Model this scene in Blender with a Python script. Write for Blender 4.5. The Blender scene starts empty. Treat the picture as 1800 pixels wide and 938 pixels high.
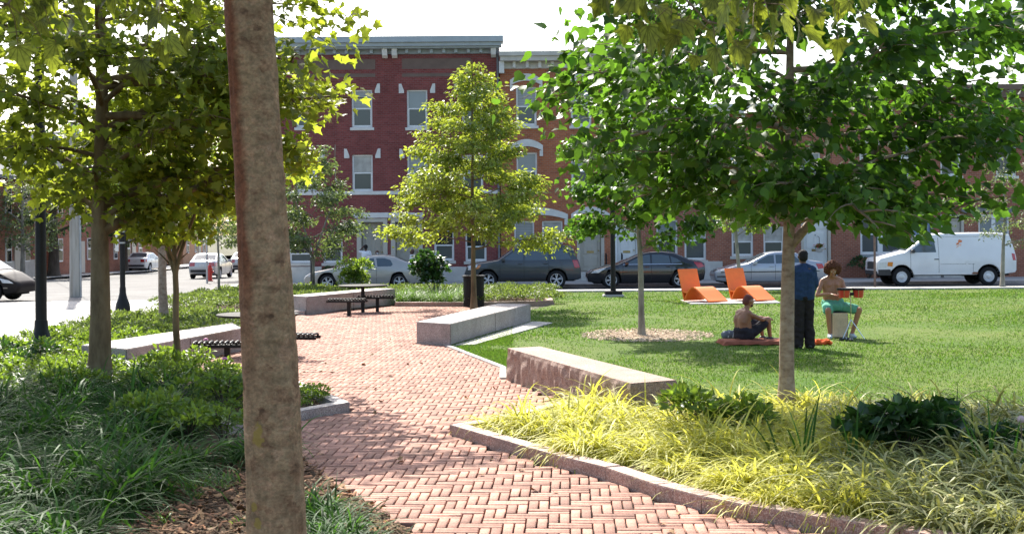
import bpy, bmesh, math, random
import numpy as np
from mathutils import Vector, Matrix, Euler, noise
random.seed(11)
rng = np.random.default_rng(11)
SC = bpy.context.scene
COL = SC.collection
PI = math.pi

# ------------------------------------------------------------------ camera, sky, sun, exposure
F = 2350.0            # focal length in photo pixels (1800 wide)
CH = 2.2              # camera height
ROLL = math.radians(0.45)
HORIZON = 405.0
cam = bpy.data.cameras.new('camera')
cam.sensor_width = 36.0
cam.lens = F / 1800 * 36
cam.clip_end = 3000
cam.shift_y = -(469 - HORIZON) / 1800
cam.dof.use_dof = True
cam.dof.focus_distance = 17
cam.dof.aperture_fstop = 9
camo = bpy.data.objects.new('camera', cam)
camo.location = (0, 0, CH)
camo.rotation_euler = (PI / 2, ROLL, 0)
COL.objects.link(camo)
SC.camera = camo

TOSUN = Vector((-0.30, 0.954, 0)).normalized()
ELEV = math.radians(43)
TOSUN = Vector((TOSUN.x * math.cos(ELEV), TOSUN.y * math.cos(ELEV), math.sin(ELEV)))
sun = bpy.data.lights.new('sun', 'SUN')
sun.energy = 5.0
sun.angle = math.radians(0.55)
sun.color = (1.0, 0.95, 0.86)
suno = bpy.data.objects.new('sun', sun)
suno.rotation_euler = TOSUN.to_track_quat('Z', 'Y').to_euler()
suno.location = (-20, 60, 60)
COL.objects.link(suno)

W = bpy.data.worlds.new('World')
SC.world = W
W.use_nodes = True
nt = W.node_tree
bg = nt.nodes['Background']
sky = nt.nodes.new('ShaderNodeTexSky')
sky.sky_type = 'NISHITA'
sky.sun_disc = False
sky.sun_elevation = ELEV
sky.sun_rotation = math.atan2(TOSUN.x, TOSUN.y)
sky.air_density = 1.0
sky.dust_density = 2.5
sky.ozone_density = 1.0
nt.links.new(sky.outputs[0], bg.inputs[0])
bg.inputs[1].default_value = 0.15

vs = SC.view_settings
vs.view_transform = 'Standard'
vs.look = 'None'
vs.gamma = 1.0
vs.exposure = 1.2
SC.cycles.max_bounces = 8
SC.cycles.diffuse_bounces = 4
SC.cycles.transmission_bounces = 6
SC.cycles.transparent_max_bounces = 8
SC.cycles.sample_clamp_indirect = 8
try:
    SC.cycles.use_denoising = True
except Exception:
    pass

# ------------------------------------------------------------------ photo pixel -> place helpers (used for laying out in metres)
def unroll(px, py):
    u, v = px - 900.0, py - HORIZON
    c, s = math.cos(ROLL), math.sin(ROLL)
    return u * c - v * s, v * c + u * s
def gz(Y):
    return 0.0 if Y <= 40 else (-(Y - 40) * 0.012 if Y <= 100 else -0.72)
def GP(px, py):
    """ground point (X, Y) seen at a photo pixel"""
    u, v = unroll(px, py)
    Y = F * CH / v
    for _ in range(6):
        Y = F * (CH - gz(Y)) / v
    return (u * Y / F, Y)
def AT(px, py, Y):
    """point seen at a pixel at distance Y -> (X, Z)"""
    u, v = unroll(px, py)
    return (u * Y / F, CH - v * Y / F)

# ------------------------------------------------------------------ objects
def link(o):
    COL.objects.link(o)
    return o
def meta(o, label=None, cat=None, group=None, kind=None):
    if label: o['label'] = label
    if cat: o['category'] = cat
    if group: o['group'] = group
    if kind: o['kind'] = kind
    return o
def thing(name, label, cat, loc=(0, 0, 0), rz=0.0, group=None):
    o = bpy.data.objects.new(name, None)
    o.empty_display_size = 0.2
    o.location = loc
    o.rotation_euler = (0, 0, rz)
    link(o)
    return meta(o, label, cat, group)
def ob(name, me, mat=None, parent=None, loc=None, rz=None):
    o = bpy.data.objects.new(name, me)
    if mat is not None:
        if isinstance(mat, (list, tuple)):
            if not me.materials:
                for m in mat: me.materials.append(m)
        elif not me.materials:
            me.materials.append(mat)
    if parent is not None: o.parent = parent
    if loc is not None: o.location = loc
    if rz is not None: o.rotation_euler = (0, 0, rz)
    return link(o)
def dup(root, loc, rz=None, label=None, scale=None):
    def cp(o, par):
        c = o.copy()
        link(c)
        c.parent = par
        for ch in list(o.children): cp(ch, c)
        return c
    r = cp(root, None)
    r.location = loc
    if rz is not None: r.rotation_euler = (0, 0, rz)
    if label: r['label'] = label
    if scale: r.scale = (scale, scale, scale) if not isinstance(scale, tuple) else scale
    return r

# ------------------------------------------------------------------ mesh builders
def np_mesh(name, V, T, smooth=False, mats=None):
    V = np.asarray(V, dtype=np.float32); T = np.asarray(T, dtype=np.int32)
    me = bpy.data.meshes.new(name)
    k = T.shape[1]
    me.vertices.add(len(V)); me.loops.add(T.size); me.polygons.add(len(T))
    me.vertices.foreach_set('co', V.ravel())
    me.loops.foreach_set('vertex_index', T.ravel())
    me.polygons.foreach_set('loop_start', np.arange(0, T.size, k, dtype=np.int32))
    me.polygons.foreach_set('loop_total', np.full(len(T), k, dtype=np.int32))
    if mats is not None: me.polygons.foreach_set('material_index', np.asarray(mats, dtype=np.int32))
    if smooth: me.polygons.foreach_set('use_smooth', np.ones(len(T), dtype=bool))
    me.update(calc_edges=True)
    return me

class MB:
    """collects shapes into one mesh"""
    def __init__(s):
        s.v = []; s.f = []
    def add(s, V, Fs):
        n = len(s.v)
        s.v += [tuple(p) for p in V]
        s.f += [tuple(i + n for i in f) for f in Fs]
        return s
    def box(s, x0, x1, y0, y1, z0, z1, M=None):
        P = [(x0,y0,z0),(x1,y0,z0),(x1,y1,z0),(x0,y1,z0),(x0,y0,z1),(x1,y0,z1),(x1,y1,z1),(x0,y1,z1)]
        if M is not None: P = [M @ Vector(p) for p in P]
        return s.add(P, [(0,3,2,1),(4,5,6,7),(0,1,5,4),(1,2,6,5),(2,3,7,6),(3,0,4,7)])
    def bbox(s, x0, x1, y0, y1, z0, z1, b=0.01, M=None):
        """box with chamfered edges"""
        P = []
        for z, i in ((z0, b), (z0 + b, 0), (z1 - b, 0), (z1, b)):
            P += [(x0+i,y0+i,z),(x1-i,y0+i,z),(x1-i,y1-i,z),(x0+i,y1-i,z)]
        Fs = [(3,2,1,0),(12,13,14,15)]
        for k in range(3):
            for j in range(4):
                a = 4*k + j; c = 4*k + (j+1) % 4
                Fs.append((a, c, c+4, a+4))
        if M is not None: P = [M @ Vector(p) for p in P]
        return s.add(P, Fs)
    def tube(s, path, r, n=8, cap=True):
        path = [Vector(p) for p in path]
        if not hasattr(r, '__len__'): r = [r] * len(path)
        V = []
        up = Vector((0, 0, 1))
        prev = None
        for i, p in enumerate(path):
            d = (path[min(i+1, len(path)-1)] - path[max(i-1, 0)]).normalized()
            a = d.cross(up if abs(d.z) < 0.95 else Vector((1, 0, 0))) if prev is None else prev - d * prev.dot(d)
            a.normalize(); prev = a
            b = d.cross(a)
            for k in range(n):
                t = 2*PI*k/n
                V.append(p + (a*math.cos(t) + b*math.sin(t)) * r[i])
        Fs = []
        for i in range(len(path)-1):
            for k in range(n):
                k2 = (k+1) % n
                Fs.append((i*n+k, i*n+k2, (i+1)*n+k2, (i+1)*n+k))
        if cap:
            Fs.append(tuple(range(n-1, -1, -1)))
            Fs.append(tuple((len(path)-1)*n + k for k in range(n)))
        return s.add(V, Fs)
    def lathe(s, prof, n=16, c=(0, 0, 0), axis='z', cap=True):
        V = []; m = len(prof)
        for (r, z) in prof:
            for k in range(n):
                t = 2*PI*k/n
                if axis == 'z': V.append((c[0]+r*math.cos(t), c[1]+r*math.sin(t), c[2]+z))
                else: V.append((c[0]+r*math.cos(t), c[1]+z, c[2]+r*math.sin(t)))
        Fs = []
        for i in range(m-1):
            for k in range(n):
                k2 = (k+1) % n
                f = (i*n+k, i*n+k2, (i+1)*n+k2, (i+1)*n+k)
                Fs.append(f if axis == 'z' else f[::-1])
        a = tuple(range(n-1, -1, -1)); b = tuple((m-1)*n+k for k in range(n))
        if cap: Fs += [a, b] if axis == 'z' else [a[::-1], b[::-1]]
        return s.add(V, Fs)
    def prism(s, poly, z0, z1, M=None):
        n = len(poly)
        P = [(x, y, z0) for x, y in poly] + [(x, y, z1) for x, y in poly]
        if M is not None: P = [M @ Vector(p) for p in P]
        Fs = [tuple(range(n-1, -1, -1)), tuple(range(n, 2*n))]
        Fs += [(i, (i+1) % n, n + (i+1) % n, n + i) for i in range(n)]
        return s.add(P, Fs)
    def mesh(s, name='mesh', smooth=None):
        me = bpy.data.meshes.new(name)
        me.from_pydata(s.v, [], s.f)
        me.update()
        if smooth is not None:
            me.polygons.foreach_set('use_smooth', [True] * len(me.polygons))
            me.set_sharp_from_angle(angle=math.radians(smooth))
        return me

def ccw(poly):
    a = sum(poly[i][0]*poly[(i+1) % len(poly)][1] - poly[(i+1) % len(poly)][0]*poly[i][1] for i in range(len(poly)))
    return poly if a > 0 else poly[::-1]
def sheet(name, poly, dz, mat, cuts=True, grid=None, bump=None):
    bm = bmesh.new()
    f = bm.faces.new([bm.verts.new((x, y, 0)) for x, y in ccw(list(poly))])
    bmesh.ops.triangulate(bm, faces=bm.faces[:])
    if cuts:
        for yc in (40, 100):
            bmesh.ops.bisect_plane(bm, geom=bm.verts[:]+bm.edges[:]+bm.faces[:], plane_co=(0, yc, 0), plane_no=(0, 1, 0))
    if grid:
        xs = [v.co.x for v in bm.verts]; ys = [v.co.y for v in bm.verts]
        for i in range(int(min(xs)/grid), int(max(xs)/grid)+1):
            bmesh.ops.bisect_plane(bm, geom=bm.verts[:]+bm.edges[:]+bm.faces[:], plane_co=(i*grid, 0, 0), plane_no=(1, 0, 0))
        for i in range(int(min(ys)/grid), int(max(ys)/grid)+1):
            bmesh.ops.bisect_plane(bm, geom=bm.verts[:]+bm.edges[:]+bm.faces[:], plane_co=(0, i*grid, 0), plane_no=(0, 1, 0))
        edge = set(v for v in bm.verts if v.is_boundary)
    for v in bm.verts:
        v.co.z = gz(v.co.y) + dz
        if bump and grid and v not in edge: v.co.z += bump(v.co.x, v.co.y)
    me = bpy.data.meshes.new(name)
    bm.normal_update()
    bm.to_mesh(me); bm.free()
    if bump: me.polygons.foreach_set('use_smooth', [True] * len(me.polygons))
    o = ob(name, me, mat)
    o['kind'] = 'structure'
    return o
def in_poly(x, y, poly):
    c = False; n = len(poly); j = n-1
    for i in range(n):
        xi, yi = poly[i]; xj, yj = poly[j]
        if (yi > y) != (yj > y) and x < (xj-xi)*(y-yi)/(yj-yi)+xi: c = not c
        j = i
    return c

# ------------------------------------------------------------------ materials
def base_mat(name):
    m = bpy.data.materials.new(name); m.use_nodes = True
    return m, m.node_tree, m.node_tree.nodes['Principled BSDF']
def mat(name, col, rough=0.6, var=0.2, scale=6.0, bump=0.0, bscale=None, metal=0.0, spec=0.5, island=0.0, col2=None, fine=0.0, fscale=80.0, coat=0.0):
    m, t, b = base_mat(name)
    N, L = t.nodes, t.links
    tc = N.new('ShaderNodeTexCoord')
    n1 = N.new('ShaderNodeTexNoise'); n1.inputs['Scale'].default_value = scale; n1.inputs['Detail'].default_value = 5
    L.new(tc.outputs['Object'], n1.inputs['Vector'])
    r = N.new('ShaderNodeValToRGB')
    c2 = col2 or tuple(min(1, c*(1+var)) for c in col)
    c1 = tuple(c*(1-var) for c in col) if col2 is None else col
    r.color_ramp.elements[0].position = 0.32; r.color_ramp.elements[1].position = 0.68
    r.color_ramp.elements[0].color = (*c1, 1); r.color_ramp.elements[1].color = (*c2, 1)
    L.new(n1.outputs['Fac'], r.inputs['Fac'])
    out = r.outputs['Color']
    if fine > 0:
        n2 = N.new('ShaderNodeTexNoise'); n2.inputs['Scale'].default_value = fscale; n2.inputs['Detail'].default_value = 2
        L.new(tc.outputs['Object'], n2.inputs['Vector'])
        mr = N.new('ShaderNodeMapRange'); mr.inputs[1].default_value = 0.3; mr.inputs[2].default_value = 0.7
        mr.inputs[3].default_value = 1-fine; mr.inputs[4].default_value = 1+fine
        L.new(n2.outputs['Fac'], mr.inputs[0])
        mx = N.new('ShaderNodeVectorMath'); mx.operation = 'SCALE'
        L.new(out, mx.inputs[0]); L.new(mr.outputs[0], mx.inputs[3]); out = mx.outputs[0]
    if island > 0:
        g = N.new('ShaderNodeNewGeometry'); oi = N.new('ShaderNodeObjectInfo')
        ad = N.new('ShaderNodeMath'); L.new(g.outputs['Random Per Island'], ad.inputs[0]); L.new(oi.outputs['Random'], ad.inputs[1])
        fr = N.new('ShaderNodeMath'); fr.operation = 'FRACT'; L.new(ad.outputs[0], fr.inputs[0])
        mr = N.new('ShaderNodeMapRange'); mr.inputs[3].default_value = 1-island; mr.inputs[4].default_value = 1+island
        L.new(fr.outputs[0], mr.inputs[0])
        mx = N.new('ShaderNodeVectorMath'); mx.operation = 'SCALE'
        L.new(out, mx.inputs[0]); L.new(mr.outputs[0], mx.inputs[3]); out = mx.outputs[0]
    L.new(out, b.inputs['Base Color'])
    b.inputs['Roughness'].default_value = rough; b.inputs['Metallic'].default_value = metal
    b.inputs['Specular IOR Level'].default_value = spec
    if coat: b.inputs['Coat Weight'].default_value = coat; b.inputs['Coat Roughness'].default_value = 0.04
    if bump > 0:
        n3 = N.new('ShaderNodeTexNoise'); n3.inputs['Scale'].default_value = bscale or scale*6; n3.inputs['Detail'].default_value = 6
        L.new(tc.outputs['Object'], n3.inputs['Vector'])
        bp = N.new('ShaderNodeBump'); bp.inputs['Strength'].default_value = bump; bp.inputs['Distance'].default_value = 0.02
        L.new(n3.outputs['Fac'], bp.inputs['Height']); L.new(bp.outputs[0], b.inputs['Normal'])
    return m
def leaf_mat(name, col, tcol, var=0.35, rough=0.42, mix=0.45, yellow=None, spec=0.5):
    """thin leaf: glossy diffuse front plus light coming through"""
    m, t, b = base_mat(name)
    N, L = t.nodes, t.links
    g = N.new('ShaderNodeNewGeometry'); oi = N.new('ShaderNodeObjectInfo')
    ad = N.new('ShaderNodeMath'); L.new(g.outputs['Random Per Island'], ad.inputs[0]); L.new(oi.outputs['Random'], ad.inputs[1])
    fr = N.new('ShaderNodeMath'); fr.operation = 'FRACT'; L.new(ad.outputs[0], fr.inputs[0])
    def ramp(c):
        r = N.new('ShaderNodeValToRGB')
        e = r.color_ramp.elements
        e[0].position = 0.0; e[0].color = (*[x*(1-var) for x in c], 1)
        e[1].position = 0.86 if yellow else 1.0; e[1].color = (*[x*(1+var) for x in c], 1)
        if yellow:
            q = e.new(1.0); s = sum(c)/sum(yellow)*1.6
            q.color = (*[x*s for x in yellow], 1)
        L.new(fr.outputs[0], r.inputs['Fac'])
        return r.outputs['Color']
    a = ramp(col); b_ = ramp(tcol)
    L.new(a, b.inputs['Base Color'])
    b.inputs['Roughness'].default_value = rough
    b.inputs['Specular IOR Level'].default_value = spec
    tr = N.new('ShaderNodeBsdfTranslucent'); L.new(b_, tr.inputs['Color'])
    mx = N.new('ShaderNodeMixShader'); mx.inputs[0].default_value = mix
    L.new(b.outputs[0], mx.inputs[1]); L.new(tr.outputs[0], mx.inputs[2])
    L.new(mx.outputs[0], N['Material Output'].inputs['Surface'])
    return m
def granite_mat(name, c1, c2, c3, rough=0.65, bump=0.15):
    m, t, b = base_mat(name)
    N, L = t.nodes, t.links
    tc = N.new('ShaderNodeTexCoord')
    v = N.new('ShaderNodeTexVoronoi'); v.inputs['Scale'].default_value = 110
    L.new(tc.outputs['Object'], v.inputs['Vector'])
    r = N.new('ShaderNodeValToRGB'); r.color_ramp.interpolation = 'CONSTANT'
    e = r.color_ramp.elements
    e[0].color = (*c1, 1); e[1].position = 0.34; e[1].color = (*c2, 1)
    q = e.new(0.68); q.color = (*c3, 1); q = e.new(0.9); q.color = (*[x*0.35 for x in c3], 1)
    sx = N.new('ShaderNodeSeparateColor'); L.new(v.outputs['Color'], sx.inputs[0]); L.new(sx.outputs[0], r.inputs['Fac'])
    n = N.new('ShaderNodeTexNoise'); n.inputs['Scale'].default_value = 3.0; n.inputs['Detail'].default_value = 6
    L.new(tc.outputs['Object'], n.inputs['Vector'])
    mr = N.new('ShaderNodeMapRange'); mr.inputs[1].default_value = 0.3; mr.inputs[2].default_value = 0.7; mr.inputs[3].default_value = 0.78; mr.inputs[4].default_value = 1.12
    L.new(n.outputs['Fac'], mr.inputs[0])
    mx = N.new('ShaderNodeVectorMath'); mx.operation = 'SCALE'; L.new(r.outputs['Color'], mx.inputs[0]); L.new(mr.outputs[0], mx.inputs[3])
    L.new(mx.outputs[0], b.inputs['Base Color'])
    b.inputs['Roughness'].default_value = rough
    bp = N.new('ShaderNodeBump'); bp.inputs['Strength'].default_value = bump; bp.inputs['Distance'].default_value = 0.01
    n3 = N.new('ShaderNodeTexNoise'); n3.inputs['Scale'].default_value = 40; n3.inputs['Detail'].default_value = 5
    L.new(tc.outputs['Object'], n3.inputs['Vector']); L.new(n3.outputs['Fac'], bp.inputs['Height']); L.new(bp.outputs[0], b.inputs['Normal'])
    return m
def brick_wall_mat(name, c1, c2, mortar):
    m, t, b = base_mat(name)
    N, L = t.nodes, t.links
    tc = N.new('ShaderNodeTexCoord'); sp = N.new('ShaderNodeSeparateXYZ'); L.new(tc.outputs['Object'], sp.inputs[0])
    ad = N.new('ShaderNodeMath'); L.new(sp.outputs[0], ad.inputs[0]); L.new(sp.outputs[1], ad.inputs[1])
    cb = N.new('ShaderNodeCombineXYZ'); L.new(ad.outputs[0], cb.inputs[0]); L.new(sp.outputs[2], cb.inputs[1])
    bt = N.new('ShaderNodeTexBrick')
    bt.inputs['Scale'].default_value = 1.0
    bt.inputs['Color1'].default_value = (*c1, 1); bt.inputs['Color2'].default_value = (*c2, 1); bt.inputs['Mortar'].default_value = (*mortar, 1)
    bt.inputs['Mortar Size'].default_value = 0.009; bt.inputs['Mortar Smooth'].default_value = 0.15
    bt.inputs['Brick Width'].default_value = 0.215; bt.inputs['Row Height'].default_value = 0.085; bt.inputs['Bias'].default_value = -0.1
    L.new(cb.outputs[0], bt.inputs['Vector'])
    n = N.new('ShaderNodeTexNoise'); n.inputs['Scale'].default_value = 0.8; n.inputs['Detail'].default_value = 8; n.inputs['Roughness'].default_value = 0.65
    L.new(cb.outputs[0], n.inputs['Vector'])
    mr = N.new('ShaderNodeMapRange'); mr.inputs[1].default_value = 0.3; mr.inputs[2].default_value = 0.7; mr.inputs[3].default_value = 0.78; mr.inputs[4].default_value = 1.2
    L.new(n.outputs['Fac'], mr.inputs[0])
    mx = N.new('ShaderNodeVectorMath'); mx.operation = 'SCALE'; L.new(bt.outputs['Color'], mx.inputs[0]); L.new(mr.outputs[0], mx.inputs[3])
    L.new(mx.outputs[0], b.inputs['Base Color'])
    b.inputs['Roughness'].default_value = 0.9; b.inputs['Specular IOR Level'].default_value = 0.12
    bp = N.new('ShaderNodeBump'); bp.invert = True; bp.inputs['Strength'].default_value = 0.6; bp.inputs['Distance'].default_value = 0.012
    L.new(bt.outputs['Fac'], bp.inputs['Height']); L.new(bp.outputs[0], b.inputs['Normal'])
    return m
def glass_mat(name, col=(0.03, 0.035, 0.04), rough=0.03, spec=0.6, alpha=0.0):
    m, t, b = base_mat(name)
    b.inputs['Base Color'].default_value = (*col, 1)
    b.inputs['Roughness'].default_value = rough
    b.inputs['Specular IOR Level'].default_value = spec
    if alpha > 0:
        N, L = t.nodes, t.links
        tr = N.new('ShaderNodeBsdfTransparent'); tr.inputs[0].default_value = (0.85, 0.9, 0.9, 1)
        mx = N.new('ShaderNodeMixShader'); mx.inputs[0].default_value = alpha
        L.new(b.outputs[0], mx.inputs[1]); L.new(tr.outputs[0], mx.inputs[2])
        L.new(mx.outputs[0], N['Material Output'].inputs['Surface'])
    else:
        N, L = t.nodes, t.links
        tc = N.new('ShaderNodeTexCoord'); n = N.new('ShaderNodeTexNoise'); n.inputs['Scale'].default_value = 1.2
        L.new(tc.outputs['Object'], n.inputs['Vector'])
        bp = N.new('ShaderNodeBump'); bp.inputs['Strength'].default_value = 0.05; bp.inputs['Distance'].default_value = 0.02
        L.new(n.outputs['Fac'], bp.inputs['Height']); L.new(bp.outputs[0], b.inputs['Normal'])
    return m

# ================================================================== MATERIALS
M = {}
def paver_mat():
    """clay pavers: every brick its own tone, grime in broad patches, chalky specks"""
    m = mat('paver', (0.36, 0.197, 0.146), 0.82, 0.12, 9, 0.3, 90, island=0.30, fine=0.2, fscale=45, spec=0.25)
    t = m.node_tree; N, L = t.nodes, t.links; b = N['Principled BSDF']
    src = b.inputs['Base Color'].links[0].from_socket
    g = N.new('ShaderNodeNewGeometry')
    n = N.new('ShaderNodeTexNoise'); n.inputs['Scale'].default_value = 0.9; n.inputs['Detail'].default_value = 8; n.inputs['Roughness'].default_value = 0.7
    L.new(g.outputs['Position'], n.inputs['Vector'])
    r = N.new('ShaderNodeValToRGB'); e = r.color_ramp.elements
    e[0].position = 0.33; e[0].color = (0.78, 0.74, 0.72, 1); e[1].position = 0.6; e[1].color = (1.08, 1.04, 1.02, 1)
    L.new(n.outputs['Fac'], r.inputs['Fac'])
    mx = N.new('ShaderNodeMixRGB'); mx.blend_type = 'MULTIPLY'; mx.inputs[0].default_value = 1
    L.new(src, mx.inputs[1]); L.new(r.outputs['Color'], mx.inputs[2]); L.new(mx.outputs[0], b.inputs['Base Color'])
    return m
M['soil'] = mat('soil', (0.10, 0.07, 0.045), 0.95, 0.35, 5, 0.8, 40, spec=0.1, fine=0.4, fscale=60)
M['ground'] = mat('ground', (0.12, 0.115, 0.08), 0.95, 0.3, 0.6, 0.4, 20, spec=0.1)
M['turf'] = mat('turf', (0.062, 0.118, 0.016), 0.9, 0.3, 0.4, 0.8, 60, spec=0.1, col2=(0.12, 0.15, 0.036), fine=0.35, fscale=25)
M['asphalt'] = mat('asphalt', (0.115, 0.112, 0.108), 0.85, 0.22, 0.5, 0.3, 120, fine=0.25, fscale=60, spec=0.3)
M['plaza'] = mat('plaza', (0.30, 0.285, 0.265), 0.8, 0.12, 0.7, 0.15, 60, fine=0.12, fscale=25, island=0.10)
M['concrete'] = mat('concrete', (0.36, 0.345, 0.315), 0.85, 0.14, 1.2, 0.2, 60, fine=0.12, fscale=40)
M['joint'] = mat('joint', (0.035, 0.028, 0.025), 0.95, 0.3, 6, 0.4, 80, spec=0.1)
M['paver'] = paver_mat()
M['granite'] = granite_mat('granite', (0.36, 0.30, 0.275), (0.27, 0.22, 0.205), (0.44, 0.40, 0.37))
M['granite_red'] = granite_mat('granite_red', (0.33, 0.215, 0.17), (0.25, 0.155, 0.12), (0.42, 0.31, 0.26), 0.85, 0.5)
M['kerb_granite'] = granite_mat('kerb_granite', (0.36, 0.225, 0.175), (0.28, 0.165, 0.125), (0.46, 0.35, 0.29))
M['brick_red'] = brick_wall_mat('brick_red', (0.240, 0.066, 0.060), (0.165, 0.044, 0.042), (0.20, 0.115, 0.105))
M['brick_orange'] = brick_wall_mat('brick_orange', (0.42, 0.14, 0.065), (0.29, 0.088, 0.045), (0.34, 0.22, 0.155))
M['brick_brown'] = brick_wall_mat('brick_brown', (0.34, 0.125, 0.075), (0.24, 0.085, 0.055), (0.33, 0.23, 0.175))
M['stone_white'] = mat('stone_white', (0.62, 0.60, 0.57), 0.8, 0.08, 4, 0.1, 40)
M['limestone'] = mat('limestone', (0.50, 0.47, 0.42), 0.85, 0.1, 3, 0.15, 40)
M['white_paint'] = mat('white_paint', (0.72, 0.72, 0.70), 0.5, 0.04, 4)
M['beige_paint'] = mat('beige_paint', (0.46, 0.42, 0.35), 0.55, 0.05, 3)
M['grey_paint'] = mat('grey_paint', (0.27, 0.29, 0.29), 0.5, 0.08, 3)
M['cornice_top'] = mat('cornice_top', (0.34, 0.38, 0.40), 0.45, 0.08, 3)
M['brown_panel'] = mat('brown_panel', (0.155, 0.105, 0.085), 0.85, 0.1, 3, 0.2, 60)
M['blue_paint'] = mat('blue_paint', (0.25, 0.31, 0.45), 0.5, 0.05, 3)
M['slate_paint'] = mat('slate_paint', (0.16, 0.16, 0.17), 0.6, 0.1, 3)
M['door_white'] = mat('door_white', (0.66, 0.66, 0.63), 0.5, 0.04, 3)
M['roof'] = mat('roof', (0.10, 0.10, 0.105), 0.9, 0.2, 2, 0.2, 30)
M['pane_up'] = glass_mat('pane_up', (0.22, 0.25, 0.26), 0.06, 0.5)  # pale base holds the sky reflection of the upper sash as colour
M['pane_low'] = glass_mat('pane_low', (0.07, 0.085, 0.085), 0.12, 0.5)
M['pane_dark'] = glass_mat('pane_dark', (0.015, 0.018, 0.02), 0.04, 0.6)
def blind_mat():
    m = mat('pane_blind', (0.30, 0.31, 0.30), 0.25, 0.05, 2, spec=0.5)
    t = m.node_tree; N, L = t.nodes, t.links; b = N['Principled BSDF']; src = b.inputs['Base Color'].links[0].from_socket
    tc = N.new('ShaderNodeTexCoord'); w = N.new('ShaderNodeTexWave'); w.wave_type = 'BANDS'; w.bands_direction = 'Z'; w.inputs['Scale'].default_value = 4.2; w.inputs['Distortion'].default_value = 0.25
    L.new(tc.outputs['Object'], w.inputs['Vector'])
    mr = N.new('ShaderNodeMapRange'); mr.inputs[3].default_value = 0.72; mr.inputs[4].default_value = 1.12; L.new(w.outputs['Fac'], mr.inputs[0])
    vm = N.new('ShaderNodeVectorMath'); vm.operation = 'SCALE'; L.new(src, vm.inputs[0]); L.new(mr.outputs[0], vm.inputs[3]); L.new(vm.outputs[0], b.inputs['Base Color'])
    return m
M['pane_blind'] = blind_mat()
M['pane_curtain'] = mat('pane_curtain', (0.36, 0.35, 0.33), 0.18, 0.25, 3.5, spec=0.5)
M['brass'] = mat('brass', (0.35, 0.27, 0.12), 0.35, 0.1, 5, metal=0.9)
M['black_metal'] = mat('black_metal', (0.012, 0.012, 0.013), 0.45, 0.2, 6, spec=0.22)
M['steel'] = mat('steel', (0.45, 0.46, 0.47), 0.4, 0.1, 5, metal=0.7)

# ================================================================== GROUND SHEETS
KERB_R = [GP(790, 770), GP(860, 792), GP(988, 831), GP(1065, 851), GP(1153, 883), GP(1233, 905), GP(1313, 922), (2.62, 9.1), (3.6, 8.1), (5.5, 6.2)]
K0 = KERB_R[0]
WALL_A = [(-1.86, 25.76), (-1.17, 25.1), (0.43, 31.6), (-0.36, 32.0)]
WALL_B = [(-0.08, 19.36), (0.40, 19.62), (1.84, 15.1), (1.30, 14.8)]
WALL_C = [(-5.87, 20.3), (-4.96, 24.6), (-5.45, 26.0), (-6.82, 21.1)]
WALL_D = [(-5.38, 34.9), (-3.45, 39.4), (-4.1, 39.75), (-5.95, 35.6)]
K1, K2, K3 = (-1.97, 16.1), (-3.3, 19.3), (-5.8, 20.25)
PATH = [(1.2, 5.0), (-0.1, 7.5), (-0.83, 9.7), (-1.87, 12.2), (-2.75, 13.6), GP(400, 768), K1, K2, K3, (-4.96, 24.6), (-5.45, 26.2), (-5.9, 31), (-6.7, 34.9),
        (-5.38, 34.85), (-3.45, 39.4), (-3.4, 38.55), (-1.0, 38.2), (-0.3, 33.5), (-0.36, 32.0), (-1.86, 25.76), (-1.17, 25.1), GP(890, 651), WALL_B[0], (0.62, 16.5), (-0.30, 14.72)] + KERB_R
LAWN = [(-1.17, 25.1), (0.43, 31.6), (-0.3, 32.1), (-0.3, 33.5), (1.25, 38.9), (1.15, 48.5), (70, 48.5), (70, 6), (20, 8), (10, 12.2), (6.5, 14.0), (3.4, 15.6), (1.95, 15.2), (0.42, 19.7), (-0.08, 19.45), GP(890, 649)]
BED_R = [(-0.52, 14.3), (-0.22, 14.66), (0.60, 16.4), (1.30, 14.75), (1.95, 15.1), (3.4, 15.6), (6.5, 14.0), (10, 12.2), (20, 8), (20, 3), (5.6, 6.3), (3.7, 8.25), (2.72, 9.25)] + [(x + 0.12, y + 0.16) for x, y in KERB_R[6:0:-1]]
BED_L = [(-0.1, 7.5), (-0.83, 9.7), (-1.87, 12.2), (-2.75, 13.6), GP(400, 768), (-2.1, 16.1), (-3.4, 19.3), (-5.85, 20.3), (-6.82, 21.1), (-5.45, 26.0), (-5.95, 31), (-8.2, 33.5), (-9.35, 31.4), (-8.3, 22), (-9.5, 12), (-9.5, 3), (1.0, 3)]
BED_F = [(-9.7, 36.3), (-6.7, 35.0), (-5.38, 35.1), (-3.5, 39.5), (-3.4, 38.7), (-1.0, 38.35), (1.2, 39.0), (1.1, 47.6), (-10.0, 47.6)]
PLAZA = [(-60, 10), (-9.0, 10), (-8.3, 22), (-9.35, 31.4), (-8.2, 33.5), (-5.9, 31.2), (-6.7, 34.9), (-9.7, 36.3), (-10.3, 45.4), (-60, 37.9)]
ROAD = [(-60, 38), (-10.3, 45.6), (-10.0, 47.7), (1.1, 47.7), (1.2, 50.2), (70, 50.2), (70, 56.2), (-12.6, 56.2), (-12.6, 220), (-27, 220), (-27, 52.5), (-60, 47)]

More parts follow.
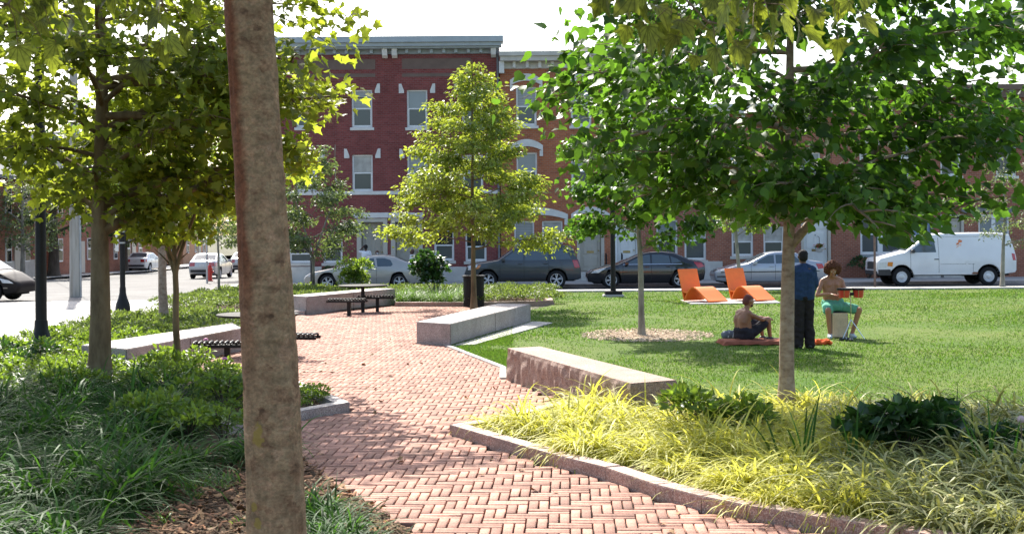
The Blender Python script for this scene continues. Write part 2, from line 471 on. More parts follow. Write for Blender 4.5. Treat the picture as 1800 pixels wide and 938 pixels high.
sheet('ground', [(-700, -30), (700, -30), (700, 1600), (-700, 1600)], 0.0, M['ground'])
sheet('road', ROAD, 0.006, M['asphalt'])
sheet('plaza', PLAZA, 0.010, M['joint'])
sheet('path', PATH, 0.014, M['joint'])
def mound(x, y):
    return 0.05 * noise.noise((x * 0.7, y * 0.7, 3.1)) + 0.03 * noise.noise((x * 2.1, y * 2.1, 1.0)) + 0.02
lawn = sheet('lawn', LAWN, 0.045, M['turf'], grid=2.5, bump=lambda x, y: 0.02 * noise.noise((x * 0.3, y * 0.3, 0)))
sheet('planting_soil', BED_R, 0.055, M['soil'], grid=0.5, bump=mound)
sheet('planting_soil', BED_L, 0.055, M['soil'], grid=0.5, bump=mound)
sheet('planting_soil', BED_F, 0.055, M['soil'], grid=1.0, bump=mound)
def slab(name, poly, z0, z1, m):
    mb = MB(); poly = ccw(list(poly)); n = len(poly)
    P = [(x, y, gz(y) + z0) for x, y in poly] + [(x, y, gz(y) + z1) for x, y in poly]
    mb.add(P, [tuple(range(n, 2*n))] + [(i, (i+1) % n, n+(i+1) % n, n+i) for i in range(n)])
    return mb
def structure_slabs(name, x0, x1, y0, y1, z1, step, m, kerb=None):
    """a pavement cast in bays with recessed joints, its kerb as a child"""
    big = MB(); x = x0
    while x < x1 - 0.01:
        xe = min(x + step, x1)
        big.add(*_bay(x + 0.008, xe - 0.008, y0, y1, z1)); x = xe
    o = ob(name, big.mesh(name), m); o['kind'] = 'structure'
    return o
def _bay(xa, xb, ya, yb, z1):
    P = []
    for z in (-0.05, z1 - 0.01, z1):
        i = 0.01 if z == z1 else 0
        for x, y in ((xa+i, ya+i), (xb-i, ya+i), (xb-i, yb-i), (xa+i, yb-i)): P.append((x, y, gz(y) + z))
    return P, [(8, 9, 10, 11)] + [(4*k+j, 4*k+(j+1) % 4, 4*k+4+(j+1) % 4, 4*k+4+j) for k in range(2) for j in range(4)]
structure_slabs('sidewalk', 1.3, 66, 48.55, 50.0, 0.10, 1.6, M['concrete'])
structure_slabs('sidewalk', -12.4, 66, 56.4, 62.45, 0.13, 1.8, M['concrete'])
structure_slabs('kerb', -12.4, 66, 56.2, 56.38, 0.125, 2.4, M['granite'])
sheet('sidewalk', [(-12.6, 62.6), (-10.95, 62.6), (-10.95, 220), (-12.6, 220)], 0.12, M['concrete'])
sheet('sidewalk', [(-27, 53), (-29.5, 53), (-29.5, 220), (-27, 220)], 0.12, M['concrete'])

# ------------------------------------------------------------------ brick paving: doubled herringbone, 4:1 pavers laid in pairs
path_obj = bpy.data.objects['path']
A_ = 0.1645
ang = math.radians(-2.4)
UX, UY = (math.cos(ang), math.sin(ang)), (-math.sin(ang), math.cos(ang))
def brick_arrays(w, d, h, c):
    V = []
    for (z, i) in ((0, 0), (h - c, 0), (h, c)):
        V += [(-w/2+i, -d/2+i, z), (w/2-i, -d/2+i, z), (w/2-i, d/2-i, z), (-w/2+i, d/2-i, z)]
    Fs = [(8, 9, 10, 11)] + [(4*k+j, 4*k+(j+1) % 4, 4*k+4+(j+1) % 4, 4*k+4+j) for k in range(2) for j in range(4)]
    return np.array(V), np.array(Fs)
LB, WB = 2*A_ - 0.014, A_/2 - 0.0125
BV, BF = brick_arrays(WB, LB, 0.03, 0.004)
brick_me = np_mesh('brick', BV, BF); brick_me.materials.append(M['paver'])
pth = [(x, y) for x, y in PATH]
spots = []
for i in range(-140, 80):
    for j in range(30, 260):
        k = (i - j) % 4
        if k == 0: cx, cy, hz = (i + 1) * A_, (j + 0.5) * A_, True
        elif k == 3: cx, cy, hz = (i + 0.5) * A_, (j + 1) * A_, False
        else: continue
        for s in (-0.25, 0.25):
            a, b = (cx, cy + s*A_) if hz else (cx + s*A_, cy)
            X = a*UX[0] + b*UY[0]; Y = a*UX[1] + b*UY[1]
            if Y < 7.8 or not in_poly(X, Y, pth): continue
            spots.append((X, Y, ang + (PI/2 if hz else 0)))
def seen(X, Y):
    px = 900 + X*F/Y; py = HORIZON + CH*F/Y - (px-900)*0.00785
    return 535 < px < 1560 and py < 944
near = sorted([s for s in spots if seen(s[0], s[1])], key=lambda s: s[1])[:298]
nearset = set(near)
for (X, Y, a) in near:
    o = ob('brick', brick_me, None, path_obj, (X, Y, 0.012 + rng.uniform(-0.003, 0.003)), a + rng.normal(0, 0.008))
    o.rotation_euler = (rng.normal(0, 0.008), rng.normal(0, 0.008), a + rng.normal(0, 0.008))
rest = [s for s in spots if s not in nearset]
allV, allF = [], []
for n_, (X, Y, a) in enumerate(rest):
    a += rng.normal(0, 0.008); c, s = math.cos(a), math.sin(a)
    V = BV.copy(); x = V[:, 0]*c - V[:, 1]*s; y = V[:, 0]*s + V[:, 1]*c
    tx, ty = rng.normal(0, 0.008, 2)
    V[:, 2] += 0.012 + rng.uniform(-0.002, 0.0025) + V[:, 0]*tx + V[:, 1]*ty
    V[:, 0] = x + X; V[:, 1] = y + Y
    allV.append(V); allF.append(BF + 12*n_)
o = ob('brick_paving', np_mesh('brick_paving', np.vstack(allV), np.vstack(allF)), M['paver'], path_obj); o['kind'] = 'stuff'
# plaza pavers: larger concrete units in running bond
plz = PLAZA; PV, PF = brick_arrays(0.59, 0.29, 0.024, 0.004); allV, allF = [], []
n_ = 0
for j in range(40, 152):
    for i in range(-60, -9):
        X = i*0.6 + (0.3 if j % 2 else 0); Y = j*0.3
        X, Y = X + 0.12*(Y-20)*-0.5, Y
        if Y > X*0.151 + 46.4 or not in_poly(X, Y, plz) or X > -0.05*Y - 5.5 and Y < 30: continue
        if Y < 18 or X < -900*Y/F - 2: continue
        V = PV.copy(); V += (X, Y, 0.006 + gz(Y) + rng.uniform(-0.002, 0.002)); allV.append(V); allF.append(PF + 12*n_); n_ += 1
o = ob('plaza_pavers', np_mesh('plaza_pavers', np.vstack(allV), np.vstack(allF)), M['plaza'], bpy.data.objects['plaza']); o['kind'] = 'stuff'

# ------------------------------------------------------------------ granite kerbs, each stone its own piece
def kerb_run(name, label, pts, w, h, m, step=1.3, group=None, side=1):
    t = thing(name, label, 'kerb', (pts[0][0], pts[0][1], 0), group=group)
    P = [Vector((x, y, 0)) for x, y in pts]
    for a, b in zip(P[:-1], P[1:]):
        d = (b - a); L = d.length; d.normalize(); nrm = Vector((-d.y, d.x, 0)) * side
        k = max(1, round(L/step))
        for i in range(k):
            p = a + d*(L*i/k); q = a + d*(L*(i+1)/k)
            mb = MB()
            dz = gz(p.y) + random.uniform(-0.003, 0.003); g = 0.004
            p = p + d*g; q = q - d*g
            c = [p, q, q + nrm*w, p + nrm*w]
            V = []
            for z, inset in ((-0.05, 0), (h - 0.012, 0), (h, 0.012)):
                ctr = sum(c, Vector()) / 4
                for v in c:
                    u = v + (ctr - v).normalized() * inset * 1.3
                    V.append((u.x - pts[0][0], u.y - pts[0][1], z + dz))
            Fs = [(8, 9, 10, 11)] + [(4*kk+j, 4*kk+(j+1) % 4, 4*kk+4+(j+1) % 4, 4*kk+4+j) for kk in range(2) for j in range(4)]
            if side < 0: Fs = [f[::-1] for f in Fs]
            ob('kerb_stone', mb.add(V, Fs).mesh('kerb_stone'), m, t)
    return t
kerb_run('planter_kerb', 'pink granite kerb edging the bed of yellow grass along the brick path', KERB_R, 0.17, 0.15, M['kerb_granite'], 1.35, side=1)
kerb_run('planter_kerb', 'short granite kerb behind the corner of the yellow grass bed, running to the rough stone seat', [(K0[0]+0.03, K0[1]+0.03), (-0.30, 14.62), (0.60, 16.15)], 0.16, 0.15, M['kerb_granite'], 1.2, side=-1)
kerb_run('planter_kerb', 'grey pink granite kerb forming a pointed planter corner beside the mottled trunk', [GP(396, 770), K1, K2, K3], 0.17, 0.15, M['granite'], 1.4, side=1)
kerb_run('planter_kerb', 'low granite kerb behind the trash can at the back of the brick path', [(-3.4, 38.55), (-1.0, 38.2), (1.2, 38.95), (1.1, 47.5)], 0.2, 0.16, M['kerb_granite'], 1.6, side=1)
kerb_run('planter_kerb', 'low granite kerb in front of the clipped ground cover by the plaza', [(-9.7, 36.3), (-6.7, 34.95), (-5.42, 34.85)], 0.2, 0.15, M['granite'], 1.5, side=1)
kerb_run('lawn_edging', 'thin pale stone edging between lawn and brick path by the seat blocks', [(-1.17, 25.05), GP(890, 651), (-0.1, 19.5)], 0.10, 0.065, M['concrete'], 1.5, side=-1)
# concrete apron beside the long seat block
mb = slab('apron', [(-1.12, 24.95), (-0.72, 25.15), (0.92, 30.9), (0.48, 31.4)], 0.0, 0.07, None)
o = ob('apron', mb.mesh('apron'), M['concrete']); o['kind'] = 'structure'

# ------------------------------------------------------------------ granite seat blocks
def block(name, label, poly, h, m, joints=1, rough=0.0):
    poly = ccw(list(poly))
    cx = sum(p[0] for p in poly)/4; cy = sum(p[1] for p in poly)/4
    t = thing(name, label, 'stone seat', (cx, cy, 0))
    # poly order: front-left, along ... split along the longer direction
    P = [Vector((x - cx, y - cy)) for x, y in poly]
    if (P[1]-P[0]).length > (P[2]-P[1]).length: a0, a1, b0, b1 = P[0], P[1], P[3], P[2]
    else: a0, a1, b0, b1 = P[1], P[2], P[0], P[3]
    for i in range(joints):
        s0, s1 = i/joints, (i+1)/joints
        c = [a0.lerp(a1, s0), a0.lerp(a1, s1), b0.lerp(b1, s1), b0.lerp(b1, s0)]
        ctr = sum(c, Vector((0, 0)))/4
        c = [v + (ctr-v).normalized()*0.006 for v in c]
        bm = bmesh.new()
        vs_ = [bm.verts.new((v.x, v.y, 0.0)) for v in c] + [bm.verts.new((v.x, v.y, h)) for v in c]
        for f in ((4, 5, 6, 7), (0, 1, 5, 4), (1, 2, 6, 5), (2, 3, 7, 6), (3, 0, 4, 7)): bm.faces.new([vs_[k] for k in f])
        bmesh.ops.recalc_face_normals(bm, faces=bm.faces[:])
        edges = [e for e in bm.edges if max(v.co.z for v in e.verts) > h*0.9]
        if rough == 0:
            bmesh.ops.bevel(bm, geom=edges, offset=0.012, segments=2, affect='EDGES')
        else:
            bmesh.ops.subdivide_edges(bm, edges=bm.edges[:], cuts=5, use_grid_fill=True)
            bmesh.ops.subdivide_edges(bm, edges=bm.edges[:], cuts=7, use_grid_fill=True)
            for v in bm.verts:
                if v.co.z < h - 0.004:
                    n = Vector((v.co.x - ctr.x, v.co.y - ctr.y, 0))
                    d = v.normal.copy(); d.z = 0
                    q = v.co
                    r = noise.noise((q.x*7, q.y*7, q.z*2.2)) * 0.55 + noise.noise((q.x*19, q.y*19, q.z*6))*0.5 + abs(noise.noise((q.x*4, q.y*4, q.z*4)))*0.6
                    f = min(1, (h - v.co.z)/0.05)
                    v.co += d * rough * (r + 0.1) * f
        me = bpy.data.meshes.new('granite_block'); bm.to_mesh(me); bm.free()
        o = ob('granite_block', me, m, t)
    return t
block('stone_seat', 'long smooth granite seat block on the brick path with thin concrete apron at the lawn', WALL_A, 0.46, M['granite'], 2)
block('stone_seat', 'rough split-faced granite seat block with flat pale top beside the yellow grass', WALL_B, 0.50, M['granite_red'], 1, 0.05)
block('stone_seat', 'granite seat block set among planting behind the slatted bench seats near the plaza', WALL_C, 0.45, M['granite'], 2)
block('stone_seat', 'granite seat block behind the round black cafe table, in front of the silver coupe', WALL_D, 0.52, M['granite'], 2)

# ================================================================== ROW HOUSES
YF = 62.5
def FX(px): return (px - 900) * YF / F
def FZ(py, px=900): return CH - (py - HORIZON + (px - 900)*math.tan(ROLL)) * YF / F
def rect(px0, px1, py0, py1):
    pm = (px0+px1)/2
    return FX(px0), FX(px1), FZ(py1, pm), FZ(py0, pm)
class House:
    def __init__(s, name, label, px0, px1, ztop, wall_m, depth=11, yf=YF):
        s.x0, s.x1, s.zt, s.yf = FX(px0), FX(px1), ztop, yf
        s.g = gz(yf)
        s.base = Vector(((s.x0+s.x1)/2, yf, s.g))
        s.t = thing(name, label, 'house', s.base)
        s.wall_m = wall_m; s.holes = []; s.depth = depth
    def part(s, name, mb, m, parent=None, smooth=None):
        o = ob(name, mb.mesh(name, smooth), m, parent or s.t)
        if parent is None: o.location = -s.base
        return o
    def wall(s):
        xs = sorted({s.x0, s.x1} | {v for h in s.holes for v in h[:2]})
        zs = sorted({s.g, s.zt} | {v for h in s.holes for v in h[2:4]})
        mb = MB(); y = s.yf
        for a, b in zip(xs[:-1], xs[1:]):
            for c, d in zip(zs[:-1], zs[1:]):
                mx, mz = (a+b)/2, (c+d)/2
                if any(h[0] < mx < h[1] and h[2] < mz < h[3] for h in s.holes): continue
                mb.add([(a, y, c), (b, y, c), (b, y, d), (a, y, d)], [(0, 1, 2, 3)])
        for h in s.holes:
            a, b, c, d = h[:4]; e = y + h[4]
            mb.add([(a,y,c),(b,y,c),(b,y,d),(a,y,d),(a,e,c),(b,e,c),(b,e,d),(a,e,d)], [(0,3,7,4),(1,5,6,2),(3,2,6,7),(0,4,5,1),(4,7,6,5)])
        D = s.yf + s.depth
        mb.add([(s.x0,y,s.g),(s.x0,D,s.g),(s.x0,D,s.zt),(s.x0,y,s.zt),(s.x1,y,s.g),(s.x1,D,s.g),(s.x1,D,s.zt),(s.x1,y,s.zt)], [(0,3,2,1),(4,5,6,7),(1,2,6,5)])
        s.part('wall', mb, s.wall_m)
        s.part('roof', MB().box(s.x0+0.2, s.x1-0.2, y+0.2, D-0.2, s.zt-0.3, s.zt-0.1), M['roof'])
    def window(s, r, sill=True, split=0.5, double=False, frame=0.07, up='pane_up', low='pane_low', sill_m='stone_white'):
        x0, x1, z0, z1 = r
        s.holes.append((x0, x1, z0, z1, 0.22))
        y = s.yf + 0.09
        b = Vector((x0, y, z0))
        fr = MB(); w, h = x1-x0, z1-z0; f = frame
        fr.box(0, f, 0, 0.09, 0, h).box(w-f, w, 0, 0.09, 0, h).box(f, w-f, 0.001, 0.091, h-f, h).box(f, w-f, 0.001, 0.091, 0, f)
        bays = [(f, w-f)] if not double else [(f, w/2-0.09), (w/2+0.09, w-f)]
        if double: fr.box(w/2-0.09, w/2+0.09, 0.002, 0.09, f, h-f)
        zm = f + (h-2*f)*split
        for a, c in bays:
            fr.box(a, c, 0.015, 0.075, zm-0.03, zm+0.03)
            fr.box(a, a+0.03, 0.02, 0.07, f, zm-0.03).box(c-0.03, c, 0.02, 0.07, f, zm-0.03)
            fr.box(a+0.03, c-0.03, 0.02, 0.07, f, f+0.035)
        o = ob('window', fr.mesh('window'), M['white_paint'], s.t); o.location = b - s.base
        if up == 'pane_up': up = random.choice(['pane_up', 'pane_up', 'pane_blind', 'pane_curtain'])
        for a, c in bays:
            ob('pane', MB().box(a, c, 0.05, 0.06, zm+0.03, h-f).mesh('pane'), M[up], o)
            ob('pane', MB().box(a+0.03, c-0.03, 0.055, 0.065, f+0.035, zm-0.03).mesh('pane'), M[low], o)
        if sill:
            ob('sill', MB().bbox(-0.08, w+0.08, -0.15, 0.02, -0.14, -0.004, 0.012).mesh('sill'), M[sill_m], o)
        return o
    def keystones(s, r, dzt=0.28, dzb=-0.16, w=0.24):
        x0, x1, z0, z1 = r
        for sx in (-1, 1):
            e = x0 - 0.13 if sx < 0 else x1 + 0.13
            a, b_ = e - sx*0.0, e + sx*w
            poly = [(a, z1+dzb), (b_, z1+dzb), (b_, z1+dzt), (b_ - sx*w*0.5, z1+dzt), (a, z1+dzb+0.12)]
            s.part('keystone', prism_xz(poly, s.yf-0.05, s.yf+0.05), M['stone_white'])
    def arch_hood(s, x0, x1, z0, rise=0.3, th=0.26, ears=0.24):
        n = 14; top, bot = [], []
        for i in range(n+1):
            u = i/n; x = x0 + (x1-x0)*u; k = 1-(2*u-1)**2
            bot.append((x, z0 + rise*0.75*k)); top.append((x, z0 + th + rise*k))
        poly = bot + top[::-1]
        mb = prism_xz(poly, s.yf-0.08, s.yf+0.04)
        for a, b in ((x0-0.001, x0+0.16), (x1-0.16, x1+0.001)):
            mb.box(a, b, s.yf-0.078, s.yf+0.03, z0-ears, z0+0.02)
        s.part('hood', mb, M['stone_white'])
    def door(s, r, door_m, portal_m, transom=0.0, rec=0.35, side=0.18, slot=True, panel_rows=3):
        x0, x1, z0, z1 = r     # outer portal opening
        s.holes.append((x0, x1, z0, z1, rec + 0.3))
        b = Vector((x0, s.yf, z0)); w, h = x1-x0, z1-z0
        fr = MB()
        fr.box(0, side, -0.03, rec+0.1, 0, h).box(w-side, w, -0.03, rec+0.1, 0, h).box(side, w-side, -0.028, rec+0.1, h-side*0.8, h)
        if transom: fr.box(side, w-side, rec-0.04, rec+0.08, h-side*0.8-transom-0.07, h-side*0.8-transom)
        o = ob('door_portal', fr.mesh('door_portal'), M[portal_m], s.t); o.location = b - s.base
        dx0, dx1 = side+0.02, w-side-0.02; dh = h - side*0.8 - (transom+0.07 if transom else 0) - 0.02
        d = MB().box(dx0, dx1, rec, rec+0.05, 0.02, dh)
        pw = (dx1-dx0-0.36)/2
        zs = [(0.22, 0.36*dh), (0.41*dh, 0.74*dh), (0.79*dh, 0.94*dh)]
        for k in range(2):
            a = dx0+0.12+k*(pw+0.12)
            for za, zb in zs: d.add(*frustum(a, a+pw, za, zb, rec, 0.018))
        do = ob('door', d.mesh('door'), M[door_m], o)
        ob('door_knob', MB().lathe([(0.0, -0.07), (0.03, -0.065), (0.035, -0.05), (0.02, -0.03), (0.02, 0.0)], 10, (dx1-0.09, rec, 0.98), 'y').mesh('door_knob', 40), M['brass'], o)
        if slot: ob('mail_slot', MB().bbox((dx0+dx1)/2-0.17, (dx0+dx1)/2+0.17, rec-0.02, rec+0.01, 0.86, 0.97, 0.006).mesh('mail_slot'), M['brass'], o)
        ob('peephole', MB().lathe([(0.0, -0.02), (0.03, -0.018), (0.03, 0.0)], 10, ((dx0+dx1)/2, rec, 1.62), 'y').mesh('peephole'), M['slate_paint'], o)
        if transom: ob('transom_pane', MB().box(side, w-side, rec, rec+0.02, h-side*0.8-transom, h-side*0.8).mesh('transom_pane'), M['pane_dark'], o)
        # stone step in front
        st = MB().bbox(x0-0.1, x1+0.1, s.yf-0.45, s.yf+rec, s.g+0.12, z0-0.003, 0.015).bbox(x0-0.1, x1+0.1, s.yf-0.8, s.yf-0.452, s.g+0.12, s.g+0.12+(z0-s.g-0.12)*0.5, 0.015)
        s.part('step', st, M['limestone'])
        return o
    def railing(s, x, z0):
        mb = MB().tube([(x, s.yf-0.1, z0+0.85), (x, s.yf-0.6, z0+0.85), (x, s.yf-0.75, z0+0.8), (x, s.yf-0.8, z0+0.7), (x, s.yf-0.8, s.g+0.12)], 0.022, 6)
        for k in range(4): mb.tube([(x, s.yf-0.12-0.16*k, z0+0.84), (x, s.yf-0.12-0.16*k, s.g+0.3)], 0.012, 5)
        s.part('railing', mb, M['black_metal'])
def prism_xz(poly, y0, y1):
    a = sum(poly[i][0]*poly[(i+1) % len(poly)][1] - poly[(i+1) % len(poly)][0]*poly[i][1] for i in range(len(poly)))
    if a < 0: poly = poly[::-1]
    n = len(poly)
    return MB().add([(x, y0, z) for x, z in poly] + [(x, y1, z) for x, z in poly], [tuple(range(n)), tuple(range(2*n-1, n-1, -1))] + [(i, n+i, n+(i+1) % n, (i+1) % n) for i in range(n)])
def frustum(x0, x1, z0, z1, y, d):
    i = 0.03
    return [(x0,y,z0),(x1,y,z0),(x1,y,z1),(x0,y,z1),(x0+i,y-d,z0+i),(x1-i,y-d,z0+i),(x1-i,y-d,z1-i),(x0+i,y-d,z1-i)], [(4,5,6,7),(0,1,5,4),(1,2,6,5),(2,3,7,6),(3,0,4,7)]

# --- house 1: deep red brick, three storeys
h1 = House('row_house', 'three-storey deep red brick row house with grey bracketed cornice and white keystones', 490, 879, FZ(68, 680), M['brick_red'])
zc = FZ(68, 680)
mb = MB()
x0, x1 = h1.x0-0.35, h1.x1+0.22
mb.box(x0, x1, YF-0.75, YF+0.3, zc-0.27, zc).box(x0+0.08, x1-0.08, YF-0.62, YF+0.3, zc-0.44, zc-0.272).box(x0+0.2, x1-0.2, YF-0.48, YF+0.3, zc-0.52, zc-0.442)
co = h1.part('cornice', mb, M['cornice_top'])
ob('frieze', MB().box(h1.x0-0.05, h1.x1, YF-0.06, YF+0.3, FZ(95, 780), zc-0.522).mesh('frieze'), M['grey_paint'], co)
for px in [505, 527, 548, 570, 591, 612, 633, 656, 718, 740, 761, 783, 804, 826, 848]:
    x = FX(px); mb = MB()
    mb.prism([(0,0)], 0, 0) if False else None
    V = prism_xz([(x-0.07, FZ(94, 780)), (x+0.07, FZ(94, 780)), (x+0.07, zc-0.523), (x-0.07, zc-0.523)], YF-0.22, YF-0.05)
    ob('bracket', V.mesh('bracket'), M['cornice_top'], co)
for px in [679.5, 696.5, 870]:
    x = FX(px); zt, zb = zc-0.523, FZ(103, 690)
    V = MB().add([(x-0.12,YF-0.40,zt),(x+0.12,YF-0.40,zt),(x+0.12,YF-0.32,zt-0.3),(x-0.12,YF-0.32,zt-0.3),(x-0.12,YF-0.12,zb),(x+0.12,YF-0.12,zb),(x-0.12,YF-0.02,zt),(x+0.12,YF-0.02,zt),(x-0.12,YF-0.02,zb),(x+0.12,YF-0.02,zb)],
                 [(1,0,3,2),(2,3,4,5),(0,6,8,4,3),(1,2,5,9,7),(4,8,9,5)])
    ob('bracket', V.mesh('bracket'), M['stone_white'], co)
for (pa, pb, ya, yb) in [(709, 830, 103, 121), (709, 830, 129, 135), (519, 662, 105, 123), (519, 662, 130, 136.5)]:
    r = rect(pa, pb, ya, yb)
    h1.part('brown_panel', MB().box(r[0], r[1], YF-0.012, YF+0.05, r[2], r[3]), M['brown_panel'])
for c in (540, 638, 735, 832):
    r3 = rect(c-18, c+18, 158, 224); h1.window(r3); h1.keystones(r3)
    r2 = rect(c-18, c+18, 272, 336); h1.window(r2, sill=False); h1.keystones(r2)
zb = FZ(339, 640)
h1.part('string_course', MB().bbox(h1.x0-0.02, h1.x1-0.01, YF-0.07, YF+0.04, zb-0.09, zb+0.08, 0.01), M['stone_white'])
for pa, pb in ((624, 683), (685, 744)):
    r = rect(pa, pb, 376, 383)
    h1.part('lintel', MB().bbox(r[0]-0.05, r[1]+0.02, YF-0.06, YF+0.04, r[2], r[3]+0.06, 0.01), M['stone_white'])
zd = FZ(484, 680)
for k, (pa, pb) in enumerate(((627, 681), (687, 743))):
    x0, x1 = FX(pa), FX(pb)
    h1.door((x0, x1, 0.25, FZ(384, 680)), 'beige_paint', 'beige_paint', 0, 0.55, 0.2, slot=False)
h1.railing(FX(684), 0.25)
for (pa, pb, ya, yb) in ((763, 798, 404, 458), (818, 855, 408, 459), (568, 602, 420, 462), (508, 548, 430, 462)):
    r = rect(pa, pb, ya, yb); h1.window(r, sill_m='limestone', up='pane_dark', low='pane_low')
for pa, pb in ((492, 565), (750, 832)):
    n = 3; r = rect(pa, pb, 463, 492)
    h1.part('stone_base', MB().bbox(r[0], r[1], YF-0.06, YF+0.04, h1.g, r[3]-0.15, 0.012), M['limestone'])
h1.part('downpipe', MB().tube([(FX(877), YF-0.06, h1.g+0.1), (FX(877), YF-0.06, zc-0.6)], 0.05, 8), M['slate_paint'])
def wall_box(h, px, py):
    x, z = FX(px), FZ(py, px)
    h.part('wall_lamp', MB().bbox(x-0.12, x+0.12, YF-0.14, YF+0.01, z-0.14, z+0.14, 0.02), M['white_paint'])
wall_box(h1, 620, 406)
h1.wall()

# --- house 2: orange brick with white arched hoods
h2 = House('row_house', 'three-storey orange brick row house with white arched window hoods and cream cornice', 880.5, 1124, FZ(93, 930), M['brick_orange'])
zc = FZ(93, 930); x0, x1 = h2.x0-0.02, h2.x1+0.2
mb = MB().box(x0, x1, YF-0.6, YF+0.3, zc-0.2, zc).box(x0+0.05, x1-0.05, YF-0.5, YF+0.3, zc-0.42, zc-0.202)
co = h2.part('cornice', mb, M['limestone'])
ob('frieze', MB().box(h2.x0+0.02, h2.x1, YF-0.05, YF+0.3, FZ(121, 930), zc-0.422).mesh('frieze'), M['limestone'], co)
for px in (884, 906, 929, 951, 973, 995, 1017, 1039, 1061, 1083, 1105):
    x = FX(px); big = px == 884
    V = prism_xz([(x-0.07-0.05*big, FZ(120+10*big, px)), (x+0.07+0.05*big, FZ(120+10*big, px)), (x+0.07+0.05*big, zc-0.423), (x-0.07-0.05*big, zc-0.423)], YF-0.22-0.15*big, YF-0.045)
    ob('bracket', V.mesh('bracket'), M['stone_white'], co)
for c in (927, 1023, 1095):
    r = rect(c-18, c+18, 153, 221); h2.window(r); h2.arch_hood(r[0]-0.28, r[1]+0.28, r[3]+0.06)
    r = rect(c-18, c+18, 268, 334); h2.window(r); h2.arch_hood(r[0]-0.28, r[1]+0.28, r[3]+0.06)
for pa, pb in ((904, 939), (953, 989)):
    r = rect(pa, pb, 388, 455); h2.window(r, split=0.3, sill_m='limestone')
r = rect(904, 989, 388, 455); h2.arch_hood(r[0]-0.3, r[1]+0.25, r[3]+0.04, 0.32)
h2.door((FX(1014), FX(1062), 0.25, FZ(384, 1040)), 'beige_paint', 'beige_paint', 0.28, 0.3, 0.15)
h2.arch_hood(FX(1014)-0.26, FX(1062)+0.26, FZ(384, 1040)+0.02, 0.34, 0.2, 0.3)
h2.door((FX(1081), FX(1124)-0.05, 0.25, FZ(394, 1100)), 'door_white', 'white_paint', 0, 0.12, 0.10)
h2.railing(FX(1060)+0.1, 0.25); h2.railing(FX(1080)+0.3, 0.25)
wall_box(h2, 1006, 404)
h2.wall()

# --- house 3: brown-orange brick, two storeys
h3 = House('row_house', 'two-storey brown brick row house with pale cornice behind the silver sedan', 1124.5, 1462, FZ(183, 1440), M['brick_brown'])
zc = FZ(183, 1440); x0, x1 = h3.x0-0.02, h3.x1+0.02
co = h3.part('cornice', MB().box(x0, x1, YF-0.55, YF+0.3, zc-0.18, zc).box(x0+0.04, x1-0.04, YF-0.4, YF+0.3, zc-0.42, zc-0.182), M['stone_white'])
for k in range(12):
    x = x0 + 0.5 + k*(x1-x0-1)/11
    ob('bracket', prism_xz([(x-0.07, zc-0.7), (x+0.07, zc-0.7), (x+0.07, zc-0.423), (x-0.07, zc-0.423)], YF-0.22, YF-0.01).mesh('bracket'), M['stone_white'], co)
for c in (1172, 1222, 1303, 1360, 1425):
    r = rect(c-18, c+18, 268, 334); h3.window(r)
for (pa, pb, ya, yb) in ((1154, 1191, 386, 457), (1203, 1241, 386, 457), (1286, 1324, 398, 450), (1342, 1378, 398, 450)):
    r = rect(pa, pb, ya, yb); h3.window(r, sill_m='limestone', split=0.48)
r = rect(1236, 1269, 459, 485)
h3.part('stone_base', MB().bbox(r[0], r[1], YF-0.12, YF+0.04, h3.g, r[3], 0.015), M['limestone'])
h3.door((FX(1408), FX(1460), 0.25, FZ(366, 1430)), 'door_white', 'beige_paint', 0.3, 0.15, 0.12)
h3.railing(FX(1407), 0.25)
h3.wall()

# --- house 4: brown brick, double window, blue door
h4 = House('row_house', 'two-storey brown brick row house with white double window and pale blue door behind the van', 1462.5, 1930, FZ(150, 1740), M['brick_brown'])
zc = FZ(150, 1740); x0, x1 = h4.x0-0.02, h4.x1+0.1
h4.part('cornice', MB().box(x0, x1, YF-0.5, YF+0.3, zc-0.25, zc).box(x0+0.04, x1-0.04, YF-0.35, YF+0.3, zc-0.6, zc-0.252), M['brown_panel'])
r = rect(1512, 1584, 376, 447); h4.window(r, double=True, frame=0.09, up='pane_low', low='pane_low', sill_m='grey_paint')
for pa, pb, ya, yb in ((1507, 1590, 364.5, 374), (1600, 1643, 365, 374), (1690, 1780, 365, 374)):
    r = rect(pa, pb, ya, yb); h4.part('lintel', MB().bbox(r[0], r[1], YF-0.05, YF+0.04, r[2], r[3], 0.01), M['slate_paint'])
h4.door((FX(1602), FX(1640), 0.25, FZ(375, 1620)), 'blue_paint', 'grey_paint', 0.3, 0.12, 0.09)
h4.door((FX(1653), FX(1694), 0.25, FZ(377, 1670)), 'beige_paint', 'beige_paint', 0.1, 0.12, 0.12)
r = rect(1510, 1590, 340, 353)
h4.part('brown_panel', MB().box(r[0], r[1], YF-0.012, YF+0.05, r[2], r[3]), M['brown_panel'])
for c in (1530, 1600, 1672, 1770, 1850):
    r = rect(c-18, c+18, 246, 309); h4.window(r, double=False)
r = rect(1720, 1775, 376, 447); h4.window(r, double=True, frame=0.09)
wall_box(h4, 1596, 393); wall_box(h4, 1647, 393); wall_box(h4, 1485, 395)
h4.wall()

